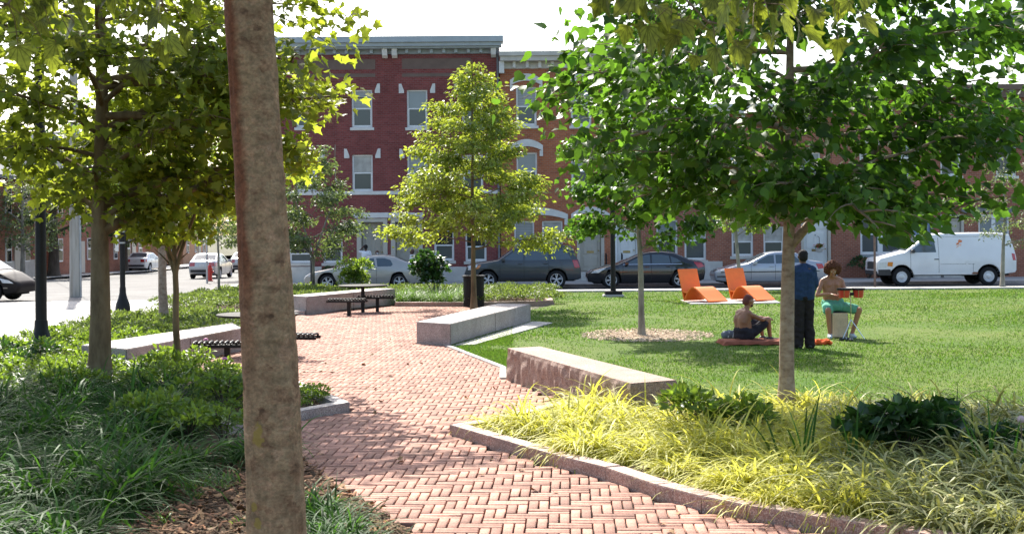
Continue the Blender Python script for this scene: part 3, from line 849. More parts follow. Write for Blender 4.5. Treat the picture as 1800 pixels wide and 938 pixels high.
# --- far houses along the other street, gabled, built with their own walls, roofs and windows
M['brick_far'] = M['brick_brown']
M['siding'] = mat('siding', (0.42, 0.42, 0.40), 0.7, 0.06, 2)
M['siding_orange'] = mat('siding_orange', (0.48, 0.24, 0.13), 0.8, 0.1, 2)
M['shingle_grey'] = mat('shingle_grey', (0.14, 0.145, 0.15), 0.9, 0.25, 4, 0.3, 30)
def far_house(label, x0, x1, y0, y1, eave, ridge, wm, gm=None, axis='x', base_m=None):
    g = gz((y0+y1)/2)
    base = Vector(((x0+x1)/2, (y0+y1)/2, g))
    t = thing('far_house', label, 'house', base)
    def P(name, mb, m, par=None):
        o = ob(name, mb.mesh(name), m, par or t)
        if par is None: o.location = -base
        return o
    P('wall', MB().box(x0, x1, y0, y1, g-0.3, g+eave), wm)
    if base_m: P('stone_base', MB().box(x1-0.2, x1+0.05, y0-0.05, y1, g-0.3, g+1.1), base_m)
    ov = 0.45; e = g+eave; r = g+ridge
    if axis == 'x':   # ridge runs along y, gable faces the camera
        xm = (x0+x1)/2
        P('gable', MB().add([(x0, y0, e), (x1, y0, e), (xm, y0, r)], [(0, 1, 2)]), gm or wm)
        mb = MB()
        for sx in (x0-ov, x1+ov):
            a = [(sx, y0-ov, e-0.1), (xm, y0-ov, r), (xm, y1+ov, r), (sx, y1+ov, e-0.1)]
            mb.add(a + [(p[0], p[1], p[2]+0.2) for p in a], [(0,1,2,3),(7,6,5,4),(0,4,5,1),(2,6,7,3),(0,3,7,4)])
        P('roof', mb, M['shingle_grey'])
        P('bargeboard', MB().add([(x0-ov, y0-ov-0.03, e-0.12), (xm, y0-ov-0.03, r-0.02), (x1+ov, y0-ov-0.03, e-0.12), (x1+ov, y0-ov-0.03, e+0.16), (xm, y0-ov-0.03, r+0.26), (x0-ov, y0-ov-0.03, e+0.16)], [(0, 1, 4, 5), (1, 2, 3, 4)]), M['white_paint'])
    else:
        ym = (y0+y1)/2
        P('gable', MB().add([(x1, y0, e), (x1, y1, e), (x1, ym, r)], [(0, 1, 2)]), gm or wm)
        mb = MB()
        for sy in (y0-ov, y1+ov):
            a = [(x0-ov, sy, e-0.1), (x0-ov, ym, r), (x1+ov, ym, r), (x1+ov, sy, e-0.1)]
            mb.add(a + [(p[0], p[1], p[2]+0.2) for p in a], [(0,1,2,3),(7,6,5,4),(0,4,5,1),(2,6,7,3),(0,3,7,4)])
        P('roof', mb, M['shingle_grey'])
        P('bargeboard', MB().add([(x1+ov+0.03, y0-ov, e-0.12), (x1+ov+0.03, ym, r-0.02), (x1+ov+0.03, y1+ov, e-0.12), (x1+ov+0.03, y1+ov, e+0.16), (x1+ov+0.03, ym, r+0.26), (x1+ov+0.03, y0-ov, e+0.16)], [(0, 1, 4, 5), (1, 2, 3, 4)]), M['white_paint'])
    def win(facing, u, z, w=0.9, h=1.5):
        if facing == 'x':
            f = MB().box(x1-0.02, x1+0.06, u-w/2, u+w/2, g+z, g+z+h)
            o = P('window', f, M['white_paint'])
            for k in range(2): ob('pane', MB().box(x1+0.05, x1+0.07, u-w/2+0.08, u+w/2-0.08, g+z+0.08+k*h/2, g+z+h/2-0.04+k*h/2).mesh('pane'), M['pane_dark'], o)
        else:
            f = MB().box(u-w/2, u+w/2, y0-0.06, y0+0.02, g+z, g+z+h)
            o = P('window', f, M['white_paint'])
            for k in range(2): ob('pane', MB().box(u-w/2+0.08, u+w/2-0.08, y0-0.07, y0-0.05, g+z+0.08+k*h/2, g+z+h/2-0.04+k*h/2).mesh('pane'), M['pane_dark'], o)
    for z in (1.0, 3.9):
        for k in range(3):
            win('x', y0 + (y1-y0)*(k+0.5)/3, z); win('y', x0 + (x1-x0)*(k+0.5)/3, z)
    P('door', MB().box(x1-0.02, x1+0.08, (y0+y1)/2+0.9, (y0+y1)/2+1.9, g+0.15, g+2.3), M['beige_paint'])
    return t
far_house('grey gabled house with white bargeboard beyond the dark minivan', -40, -29.6, 74, 83, 6.0, 9.4, M['brick_far'], M['siding'], 'x', M['limestone'])
far_house('brick gabled house half hidden by the dark street tree', -40, -29.6, 86, 95, 6.2, 9.5, M['brick_far'], M['siding'], 'y')
far_house('brick gabled house behind the utility pole, farther up the street', -40, -29.6, 98, 108, 6.2, 9.6, M['brick_far'], None, 'y')
far_house('orange rendered house at the far end of the street behind the white sedan', -40, -31, 126, 136, 5.4, 8.0, M['siding_orange'], None, 'x')
far_house('pale sided house at the far end of the street behind the parked cars', -22, -12.0, 230, 240, 6.0, 9.5, M['siding'], None, 'x')

# ================================================================== TREES AND PLANTS
def bark_mat(name, c1, c2, c3, scale=3.0, bump=0.6, stretch=0.35):
    m, t, b = base_mat(name); N, L = t.nodes, t.links
    tc = N.new('ShaderNodeTexCoord'); mp = N.new('ShaderNodeMapping'); mp.inputs['Scale'].default_value = (1, 1, stretch)
    L.new(tc.outputs['Object'], mp.inputs[0])
    n = N.new('ShaderNodeTexNoise'); n.inputs['Scale'].default_value = scale; n.inputs['Detail'].default_value = 7; n.inputs['Roughness'].default_value = 0.62
    L.new(mp.outputs[0], n.inputs['Vector'])
    r = N.new('ShaderNodeValToRGB'); e = r.color_ramp.elements
    e[0].position = 0.34; e[0].color = (*c1, 1); e[1].position = 0.66; e[1].color = (*c3, 1); q = e.new(0.5); q.color = (*c2, 1)
    L.new(n.outputs['Fac'], r.inputs['Fac']); L.new(r.outputs['Color'], b.inputs['Base Color'])
    b.inputs['Roughness'].default_value = 0.9; b.inputs['Specular IOR Level'].default_value = 0.2
    n2 = N.new('ShaderNodeTexNoise'); n2.inputs['Scale'].default_value = scale*8; n2.inputs['Detail'].default_value = 6
    L.new(mp.outputs[0], n2.inputs['Vector'])
    bp = N.new('ShaderNodeBump'); bp.inputs['Strength'].default_value = bump; bp.inputs['Distance'].default_value = 0.02
    L.new(n2.outputs['Fac'], bp.inputs['Height']); L.new(bp.outputs[0], b.inputs['Normal'])
    return m
M['bark_brown'] = bark_mat('bark_brown', (0.11, 0.075, 0.042), (0.175, 0.125, 0.07), (0.23, 0.17, 0.10), 6)
M['bark_grey'] = bark_mat('bark_grey', (0.16, 0.145, 0.12), (0.25, 0.23, 0.19), (0.33, 0.30, 0.25), 7)
M['bark_dark'] = bark_mat('bark_dark', (0.05, 0.04, 0.03), (0.08, 0.065, 0.05), (0.11, 0.09, 0.07), 5)
M['bark_pale'] = bark_mat('bark_pale', (0.21, 0.145, 0.105), (0.32, 0.24, 0.185), (0.40, 0.32, 0.255), 9, 0.6, 1.6)
def mottled_bark():
    """plane-tree bark: flaking plates of olive grey, tan and orange brown, with a few yellow spots of paint"""
    m, t, b = base_mat('bark_mottled'); N, L = t.nodes, t.links
    tc = N.new('ShaderNodeTexCoord'); mp = N.new('ShaderNodeMapping'); mp.inputs['Scale'].default_value = (1, 1, 1.25)
    L.new(tc.outputs['Object'], mp.inputs[0])
    wn = N.new('ShaderNodeTexNoise'); wn.inputs['Scale'].default_value = 11; wn.inputs['Detail'].default_value = 6
    L.new(mp.outputs[0], wn.inputs['Vector'])
    ws = N.new('ShaderNodeVectorMath'); ws.operation = 'SCALE'; ws.inputs[3].default_value = 0.13
    L.new(wn.outputs['Color'], ws.inputs[0])
    wa = N.new('ShaderNodeVectorMath'); L.new(mp.outputs[0], wa.inputs[0]); L.new(ws.outputs[0], wa.inputs[1])
    v = N.new('ShaderNodeTexVoronoi'); v.inputs['Scale'].default_value = 16; L.new(wa.outputs[0], v.inputs['Vector'])
    sc = N.new('ShaderNodeSeparateColor'); L.new(v.outputs['Color'], sc.inputs[0])
    bn = N.new('ShaderNodeTexNoise'); bn.inputs['Scale'].default_value = 7.5; bn.inputs['Detail'].default_value = 9; bn.inputs['Roughness'].default_value = 0.68
    L.new(mp.outputs[0], bn.inputs['Vector'])
    mixf = N.new('ShaderNodeMath'); mixf.operation = 'MULTIPLY_ADD'; mixf.inputs[1].default_value = 0.16; L.new(sc.outputs[0], mixf.inputs[0]); L.new(bn.outputs['Fac'], mixf.inputs[2])
    r = N.new('ShaderNodeValToRGB'); e = r.color_ramp.elements
    e[0].position = 0.36; e[0].color = (0.125, 0.075, 0.043, 1); e[1].position = 0.8; e[1].color = (0.43, 0.29, 0.175, 1)
    for p_, c in ((0.46, (0.255, 0.152, 0.086)), (0.54, (0.32, 0.21, 0.118)), (0.62, (0.29, 0.205, 0.116)), (0.70, (0.36, 0.22, 0.128))):
        q = e.new(p_); q.color = (*c, 1)
    L.new(mixf.outputs[0], r.inputs['Fac'])
    ve = N.new('ShaderNodeTexVoronoi'); ve.feature = 'DISTANCE_TO_EDGE'; ve.inputs['Scale'].default_value = 16; L.new(wa.outputs[0], ve.inputs['Vector'])
    # long streak of orange-brown young bark down one side of the upper trunk
    sx = N.new('ShaderNodeSeparateXYZ'); L.new(tc.outputs['Object'], sx.inputs[0])
    n3 = N.new('ShaderNodeTexNoise'); n3.inputs['Scale'].default_value = 4; n3.inputs['Detail'].default_value = 4; L.new(tc.outputs['Object'], n3.inputs['Vector'])
    ma = N.new('ShaderNodeMath'); ma.operation = 'MULTIPLY_ADD'; ma.inputs[1].default_value = -0.16; L.new(n3.outputs['Fac'], ma.inputs[0]); L.new(sx.outputs[0], ma.inputs[2])
    # trunk leans: subtract the lean so the streak follows it
    mz = N.new('ShaderNodeMath'); mz.operation = 'MULTIPLY_ADD'; mz.inputs[1].default_value = 0.047; L.new(sx.outputs[2], mz.inputs[0]); L.new(ma.outputs[0], mz.inputs[2])
    mr = N.new('ShaderNodeMapRange'); mr.inputs[1].default_value = -0.095; mr.inputs[2].default_value = -0.135; mr.inputs[3].default_value = 0; mr.inputs[4].default_value = 1
    L.new(mz.outputs[0], mr.inputs[0])
    zr = N.new('ShaderNodeMapRange'); zr.inputs[1].default_value = 1.3; zr.inputs[2].default_value = 2.1; L.new(sx.outputs[2], zr.inputs[0])
    mm = N.new('ShaderNodeMath'); mm.operation = 'MULTIPLY'; L.new(mr.outputs[0], mm.inputs[0]); L.new(zr.outputs[0], mm.inputs[1])
    mx = N.new('ShaderNodeMixRGB'); mx.inputs[2].default_value = (0.19, 0.075, 0.038, 1); L.new(mm.outputs[0], mx.inputs[0]); L.new(r.outputs['Color'], mx.inputs[1])
    out = mx.outputs[0]
    # dark cracks between plates
    n4 = N.new('ShaderNodeTexNoise'); n4.inputs['Scale'].default_value = 14; n4.inputs['Detail'].default_value = 8; n4.inputs['Roughness'].default_value = 0.7
    L.new(mp.outputs[0], n4.inputs['Vector'])
    cr = N.new('ShaderNodeMapRange'); cr.inputs[1].default_value = 0.36; cr.inputs[2].default_value = 0.62; cr.inputs[3].default_value = 0.62; cr.inputs[4].default_value = 1.2
    L.new(n4.outputs['Fac'], cr.inputs[0])
    ed = N.new('ShaderNodeMapRange'); ed.inputs[1].default_value = 0.0; ed.inputs[2].default_value = 0.11; ed.inputs[3].default_value = 0.0; ed.inputs[4].default_value = 1.0
    L.new(ve.outputs['Distance'], ed.inputs[0])
    em = N.new('ShaderNodeMapRange'); em.inputs[1].default_value = 0.53; em.inputs[2].default_value = 0.62; L.new(wn.outputs['Fac'], em.inputs[0])
    inv = N.new('ShaderNodeMath'); inv.operation = 'SUBTRACT'; inv.inputs[0].default_value = 1.0; L.new(ed.outputs[0], inv.inputs[1])
    pr = N.new('ShaderNodeMath'); pr.operation = 'MULTIPLY'; L.new(inv.outputs[0], pr.inputs[0]); L.new(em.outputs[0], pr.inputs[1])
    dk = N.new('ShaderNodeMath'); dk.operation = 'MULTIPLY_ADD'; dk.inputs[1].default_value = -0.10; dk.inputs[2].default_value = 1.0; L.new(pr.outputs[0], dk.inputs[0])
    cm = N.new('ShaderNodeMath'); cm.operation = 'MULTIPLY'; L.new(cr.outputs[0], cm.inputs[0]); L.new(dk.outputs[0], cm.inputs[1])
    ms = N.new('ShaderNodeVectorMath'); ms.operation = 'SCALE'; L.new(out, ms.inputs[0]); L.new(cm.outputs[0], ms.inputs[3]); out = ms.outputs[0]
    nf = N.new('ShaderNodeTexNoise'); nf.inputs['Scale'].default_value = 55; nf.inputs['Detail'].default_value = 8; nf.inputs['Roughness'].default_value = 0.75; L.new(mp.outputs[0], nf.inputs['Vector'])
    fr_ = N.new('ShaderNodeMapRange'); fr_.inputs[1].default_value = 0.32; fr_.inputs[2].default_value = 0.68; fr_.inputs[3].default_value = 0.66; fr_.inputs[4].default_value = 1.3; L.new(nf.outputs['Fac'], fr_.inputs[0])
    mf = N.new('ShaderNodeVectorMath'); mf.operation = 'SCALE'; L.new(out, mf.inputs[0]); L.new(fr_.outputs[0], mf.inputs[3]); out = mf.outputs[0]
    # yellow paint spots
    for (x, z, rx, rz) in PAINT:
        d1 = N.new('ShaderNodeMath'); d1.operation = 'SUBTRACT'; d1.inputs[1].default_value = x; L.new(sx.outputs[0], d1.inputs[0])
        d1b = N.new('ShaderNodeMath'); d1b.operation = 'DIVIDE'; d1b.inputs[1].default_value = rx; L.new(d1.outputs[0], d1b.inputs[0])
        d2 = N.new('ShaderNodeMath'); d2.operation = 'SUBTRACT'; d2.inputs[1].default_value = z; L.new(sx.outputs[2], d2.inputs[0])
        d2b = N.new('ShaderNodeMath'); d2b.operation = 'DIVIDE'; d2b.inputs[1].default_value = rz; L.new(d2.outputs[0], d2b.inputs[0])
        cb = N.new('ShaderNodeCombineXYZ'); L.new(d1b.outputs[0], cb.inputs[0]); L.new(d2b.outputs[0], cb.inputs[1])
        ln = N.new('ShaderNodeVectorMath'); ln.operation = 'LENGTH'; L.new(cb.outputs[0], ln.inputs[0])
        na = N.new('ShaderNodeMath'); na.operation = 'ADD'; L.new(ln.outputs['Value'], na.inputs[0])
        nn = N.new('ShaderNodeMath'); nn.operation = 'MULTIPLY_ADD'; nn.inputs[1].default_value = 3.2; nn.inputs[2].default_value = -1.6; L.new(n4.outputs['Fac'], nn.inputs[0]); L.new(nn.outputs[0], na.inputs[1])
        fm = N.new('ShaderNodeMapRange'); fm.inputs[1].default_value = 1.0; fm.inputs[2].default_value = 0.8; fm.inputs[3].default_value = 0; fm.inputs[4].default_value = 0.85; L.new(na.outputs[0], fm.inputs[0])
        gy = N.new('ShaderNodeMath'); gy.operation = 'LESS_THAN'; gy.inputs[1].default_value = 0.0; L.new(sx.outputs[1], gy.inputs[0])
        fm2 = N.new('ShaderNodeMath'); fm2.operation = 'MULTIPLY'; L.new(fm.outputs[0], fm2.inputs[0]); L.new(gy.outputs[0], fm2.inputs[1])
        mk = N.new('ShaderNodeMixRGB'); mk.inputs[2].default_value = (0.30, 0.215, 0.055, 1); L.new(fm2.outputs[0], mk.inputs[0]); L.new(out, mk.inputs[1]); out = mk.outputs[0]
    L.new(out, b.inputs['Base Color'])
    b.inputs['Roughness'].default_value = 0.92; b.inputs['Specular IOR Level'].default_value = 0.2
    ad = N.new('ShaderNodeMath'); ad.operation = 'MULTIPLY_ADD'; ad.inputs[1].default_value = -0.15; L.new(pr.outputs[0], ad.inputs[0]); L.new(n4.outputs['Fac'], ad.inputs[2])
    bp = N.new('ShaderNodeBump'); bp.inputs['Strength'].default_value = 0.9; bp.inputs['Distance'].default_value = 0.014
    L.new(ad.outputs[0], bp.inputs['Height']); L.new(bp.outputs[0], b.inputs['Normal'])
    return m

# leaf colours: reflected, transmitted
M['leaf_maple'] = leaf_mat('leaf_maple', (0.040, 0.095, 0.018), (0.135, 0.285, 0.022), 0.5, 0.42, 0.44, spec=0.3)
M['leaf_plane'] = leaf_mat('leaf_plane', (0.085, 0.125, 0.024), (0.37, 0.44, 0.034), 0.4, 0.5, 0.5, spec=0.3)
M['leaf_plane_near'] = leaf_mat('leaf_plane_near', (0.075, 0.088, 0.02), (0.27, 0.26, 0.024), 0.35, 0.5, 0.45, spec=0.3)
M['leaf_hornbeam'] = leaf_mat('leaf_hornbeam', (0.16, 0.215, 0.042), (0.42, 0.50, 0.045), 0.35, 0.45, 0.42)
M['leaf_bright'] = leaf_mat('leaf_bright', (0.085, 0.15, 0.024), (0.27, 0.40, 0.034), 0.35, 0.45, 0.40)
M['leaf_pale'] = leaf_mat('leaf_pale', (0.12, 0.15, 0.07), (0.2, 0.28, 0.06), 0.35, 0.5, 0.36)
M['leaf_dark'] = leaf_mat('leaf_dark', (0.028, 0.068, 0.016), (0.07, 0.17, 0.02), 0.4, 0.4, 0.3)
M['leaf_cover'] = leaf_mat('leaf_cover', (0.08, 0.12, 0.03), (0.2, 0.28, 0.04), 0.45, 0.5, 0.38)
M['blade_dark'] = leaf_mat('blade_dark', (0.032, 0.085, 0.018), (0.09, 0.22, 0.024), 0.5, 0.55, 0.38, spec=0.12)
M['blade_mid'] = leaf_mat('blade_mid', (0.065, 0.125, 0.028), (0.17, 0.32, 0.035), 0.35, 0.42, 0.38, spec=0.35)
M['blade_yellow'] = leaf_mat('blade_yellow', (0.48, 0.47, 0.095), (0.68, 0.66, 0.09), 0.28, 0.55, 0.45, spec=0.3)
M['blade_cream'] = leaf_mat('blade_cream', (0.27, 0.285, 0.11), (0.42, 0.42, 0.10), 0.45, 0.5, 0.4, yellow=(0.50, 0.45, 0.2), spec=0.3)
M['blade_turf'] = leaf_mat('blade_turf', (0.055, 0.115, 0.016), (0.13, 0.25, 0.024), 0.4, 0.6, 0.4, yellow=(0.22, 0.24, 0.06), spec=0.12)
M['petal_pink'] = mat('petal_pink', (0.55, 0.16, 0.32), 0.6, 0.1, 10)

def mirror_leaf(half):
    """half outline from stalk to tip (x>=0) -> leaf fan with a folded midrib"""
    pts = [(x, y) for x, y in half]
    full = pts + [(-x, y) for x, y in pts[::-1][1:-1]]
    V = [(0, 0.38, 0.0)] + [(x, y, abs(x)*0.28 - 0.16*y*y) for x, y in full]
    n = len(full)
    T = [(0, 1+i, 1+(i+1) % n) for i in range(n)]
    return np.array(V), np.array(T)
LEAF_LOBED = mirror_leaf([(0, 0), (0.2, -0.06), (0.46, 0.06), (0.40, 0.24), (0.62, 0.48), (0.34, 0.50), (0.20, 0.62), (0, 1.0)])
LEAF_BROAD = mirror_leaf([(0, 0), (0.30, 0.02), (0.44, 0.28), (0.40, 0.50), (0.22, 0.62), (0, 1.0)])
LEAF_LONG = (np.array([(0, 0, 0), (0.26, 0.35, 0.07), (0.2, 0.7, 0.02), (0, 1, -0.12), (-0.2, 0.7, 0.02), (-0.26, 0.35, 0.07)]), np.array([(0, 1, 2), (0, 2, 3), (0, 3, 4), (0, 4, 5)]))
LEAF_TINY = (np.array([(0, 0, 0), (0.34, 0.5, 0.06), (0, 1, -0.06), (-0.34, 0.5, 0.06)]), np.array([(0, 1, 2), (0, 2, 3)]))

def curled_leaf():
    out = [(0, 0), (0.10, -0.05), (0.24, -0.02), (0.40, 0.03), (0.44, 0.10), (0.36, 0.17), (0.40, 0.26), (0.52, 0.34), (0.60, 0.46), (0.50, 0.47), (0.38, 0.46), (0.30, 0.50), (0.26, 0.58), (0.22, 0.70), (0.12, 0.84), (0, 1.0)]
    full = out + [(-x, y) for x, y in out[::-1][1:-1]]
    z = lambda x, y: abs(x)*0.22 - 0.30*y*y + 0.10*x*x*4*(1 if x > 0 else -0.6) + 0.03*math.sin(9*x + 5*y)
    n = len(full); V = [(0, 0.36, z(0, 0.36))]
    for k in (0.35, 0.7, 1.0):
        for x, y in full:
            q = (x*k, 0.36 + (y-0.36)*k); V.append((*q, z(*q)))
    T = [(0, 1+i, 1+(i+1) % n) for i in range(n)]
    for k in range(2):
        a, b = 1+k*n, 1+(k+1)*n
        for i in range(n): j = (i+1) % n; T += [(a+i, b+i, b+j), (a+i, b+j, a+j)]
    return np.array(V), np.array(T)
LEAF_CURLED = curled_leaf()
def add_veins(m):
    t = m.node_tree; N, L = t.nodes, t.links
    tc = N.new('ShaderNodeTexCoord'); sx = N.new('ShaderNodeSeparateXYZ'); L.new(tc.outputs['Object'], sx.inputs[0])
    prev = None
    for a in (0, 0.72, -0.72, 1.25, -1.25, 0.36, -0.36):
        m1 = N.new('ShaderNodeMath'); m1.operation = 'MULTIPLY'; m1.inputs[1].default_value = math.cos(a); L.new(sx.outputs[0], m1.inputs[0])
        m2 = N.new('ShaderNodeMath'); m2.operation = 'MULTIPLY_ADD'; m2.inputs[1].default_value = -math.sin(a); L.new(sx.outputs[1], m2.inputs[0]); L.new(m1.outputs[0], m2.inputs[2])
        m3 = N.new('ShaderNodeMath'); m3.operation = 'ABSOLUTE'; L.new(m2.outputs[0], m3.inputs[0])
        if prev is not None:
            mn = N.new('ShaderNodeMath'); mn.operation = 'MINIMUM'; L.new(prev, mn.inputs[0]); L.new(m3.outputs[0], mn.inputs[1]); prev = mn.outputs[0]
        else: prev = m3.outputs[0]
    mr = N.new('ShaderNodeMapRange'); mr.inputs[1].default_value = 0.008; mr.inputs[2].default_value = 0.03; mr.inputs[3].default_value = 0.55; mr.inputs[4].default_value = 1.0; L.new(prev, mr.inputs[0])
    nz = N.new('ShaderNodeTexNoise'); nz.inputs['Scale'].default_value = 5; nz.inputs['Detail'].default_value = 6; L.new(tc.outputs['Object'], nz.inputs['Vector'])
    mz = N.new('ShaderNodeMapRange'); mz.inputs[1].default_value = 0.3; mz.inputs[2].default_value = 0.7; mz.inputs[3].default_value = 0.6; mz.inputs[4].default_value = 1.3; L.new(nz.outputs['Fac'], mz.inputs[0])
    pm_ = N.new('ShaderNodeMath'); pm_.operation = 'MULTIPLY'; L.new(mr.outputs[0], pm_.inputs[0]); L.new(mz.outputs[0], pm_.inputs[1])
    for nd in list(N):
        if nd.type == 'BSDF_TRANSLUCENT' or nd.type == 'BSDF_PRINCIPLED':
            s_ = nd.inputs[0] if nd.type == 'BSDF_TRANSLUCENT' else nd.inputs['Base Color']
            src = s_.links[0].from_socket
            vm = N.new('ShaderNodeVectorMath'); vm.operation = 'SCALE'; L.new(src, vm.inputs[0]); L.new(pm_.outputs[0], vm.inputs[3]); L.new(vm.outputs[0], s_)

def unit(v): return v / np.maximum(np.linalg.norm(v, axis=-1, keepdims=True), 1e-9)
def leaf_cloud(P, axis, nrm, size, tmpl):
    """P, axis, nrm (n,3); size (n,) -> verts, tris of n leaves"""
    TV, TT = tmpl
    y = unit(axis); x = unit(np.cross(y, nrm)); z = np.cross(x, y)
    V = P[:, None, :] + size[:, None, None]*(TV[None, :, 0:1]*x[:, None, :] + TV[None, :, 1:2]*y[:, None, :] + TV[None, :, 2:3]*z[:, None, :])
    n, k = len(P), len(TV)
    T = TT[None, :, :] + (np.arange(n)*k)[:, None, None]
    return V.reshape(-1, 3), T.reshape(-1, 3)

def tube_np(path, radii, n=8, seed=0, rough=0.0):
    path = np.asarray(path, float); m = len(path)
    d = np.gradient(path, axis=0); d = unit(d)
    ref = np.array([1.0, 0.13, 0.07]); a = unit(np.cross(d, ref)); b = np.cross(d, a)
    th = np.linspace(0, 2*PI, n, endpoint=False)
    R = np.asarray(radii)[:, None] * np.ones((1, n))
    if rough: 
        r_ = np.random.default_rng(seed); R = R*(1 + rough*r_.normal(0, 1, R.shape))
    V = path[:, None, :] + R[:, :, None]*(np.cos(th)[None, :, None]*a[:, None, :] + np.sin(th)[None, :, None]*b[:, None, :])
    F_ = []
    for i in range(m-1):
        for k in range(n):
            k2 = (k+1) % n
            F_.append((i*n+k, i*n+k2, (i+1)*n+k2, (i+1)*n+k))
    return V.reshape(-1, 3), np.array(F_)
class Geo:
    def __init__(s): s.V, s.F, s.n = [], [], 0
    def add(s, V, F_):
        s.V.append(V); s.F.append(F_ + s.n); s.n += len(V)
    def mesh(s, name, smooth=False): return np_mesh(name, np.vstack(s.V), np.vstack(s.F), smooth)

def tree(name, label, x, y, H, r0, z0, prof, nl, nleaf, lsize, tmpl, leafm, barkm, seed, cat='tree', lean=(0, 0), rise=0.45, droop=0.25, twigs=7,
         jit=0.16, rtop=0.02, zs=0.0, wig=0.05, aim=None, group=None, stems=None, face=0.7, extra=None, singles=0):
    """trunk with limbs and twigs, leaves spread along the twigs"""
    r = np.random.default_rng(seed)
    g = gz(y)
    t = thing(name, label, cat, (x, y, g), group=group)
    trunk, limbs = Geo(), Geo()
    zz = np.concatenate([[-0.1, 0.0, 0.08, 0.2], np.linspace(0.5, H*0.96, 16)])
    wx = np.cumsum(r.normal(0, wig, len(zz)))*0.25; wy = np.cumsum(r.normal(0, wig, len(zz)))*0.25
    def axis(z): 
        z = np.asarray(z, float)
        return np.stack([np.interp(z, zz, wx*np.clip(zz/2, 0, 1)) + lean[0]*z, np.interp(z, zz, wy*np.clip(zz/2, 0, 1)) + lean[1]*z, z], -1)
    rad = lambda z: r0*np.where(z < 0.3, 1 + 0.5*np.clip(0.3-z, 0, 0.3)/0.3, 1)*np.clip(1 - 0.35*z/max(z0, 0.5), 0.65, 1)*np.clip((H - z)/(H - z0*0.9), rtop/r0, 1)**0.8
    if stems is None:
        V, F_ = tube_np(axis(zz), rad(zz), 12, seed, 0.03); trunk.add(V, F_)
    else:
        for (dx, dy, fk) in stems:
            p = axis(zz); s = np.clip((zz-z0*0.8)/(z0*0.6), 0, 2.2)**1.1
            p[:, 0] += dx*s; p[:, 1] += dy*s
            V, F_ = tube_np(p, rad(zz)*fk, 8, seed, 0.03); trunk.add(V, F_)
    anchors, dirs, wts = [], [], []
    L_ = []
    for i in range(nl):
        tt = ((i + 0.5)/nl)**0.95
        za = z0 + tt*(H - z0)*0.92
        az = i*2.39996 + r.uniform(-0.4, 0.4)
        pr = prof(tt) * r.uniform(0.62, 1.15)
        L_.append((za, az, pr, rise*r.uniform(0.6, 1.3)*(1 + 0.5*tt), r.uniform(0.35, 0.55)))
    if extra:
        for (za, az, ln, rs) in extra: L_.append((za, az, ln, rs, 0.8))
    for (za, az, ln, rs, thick) in L_:
        zb = max(za - ln*rs*0.7, z0*0.8)
        d = np.array([math.cos(az), math.sin(az), 0.0])
        s = np.linspace(0, 1, 8)[:, None]
        p = axis(zb)[None, :] + d*ln*s + np.array([0, 0, 1.0])*(ln*(rs*s*1.3 - droop*s*s))
        sw = np.cross(d, [0, 0, 1.0])*ln
        org = np.array([x, y, g])
        p += sw*(0.10*np.sin(s*PI*1.3 + r.uniform(0, 6))*r.uniform(-1, 1))*s + r.normal(0, 0.012*ln, p.shape)*s
        if aim is not None:
            okk = aim(p + org); bad = [i_ for i_ in range(3, 8) if not okk[i_]]
            if bad:   # pruned back to the crown's edge
                q_ = np.linspace(0, max(bad[0]-0.6, 2.4), 8); p = np.stack([np.interp(q_, np.arange(8), p[:, c_]) for c_ in range(3)], 1); ln = ln*q_[-1]/7
        rb = max(float(rad(np.array([zb]))[0])*thick, 0.008)
        V, F_ = tube_np(p, np.linspace(rb, 0.006, 8), 6); limbs.add(V, F_)
        for q in np.linspace(0.25, 1, 10):
            k = q*7; i0 = min(int(k), 6); anchors.append(p[i0] + (p[i0+1]-p[i0])*(k-i0)); dirs.append(d); wts.append(ln*(0.3+q))
        for k in range(twigs):
            q = r.uniform(0.22, 1.0); kk = q*7; i0 = min(int(kk), 6)
            st = p[i0] + (p[i0+1]-p[i0])*(kk-i0)
            a2 = az + r.choice([-1, 1])*r.uniform(0.4, 1.3)
            d2 = np.array([math.cos(a2), math.sin(a2), r.uniform(-0.15, 0.5)])
            l2 = ln*r.uniform(0.18, 0.42)
            s2 = np.linspace(0, 1, 5)[:, None]
            p2 = st + d2*l2*s2 + np.array([0, 0, -1.0])*(l2*0.35*s2*s2)
            if aim is not None and not aim(p2[-1:] + org)[0]: continue
            V, F_ = tube_np(p2, np.linspace(max(rb*0.3, 0.006), 0.003, 5), 4); limbs.add(V, F_)
            for e in np.linspace(0.25, 1, 7):
                j = e*4; j0 = min(int(j), 3); anchors.append(p2[j0] + (p2[j0+1]-p2[j0])*(j-j0)); dirs.append(d2); wts.append(ln)
    anchors = np.array(anchors); dirs = unit(np.array(dirs))
    keep = np.ones(len(anchors), bool)
    wts = np.array(wts); idx = r.choice(len(anchors), nleaf, p=wts/wts.sum())
    P = anchors[idx] + np.clip(r.normal(0, jit, (nleaf, 3)), -1.5*jit, 1.5*jit)*np.array([1, 1, 0.65])
    if aim is not None:
        k = aim(P + np.array([x, y, g])); P = P[k]; idx = idx[k]
    n = len(P)
    ax = dirs[idx] + r.normal(0, 0.55, (n, 3)) + np.array([0, 0, -0.55])
    nr = r.normal(0, face, (n, 3)) + np.array([0, 0, 1.0])
    sz = lsize*(0.45 + 0.9*r.beta(2.2, 2.0, n))
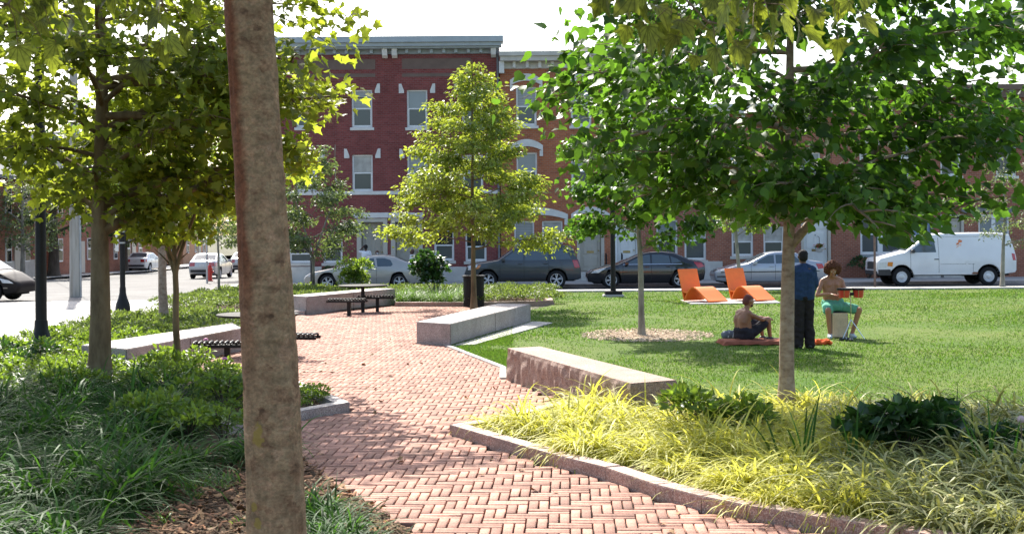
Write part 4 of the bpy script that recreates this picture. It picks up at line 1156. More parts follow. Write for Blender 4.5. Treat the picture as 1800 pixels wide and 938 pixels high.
    if singles:
        # the leaves that show largest are picked out one by one
        dist = np.linalg.norm(P + np.array([x, y, g]) - np.array([0, 0, CH]), axis=1)
        Q = P + np.array([x, y, g]); px = 900 + Q[:, 0]*F/Q[:, 1]; py = HORIZON - (Q[:, 2]-CH)*F/Q[:, 1]
        score = sz/dist*np.where((px > 0) & (px < 1800) & (py > 0), 1, 0.01)
        order = np.argsort(-score); one, many = order[:singles], order[singles:]
    else: one, many = [], np.arange(n)
    V, T = leaf_cloud(P[many], ax[many], nr[many], sz[many], tmpl)
    ob('trunk', trunk.mesh('trunk', True), M[barkm], t)
    ob('limbs', limbs.mesh('limbs', True), M[barkm], t)
    c = ob('crown', np_mesh('crown', V, T), M[leafm], t); c['kind'] = 'stuff'
    if len(one):
        lm = np_mesh('leaf', *tmpl); lm.materials.append(M[leafm])
        for i in one:
            yv = Vector(ax[i]).normalized(); xv = yv.cross(Vector(nr[i])).normalized(); zv = xv.cross(yv)
            o = ob('leaf', lm, None, t)
            o.matrix_basis = Matrix.LocRotScale(Vector(P[i]), Matrix((xv, yv, zv)).transposed().to_quaternion(), (sz[i],)*3)
    return t

# ---- near plane tree: the mottled trunk, its crown above the view, a few sprays hanging in
TY = 6.5
def ptx(px, py): return AT(px, py, TY)
PAINT = []
x_b = -1.12
for px, py, wx_, wz_ in ((462, 761, 11, 20), (455, 880, 6, 9), (461, 913, 8, 9)):
    X, Z = ptx(px, py); PAINT.append((X - x_b, Z, wx_*TY/F, wz_*TY/F))
M['bark_mottled'] = mottled_bark()
def near_plane():
    t = thing('plane_tree', 'nearest plane tree, thick mottled trunk with yellow paint spots at the brick path', 'tree', (x_b, TY, 0))
    zz = np.concatenate([np.linspace(-0.1, 0.5, 7), np.linspace(0.53, 5.2, 190)])
    zs_ = [-0.1, 0.0, 0.15, 0.35, 0.72, 1.24, 1.66, 2.49, 3.32, 4.4, 5.2]
    cx = [-1.115, -1.118, -1.13, -1.14, -1.152, -1.172, -1.186, -1.226, -1.274, -1.33, -1.37]
    hw = [0.25, 0.21, 0.185, 0.165, 0.144, 0.138, 0.131, 0.1185, 0.1165, 0.112, 0.08]
    n = 84
    V = np.zeros((len(zz), n, 3))
    for i, z in enumerate(zz):
        c = np.interp(z, zs_, cx) - x_b; h = np.interp(z, zs_, hw)
        for k in range(n):
            a = 2*PI*k/n; q = (math.cos(a), math.sin(a))
            rr = h*(1 + 0.05*noise.noise((q[0]*1.5, q[1]*1.5, z*1.3)) + 0.045*noise.noise((q[0]*4, q[1]*4, z*3.5)) + 0.018*noise.noise((q[0]*14, q[1]*14, z*9)))
            wq = 0.25*noise.noise((q[0]*3, q[1]*3, z*5)); dv, pv = noise.voronoi((q[0]*1.5 + wq, q[1]*1.5 + wq, z*6.5 + wq)); gap = dv[1] - dv[0]
            fl = noise.noise((q[0]*1.1+5, q[1]*1.1, z*1.1)); ok_ = max(0.0, min(1.0, (fl + 0.12)*4))
            rr += ok_*(0.0045*noise.cell((pv[0].x*9, pv[0].y*9, pv[0].z*9)) - 0.004*max(0, 1 - gap/0.10))
            V[i, k] = (c + q[0]*rr, q[1]*rr, z)
    F_ = [(i*n+k, i*n+(k+1) % n, (i+1)*n+(k+1) % n, (i+1)*n+k) for i in range(len(zz)-1) for k in range(n)]
    ob('trunk', np_mesh('trunk', V.reshape(-1, 3), np.array(F_), True), M['bark_mottled'], t)
    r = np.random.default_rng(5)
    limbs = Geo(); anch = []; drs = []
    # limbs above the frame; hanging sprays reach down at three places
    ends = []
    for (a, ln, zb, up) in ((2.9, 3.0, 4.0, 0.9), (0.6, 3.2, 4.2, 0.9), (-1.2, 2.6, 4.3, 1.2), (1.7, 3.0, 4.5, 1.3), (3.8, 2.8, 4.6, 1.1), (5.3, 2.8, 4.8, 1.4), (-0.2, 2.5, 4.9, 1.8), (2.3, 2.4, 5.1, 1.9)):
        d = np.array([math.cos(a), math.sin(a), 0]); s = np.linspace(0, 1, 9)[:, None]
        c0 = np.array([np.interp(zb, zs_, cx) - x_b, 0, zb])
        p = c0 + d*ln*s + np.array([0, 0, 1.0])*(up*s) + r.normal(0, 0.03, (9, 3))*s
        V_, f_ = tube_np(p, np.linspace(0.06, 0.012, 9), 7); limbs.add(V_, f_)
        for k in range(14):
            q = r.integers(2, 9); st = p[q]; a2 = r.uniform(0, 2*PI); l2 = r.uniform(0.4, 1.0)
            d2 = np.array([math.cos(a2), math.sin(a2), r.uniform(0.0, 0.9)])
            p2 = st + d2*l2*np.linspace(0, 1, 5)[:, None]
            V_, f_ = tube_np(p2, np.linspace(0.012, 0.004, 5), 5); limbs.add(V_, f_)
            for e in p2: anch.append(e); drs.append(d2)
    anch = np.array(anch); drs = np.array(drs); n_ = 2600
    idx = r.integers(0, len(anch), n_); P = anch[idx] + r.normal(0, 0.2, (n_, 3))
    Q = P + np.array([x_b, TY, 0]); top = CH + (HORIZON + 30)*Q[:, 1]/F
    k = (Q[:, 2] > top) & (Q[:, 1] > 1.0); P, idx = P[k], idx[k]; n_ = len(P)
    V_, T_ = leaf_cloud(P, drs[idx] + r.normal(0, 0.6, (n_, 3)) + np.array([0, 0, -0.5]), r.normal(0, 0.6, (n_, 3)) + np.array([0, 0, 1.0]), r.uniform(0.11, 0.2, n_), LEAF_LOBED)
    # hanging sprays: (pixel centre, spread in px, depth, number of leaves)
    sprays = [(40, -5, 90, 5.7, 26, 60), (150, -20, 90, 5.8, 14, 35), (250, 0, 50, 5.6, 12, 45), (285, 55, 28, 5.7, 5, 30), (15, 60, 40, 5.4, 7, 35), (1110, -10, 50, 5.8, 9, 30), (1190, 20, 60, 5.9, 12, 30), (1270, 30, 55, 5.7, 13, 38), (1330, 55, 50, 5.6, 10, 30), (1400, 5, 60, 5.8, 13, 35), (1480, 5, 45, 5.7, 7, 30), (1245, 90, 25, 5.6, 3, 16)]
    M['leaf_hanging'] = leaf_mat('leaf_hanging', (0.075, 0.105, 0.02), (0.26, 0.31, 0.026), 0.5, 0.5, 0.45, spec=0.3); add_veins(M['leaf_hanging'])
    lm = np_mesh('leaf', *LEAF_CURLED, smooth=True); lm.materials.append(M['leaf_hanging'])
    for (px, py, sp, Y, cnt, sv) in sprays:
        X, Z = AT(px, py, Y); X -= x_b
        side = np.array([1.0, 0, 0]) if X > 0 else np.array([-1.0, 0, 0])
        c0 = np.array([-0.2 if X < 0 else 0.0, 0.0, 4.0]); end = np.array([X, Y - TY, Z + 0.12])
        s = np.linspace(0, 1, 10)[:, None]
        p = c0 + (end - c0)*s + np.array([0, 0, 1.0])*(0.45*np.sin(PI*s))
        V2, f2 = tube_np(p, np.linspace(0.03, 0.004, 10), 6); limbs.add(V2, f2)
        for _ in range(cnt):
            lp = np.array([X, Y - TY, Z]) + np.array([r.normal(0, sp*Y/F*0.8), r.normal(0, 0.25), r.normal(0, sv*Y/F*0.7)])
            axv = Vector((r.normal(0, 0.5), r.normal(0, 0.5), -0.75)); nv = Vector((r.normal(0, 0.5), -0.5 + r.normal(0, 0.5), 0.9))
            yv = axv.normalized(); xv = yv.cross(nv).normalized(); zv = xv.cross(yv)
            o = ob('leaf', lm, None, t)
            sz = r.uniform(0.06, 0.14)
            o.matrix_basis = Matrix.LocRotScale(Vector(lp), Matrix((xv, yv, zv)).transposed().to_quaternion(), (sz*r.uniform(0.8, 1.1), sz, sz*r.uniform(0.3, 1.8)))
            m_ = lp - axv.normalized()*0.0
            V2, f2 = tube_np(np.array([lp, (lp*0.6 + p[9]*0.4) + np.array([0, 0, 0.05]), p[9]]), [0.0015, 0.002, 0.003], 4); limbs.add(V2, f2)
    ob('limbs', limbs.mesh('limbs', True), M['bark_brown'], t)
    c = ob('crown', np_mesh('crown', V_, T_), M['leaf_plane_near'], t); c['kind'] = 'stuff'
near_plane()

def GT(px, py): return GP(px, py)
lx, ly = GT(175, 692)
def pl(t): return float(np.interp(t, [0, 0.15, 0.45, 0.8, 1], [1.4, 2.1, 2.75, 2.7, 0.9]))
def plane_edge(Q):
    # the side towards the open paving is lopsided: long high limbs, shorter low ones
    dx = Q[:, 0] - lx
    return (Q[:, 2] > 2.2 + 0.12*np.sin(Q[:, 0]*4)) & (dx < 3.0 + 1.2*np.clip(Q[:, 2] - 3.4, 0, 0.5) + 0.5*np.clip(Q[:, 2] - 3.9, 0, 1.6) + 0.25*np.sin(Q[:, 2]*5 + Q[:, 1]))
tree('plane_tree', 'plane tree with straight brown trunk rising from dark strap-leaved ground cover, yellow green crown', lx, ly, 9.0, 0.165, 2.6, pl, 34, 11500, 0.14, LEAF_LOBED, 'leaf_plane', 'bark_brown', 21,
     lean=(0.012, 0), rise=0.35, droop=0.22, twigs=9, jit=0.2, extra=[(3.55, 3.05, 1.7, 0.55), (3.4, 0.15, 4.0, 0.42), (4.2, -0.1, 4.1, 0.30), (3.3, 0.5, 2.9, 0.35), (4.5, 0.35, 2.6, 0.15), (4.9, -0.35, 3.0, 0.1), (3.9, 0.0, 2.4, 0.05), (4.4, -0.25, 3.0, 0.08), (4.7, 0.15, 3.2, 0.06), (4.5, -0.5, 3.0, 0.1)], singles=130, aim=plane_edge)
bx, by = GT(313, 672)
tree('young_tree', 'slim young tree forking low in front of the granite seat block, brown stem', bx, by, 4.9, 0.058, 1.95, lambda t: float(np.interp(t, [0, 0.3, 1], [0.8, 1.6, 0.5])), 18, 6000, 0.11, LEAF_LOBED, 'leaf_plane', 'bark_brown', 22,
     stems=[(0, 0, 1), (-0.35, 0.1, 0.7), (0.4, -0.1, 0.75)], rise=0.6, aim=lambda Q: Q[:, 2] > 2.02 + 0.1*np.sin(Q[:, 0]*9))
cx_, cy_ = GT(288, 577)
tree('street_tree', 'grey-barked tree standing beyond the granite seat in low leafy cover', cx_, cy_, 7.0, 0.115, 2.5, lambda t: float(np.interp(t, [0, 0.4, 1], [1.3, 2.2, 0.6])), 20, 5200, 0.10, LEAF_BROAD, 'leaf_bright', 'bark_pale', 23)
dx_, dy_ = GT(385, 527)
tree('young_tree', 'thin staked sapling in the clipped ground cover by the parked sedans', dx_, dy_, 4.6, 0.05, 1.9, lambda t: float(np.interp(t, [0, 0.4, 1], [0.8, 1.2, 0.4])), 14, 2600, 0.085, LEAF_BROAD, 'leaf_pale', 'bark_grey', 24)
gx, gy = GT(1383, 738)
def maple_hem(Q):
    # the crown's hem: pruned up to a little over head height, higher over the right-hand lawn
    dx = Q[:, 0] - gx
    hem = 2.08 + np.where(dx < 0, 0.26*-dx, 0.06*dx) + 0.10*np.sin(Q[:, 0]*2.3 + 1.0) + 0.08*np.sin(Q[:, 0]*6.1)
    return Q[:, 2] > hem
def pg(t): return float(np.interp(t, [0, 0.12, 0.4, 0.75, 1], [1.5, 2.05, 2.6, 2.0, 0.5]))
tree('maple_tree', 'maple with straight grey brown trunk in the yellow grass bed, dense dark green crown', gx, gy, 7.4, 0.098, 2.45, pg, 34, 12300, 0.142, LEAF_BROAD, 'leaf_maple', 'bark_pale', 31,
     rise=0.38, droop=0.30, twigs=10, jit=0.2, extra=[(3.3, 0.1, 2.0, 0.95), (2.9, 3.05, 2.0, 0.15), (3.6, 3.3, 2.5, 0.15), (4.4, 2.9, 2.7, 0.1), (2.8, 0.2, 2.5, 0.1), (4.2, 0.3, 2.8, 0.1), (2.7, -1.2, 2.0, 0.05), (2.7, -2.0, 2.0, 0.05)], singles=160, aim=maple_hem)
fx_, fy_ = GT(1128, 594)
tree('young_tree', 'slender grey-barked maple standing in a ring of bark mulch on the lawn', fx_, fy_, 6.6, 0.07, 2.15, lambda t: float(np.interp(t, [0, 0.35, 1], [1.15, 1.85, 0.6])), 24, 10500, 0.115, LEAF_BROAD, 'leaf_maple', 'bark_grey', 41, twigs=8)
ex, ey = GT(833, 547)
tree('hornbeam_tree', 'pointed yellow green tree growing beside the trash can before the brick houses', ex, ey, 7.15, 0.085, 1.95, lambda t: float(np.interp(t, [0, 0.12, 0.4, 0.7, 0.9, 1], [2.2, 2.45, 1.85, 1.1, 0.5, 0.12])), 46, 21000, 0.125, LEAF_LONG, 'leaf_hornbeam', 'bark_brown', 51,
     rise=0.22, droop=0.10, twigs=12, jit=0.14, wig=0.03)
tree('young_tree', 'pale-leaved multi-stem young tree in the back planting in front of the red brick house', AT(552, 500, 46)[0], 46, 5.5, 0.07, 1.6, lambda t: float(np.interp(t, [0, 0.3, 0.7, 1], [1.1, 1.5, 1.2, 0.4])), 22, 7000, 0.13, LEAF_LONG, 'leaf_pale', 'bark_grey', 61, stems=[(-0.25, 0, 0.8), (0.3, 0.1, 0.8)])
tree('young_tree', 'thin street tree directly behind the orange chair beside the silver sedan', AT(1300, 480, 49.3)[0], 49.3, 4.6, 0.085, 2.3, lambda t: float(np.interp(t, [0, 0.4, 1], [1.0, 1.3, 0.4])), 14, 2200, 0.12, LEAF_BROAD, 'leaf_bright', 'bark_grey', 62)
tree('young_tree', 'sparse street tree with thin trunk in front of the white van', AT(1762, 480, 49.3)[0], 49.3, 5.4, 0.085, 1.75, lambda t: float(np.interp(t, [0, 0.4, 1], [1.2, 1.6, 0.5])), 16, 1900, 0.10, LEAF_LONG, 'leaf_pale', 'bark_grey', 63, rise=0.3)
# trees by the far houses and along the other street
FT = [(-28.2, 77, 6.2, 'pale silvery street tree in front of the grey gabled house', 'leaf_pale', 'bark_grey', 0.16, 2.6, 3200),
      (-28.3, 82.5, 10.0, 'tall dark street tree with broad trunk before the brick gabled house', 'leaf_dark', 'bark_dark', 0.38, 4.0, 5200),
      (-28.6, 99, 8.0, 'dark green tree on the far pavement beyond the utility pole', 'leaf_dark', 'bark_dark', 0.2, 3.2, 3200),
      (-30.2, 116, 8.5, 'bright green tree beyond the white sedan at the far pavement', 'leaf_bright', 'bark_dark', 0.2, 3.4, 3200),
      (-24.5, 150, 9.0, 'dark tree closing the far end of the street, beside the orange house', 'leaf_dark', 'bark_dark', 0.25, 4.5, 3200),
      (-14.5, 72, 6.5, 'olive street tree over the silver parked sedans', 'leaf_pale', 'bark_grey', 0.13, 2.4, 3600),
      (-13.0, 98, 8.0, 'green street tree farther along behind the silver parked sedans', 'leaf_bright', 'bark_grey', 0.16, 3.2, 3200),
      (-18, 170, 9.5, 'bushy green tree far down the middle of the other street', 'leaf_bright', 'bark_dark', 0.25, 5.0, 3000),
      (-34, 170, 10, 'dark bushy tree far behind the orange house', 'leaf_dark', 'bark_dark', 0.25, 5.0, 3000),
      (-46, 108, 9.5, 'dark tree crown rising behind the brick gabled houses', 'leaf_dark', 'bark_dark', 0.25, 5.0, 3000)]
for i, (X, Y, H, lab, lm_, bm_, r0, R, nlf) in enumerate(FT):
    tree('street_tree', lab, X, Y, H, r0, H*0.32, (lambda R: lambda t: float(np.interp(t, [0, 0.4, 1], [R*0.7, R, R*0.3])))(R), 22, nlf, 0.24 if R > 2.7 else 0.17, LEAF_LONG, lm_, bm_, 70+i, jit=0.3, twigs=6)

# ------------------------------------------------------------------ grasses, strap leaves, shrubs
def blades(n, L0, L1, w, spread, up, curl, seed, base_r=0.08, segs=5, bias=None, width_prof=(0.7, 1, 0.9, 0.6, 0.05)):
    """tuft of arching ribbons"""
    r = np.random.default_rng(seed)
    az = r.uniform(0, 2*PI, n); L = r.uniform(L0, L1, n); out = np.abs(r.normal(spread, spread*0.45, n)); cu = curl*r.uniform(0.6, 1.4, n)
    if bias is not None: az = np.where(r.uniform(0, 1, n) < 0.6, r.normal(bias, 0.85, n), az)
    b0 = np.stack([r.normal(0, base_r, n), r.normal(0, base_r, n), np.zeros(n)], 1)
    d = np.stack([np.cos(az), np.sin(az), np.zeros(n)], 1); side = np.stack([-np.sin(az), np.cos(az), np.zeros(n)], 1)
    tw = r.normal(0, 0.5, n)
    side = side + np.array([0, 0, 1.0])*tw[:, None]*0.4 + d*r.normal(0, 0.3, n)[:, None]
    side = unit(side)
    s = np.linspace(0, 1, segs+1)
    V = np.zeros((n, segs+1, 2, 3))
    wp = np.interp(s, np.linspace(0, 1, len(width_prof)), width_prof)
    th0 = np.arctan2(np.full(n, up), out)
    pos = b0.copy(); 
    for i in range(segs+1):
        if i:
            th = th0 - cu*(s[i]**1.3)
            pos = pos + (d*np.cos(th)[:, None] + np.array([0, 0, 1.0])*np.sin(th)[:, None])*(L/segs)[:, None]
        ww = side*(w*r.uniform(0.75, 1.25, n)*wp[i]*0.5)[:, None]
        V[:, i, 0] = pos - ww; V[:, i, 1] = pos + ww
    V[..., 2] = np.maximum(V[..., 2], -0.03)
    k = 2*(segs+1)
    Fq = np.array([(2*i, 2*i+1, 2*i+3, 2*i+2) for i in range(segs)])
    return V.reshape(-1, 3), (Fq[None] + (np.arange(n)*k)[:, None, None]).reshape(-1, 4)
def tuft_meshes(name, k, m, **kw):
    return [(*blades(seed=100+i+len(name)*7, **kw), m) for i in range(k)]
def scatter(poly, gap, test=None, tries=6000, seed=0, front=None):
    r = np.random.default_rng(seed); xs = [p[0] for p in poly]; ys = [p[1] for p in poly]; out = []
    for _ in range(tries):
        X, Y = r.uniform(min(xs), max(xs)), r.uniform(min(ys), max(ys))
        if not in_poly(X, Y, poly) or Y < 4: continue
        if test and not test(X, Y): continue
        g = gap(X, Y) if callable(gap) else gap
        if all((X-a)**2 + (Y-b)**2 > g*g for a, b in out): out.append((X, Y))
    return out
def in_view(X, Y, m=2.2): return Y > 5 and abs(X) < 900*Y/F + m
def place(name, group, tmpls, pts, smin=0.8, smax=1.2, seed=0, z=0.04, turn=PI):
    """an uncountable planting: every tuft placed, all in one mass"""
    r = np.random.default_rng(seed); G = Geo()
    for (X, Y) in pts:
        V, F_, m = tmpls[r.integers(len(tmpls))]
        s = r.uniform(smin, smax); a = r.uniform(-turn, turn); c, q = math.cos(a), math.sin(a)
        P = V*np.array([s, s, s*r.uniform(0.85, 1.15)])
        G.add(np.stack([P[:, 0]*c - P[:, 1]*q + X, P[:, 0]*q + P[:, 1]*c + Y, P[:, 2] + gz(Y) + z], 1), F_)
    o = ob(name, G.mesh(name, G.F[0].shape[1] == 4), m)
    return meta(o, group, None, None, 'stuff')
hk_y = tuft_meshes('yellow_grass', 5, M['blade_yellow'], n=470, L0=0.34, L1=0.66, w=0.017, spread=0.8, up=1.0, curl=1.9, base_r=0.11, segs=6, bias=-2.15)
hk_c = tuft_meshes('cream_grass', 5, M['blade_cream'], n=330, L0=0.36, L1=0.72, w=0.022, spread=0.75, up=1.0, curl=2.0, base_r=0.11, segs=6, bias=-2.15)
KERB_SEGS = list(zip(KERB_R[:-1], KERB_R[1:])) + [((-0.66, 14.2), (-0.3, 14.62)), ((-0.3, 14.62), (0.98, 16.5))]
def kerb_dist(X, Y):
    return min((Vector((X, Y)) - (Vector(a) + (Vector(b)-Vector(a))*max(0, min(1, (Vector((X, Y))-Vector(a)).dot(Vector(b)-Vector(a))/(Vector(b)-Vector(a)).length_squared)))).length for a, b in KERB_SEGS)
def clear_B(X, Y):
    if kerb_dist(X, Y) < 0.44: return False
    if math.hypot(X-gx, Y-gy) < 0.25: return False
    for (ax_, ay_, ar) in SHRUBS_R:
        if math.hypot(X-ax_, Y-ay_) < ar: return False
    # keep off the rough stone block
    (x0, y0), (x1, y1) = WALL_B[0], WALL_B[3]
    d = ((X-x0)*(y1-y0) - (Y-y0)*(x1-x0))/math.hypot(x1-x0, y1-y0)
    if 14.6 < Y < 19.5 and (d < 0.0 and d > -0.8): return False
    return True
def at_h(px, py, h):
    """where a plant of height h whose top shows at this pixel stands"""
    u, v = unroll(px, py); Y = F*(CH - h)/v
    return (u*Y/F, Y)
SHRUBS_R = [(*at_h(1235, 672, 0.62), 0.45), (*at_h(1310, 728, 0.3), 0.25), (*at_h(1590, 690, 0.72), 0.5), (*at_h(1660, 720, 0.5), 0.3), (*at_h(1760, 735, 0.5), 0.3)]
def back_gap(X, Y):
    return 0.41
pts = scatter(BED_R, back_gap, lambda X, Y: in_view(X, Y) and clear_B(X, Y) and Y < 17.2, 9000, 3)
kerb_in = lambda X, Y: True
yel = [p for p in pts if p[0] < 3.1 + (p[1]-12)*0.1 and p[0] - 0.25*(p[1]-10) < 2.2 + 0.3]
ys = set(yel)
place('yellow_grass', 'mound of arching bright yellow Japanese forest grass in the kerbed bed', hk_y, yel, 0.85, 1.35, 1, turn=0.5)
place('striped_grass', 'mound of arching cream and green striped grass in the shaded end of the bed', hk_c, [p for p in pts if p not in ys], 0.9, 1.35, 2, turn=0.5)

lir = tuft_meshes('liriope', 5, M['blade_dark'], n=300, L0=0.36, L1=0.74, w=0.017, spread=0.65, up=1.0, curl=1.8, base_r=0.10, segs=6)
mid = tuft_meshes('lily', 4, M['blade_mid'], n=130, L0=0.3, L1=0.6, w=0.02, spread=0.55, up=1.0, curl=1.7, base_r=0.08, segs=5)
def bare(X, Y):   # bark mulch left open in front of the strap leaves
    return X > -3.0 + 0.15*math.sin(Y*5) and Y < (12.3 if X < -2.4 else 13.0) + 0.25*math.sin(X*4)
MID = ccw([(-1.8, 16.0), (-3.3, 19.5), (-4.4, 20.3), (-3.5, 14.4)])
def lir_ok(X, Y):
    if bare(X, Y) or not in_view(X, Y) or in_poly(X, Y, MID): return False
    if math.hypot(X-lx, Y-ly) < 0.25 or math.hypot(X-x_b, Y-TY) < 0.6: return False
    if Y > 12.6 and X > -3.5: return False
    return Y < 17.3 + 0.35*math.sin(X*3)
pts = scatter(BED_L, lambda X, Y: 0.42 if Y < 13 else 0.46, lir_ok, 9000, 5)
place('strap_leaf_grass', 'dark glossy strap-leaved lilyturf massed in the shady bed', lir, pts, 0.7, 1.4, 6)
# the clumps that lean over the bricks behind the trunk foot
place('strap_leaf_grass', 'dark lilyturf spilling over the brick path at the foot of the mottled trunk', lir, [at_h(*q, 0.38) for q in ((556, 842), (590, 868), (560, 880), (620, 898), (575, 915), (640, 925), (660, 945))], 0.62, 0.8, 8)

def bush_mesh(name, m, n, R, Hh, ls, tmpl, seed, hollow=0.35, raw=False):
    r = np.random.default_rng(seed)
    # several overlapping lobes of leaves on upright stems
    lob = [(r.normal(0, R*0.45), r.normal(0, R*0.45), r.uniform(0.35, 0.75)*Hh, R*r.uniform(0.35, 0.6)) for _ in range(7)]
    k = r.integers(0, len(lob), n); c = np.array(lob)[k]
    d = unit(r.normal(0, 1, (n, 3))); d[:, 2] = np.abs(d[:, 2])*0.9 - 0.25
    P = c[:, :3] + d*c[:, 3:4]*np.array([1, 1, Hh/R*0.6])*r.uniform(hollow, 1, (n, 1))**0.5
    P[:, 2] = np.maximum(P[:, 2], 0.02)
    V, T = leaf_cloud(P, d + r.normal(0, 0.5, (n, 3)) + np.array([0, 0, 0.25]), r.normal(0, 0.6, (n, 3)) + np.array([0, 0, 1.0]) + d*0.4, ls*r.uniform(0.6, 1.25, n), tmpl)
    if raw: return V, T, m
    me = np_mesh(name, V, T); me.materials.append(m)
    return me
def stems_mesh(R, Hh, seed, k=7):
    r = np.random.default_rng(seed); g = Geo()
    for _ in range(k):
        e = np.array([r.normal(0, R*0.4), r.normal(0, R*0.4), Hh*r.uniform(0.5, 0.85)])
        V, F_ = tube_np(np.array([[0, 0, -0.05], e*np.array([0.4, 0.4, 0.5]), e]), [0.014, 0.01, 0.005], 5); g.add(V, F_)
    return g.mesh('stems', True)
def shrub(name, label, x, y, me, s=1.0, rz=0, Hh=0.6, R=0.5, z=0.05, cat='shrub', group=None, seed=0):
    t = thing(name, label, cat, (x, y, gz(y)+z), rz, group)
    t.scale = (s, s, s)
    o = ob('foliage', me, None, t); o['kind'] = 'stuff'
    ob('stems', stems_mesh(R, Hh, seed), M['bark_dark'], t)
    return t
b1 = bush_mesh('foliage', M['leaf_bright'], 900, 0.42, 0.6, 0.085, LEAF_LONG, 201)
shrub('hydrangea', 'rounded bright green shrub standing in the yellow grass near the rough stone seat', SHRUBS_R[0][0], SHRUBS_R[0][1], b1, 1.15, 0.3, 0.6, 0.42, z=-0.04, seed=1)
shrub('hydrangea', 'small leafy shrub low in the yellow grass beside the maple trunk', SHRUBS_R[1][0], SHRUBS_R[1][1], b1, 0.5, 2.0, 0.5, 0.42, seed=2)
b2 = bush_mesh('foliage', M['leaf_dark'], 750, 0.45, 0.7, 0.12, LEAF_BROAD, 202)
shrub('hydrangea', 'dark broad-leaved shrub at the lawn edge behind striped grass', SHRUBS_R[2][0], SHRUBS_R[2][1], b2, 0.92, 0.8, 0.65, 0.42, seed=3)
shrub('hydrangea', 'lower dark shrub next to the broad-leaved one, shaded at the lawn edge', SHRUBS_R[3][0], SHRUBS_R[3][1], b2, 0.5, 2.2, 0.6, 0.42, seed=4)
shrub('hydrangea', 'dark shrub at the edge of the frame with a faded pink flower head', SHRUBS_R[4][0], SHRUBS_R[4][1], b2, 0.6, 4.0, 0.6, 0.42, seed=5)
iris = tuft_meshes('iris', 2, M['blade_dark'], n=8, L0=0.5, L1=0.85, w=0.026, spread=0.22, up=1.0, curl=0.5, base_r=0.09, segs=5)
iris_me = np_mesh('iris', iris[0][0], iris[0][1], True); iris_me.materials.append(M['blade_dark'])
for (px, py, lab) in ((1505, 705, 'few tall dark iris blades beside the broad-leaved shrub'), (1672, 690, 'tall dark sword leaves between the two shaded shrubs'), (1735, 712, 'dark sword leaves close to the shrub with the pink flower'), (1412, 700, 'single leafy flower stalk beside the maple trunk')):
    X, Y = at_h(px, py, 0.7); o = ob('iris', iris_me, None, None, (X, Y, 0.05), px); meta(o, lab, 'plant')
X, Y = at_h(1795, 737, 0.55)
fh = MB().lathe([(0.0, -0.03), (0.03, -0.02), (0.036, 0.005), (0.02, 0.03), (0.0, 0.036)], 12, (0, 0, 0.5)); t = thing('flower', 'faded pale pink hydrangea flower head above the shaded shrub', 'flower', (X, Y, 0.05))
ob('flower_head', fh.mesh('flower_head', 60), mat('faded_petal', (0.5, 0.36, 0.34), 0.8, 0.2, 30, 0.5, 60), t)
ob('stalk', MB().tube([(0.02, 0, -0.05), (0, 0, 0.46)], 0.006, 5).mesh('stalk'), M['bark_brown'], t)

# lush low shrubs breaking through the strap leaves in front of the kerb corner and seat
bl = np_mesh('foliage', *bush_mesh('foliage', M['leaf_bright'], 620, 0.42, 0.5, 0.07, LEAF_LONG, 260, raw=True)[:2]); bl.materials.append(M['leaf_bright'])
for (px, py, h, s_, lab) in ((262, 690, 0.5, 1.1, 'round leafy green shrub close beside the plane tree in the strap-leaved bed'), (330, 700, 0.5, 1.0, 'bushy green shrub between the plane tree and the mottled trunk'), (395, 660, 0.5, 1.15, 'tall leafy perennial bush touching the mottled trunk, by the slatted seat'), (395, 715, 0.45, 0.9, 'low leafy bush at the kerb end beside the mottled trunk'), (110, 650, 0.45, 1.0, 'lime green leafy bush in front of the tall lamp post')):
    X, Y = at_h(px, py, h); shrub('leafy_shrub', lab, X, Y, bl, s_, px*0.7, 0.5, 0.42, seed=px)
# leafy perennials of the sunny middle of the shady bed
pm = [bush_mesh('perennial', M['leaf_bright'], 420, 0.34, 0.42, 0.07, LEAF_LONG, 210+i, raw=True) for i in range(3)]
pc = [bush_mesh('perennial', M['leaf_cover'], 430, 0.40, 0.38, 0.065, LEAF_LONG, 220+i, raw=True) for i in range(3)]
pd = [bush_mesh('perennial', M['leaf_dark'], 420, 0.36, 0.42, 0.06, LEAF_LONG, 230+i, raw=True) for i in range(2)]
def seat_clear(X, Y): return not in_poly(X, Y, ccw([(-5.6, 19.9), (-4.6, 24.8), (-5.3, 26.5), (-7.1, 21.2)])) and math.hypot(X-bx, Y-by) > 0.15
small = [(V*0.55, T, m) for V, T, m in pc] + [(V*0.6, T, m) for V, T, m in pm]
place('ground_cover', 'small leafy ground cover inside the pointed planter corner', small, scatter(MID, 0.3, lambda X, Y: in_poly(X, Y, ccw([(-2.25, 16.35), (-3.5, 19.2), (-4.4, 20.0), (-3.6, 14.9)])), 900, 31), 0.7, 1.1, 32)
pts = scatter(BED_L, 0.43, lambda X, Y: in_view(X, Y) and 17.0 < Y < 24.5 and seat_clear(X, Y) and not in_poly(X, Y, MID), 6000, 9)
place('perennial', 'bushy bright green perennial in the sunlit part of the shady bed', pm, [p for i, p in enumerate(pts) if i % 3 != 2], 0.8, 1.25, 10)
place('lily_plant', 'fresh green arching day lily clump between the slim trees', mid, [p for i, p in enumerate(pts) if i % 3 == 2], 0.8, 1.2, 11)
pts = scatter(BED_L, 0.5, lambda X, Y: in_view(X, Y) and Y >= 24.3 and seat_clear(X, Y), 5000, 12)
place('perennial', 'grey green leafy ground cover plant behind the granite seat near the plaza', pc, pts, 0.85, 1.2, 13)
pdm = np_mesh('foliage', *pd[0][:2]); pdm.materials.append(M['leaf_dark'])
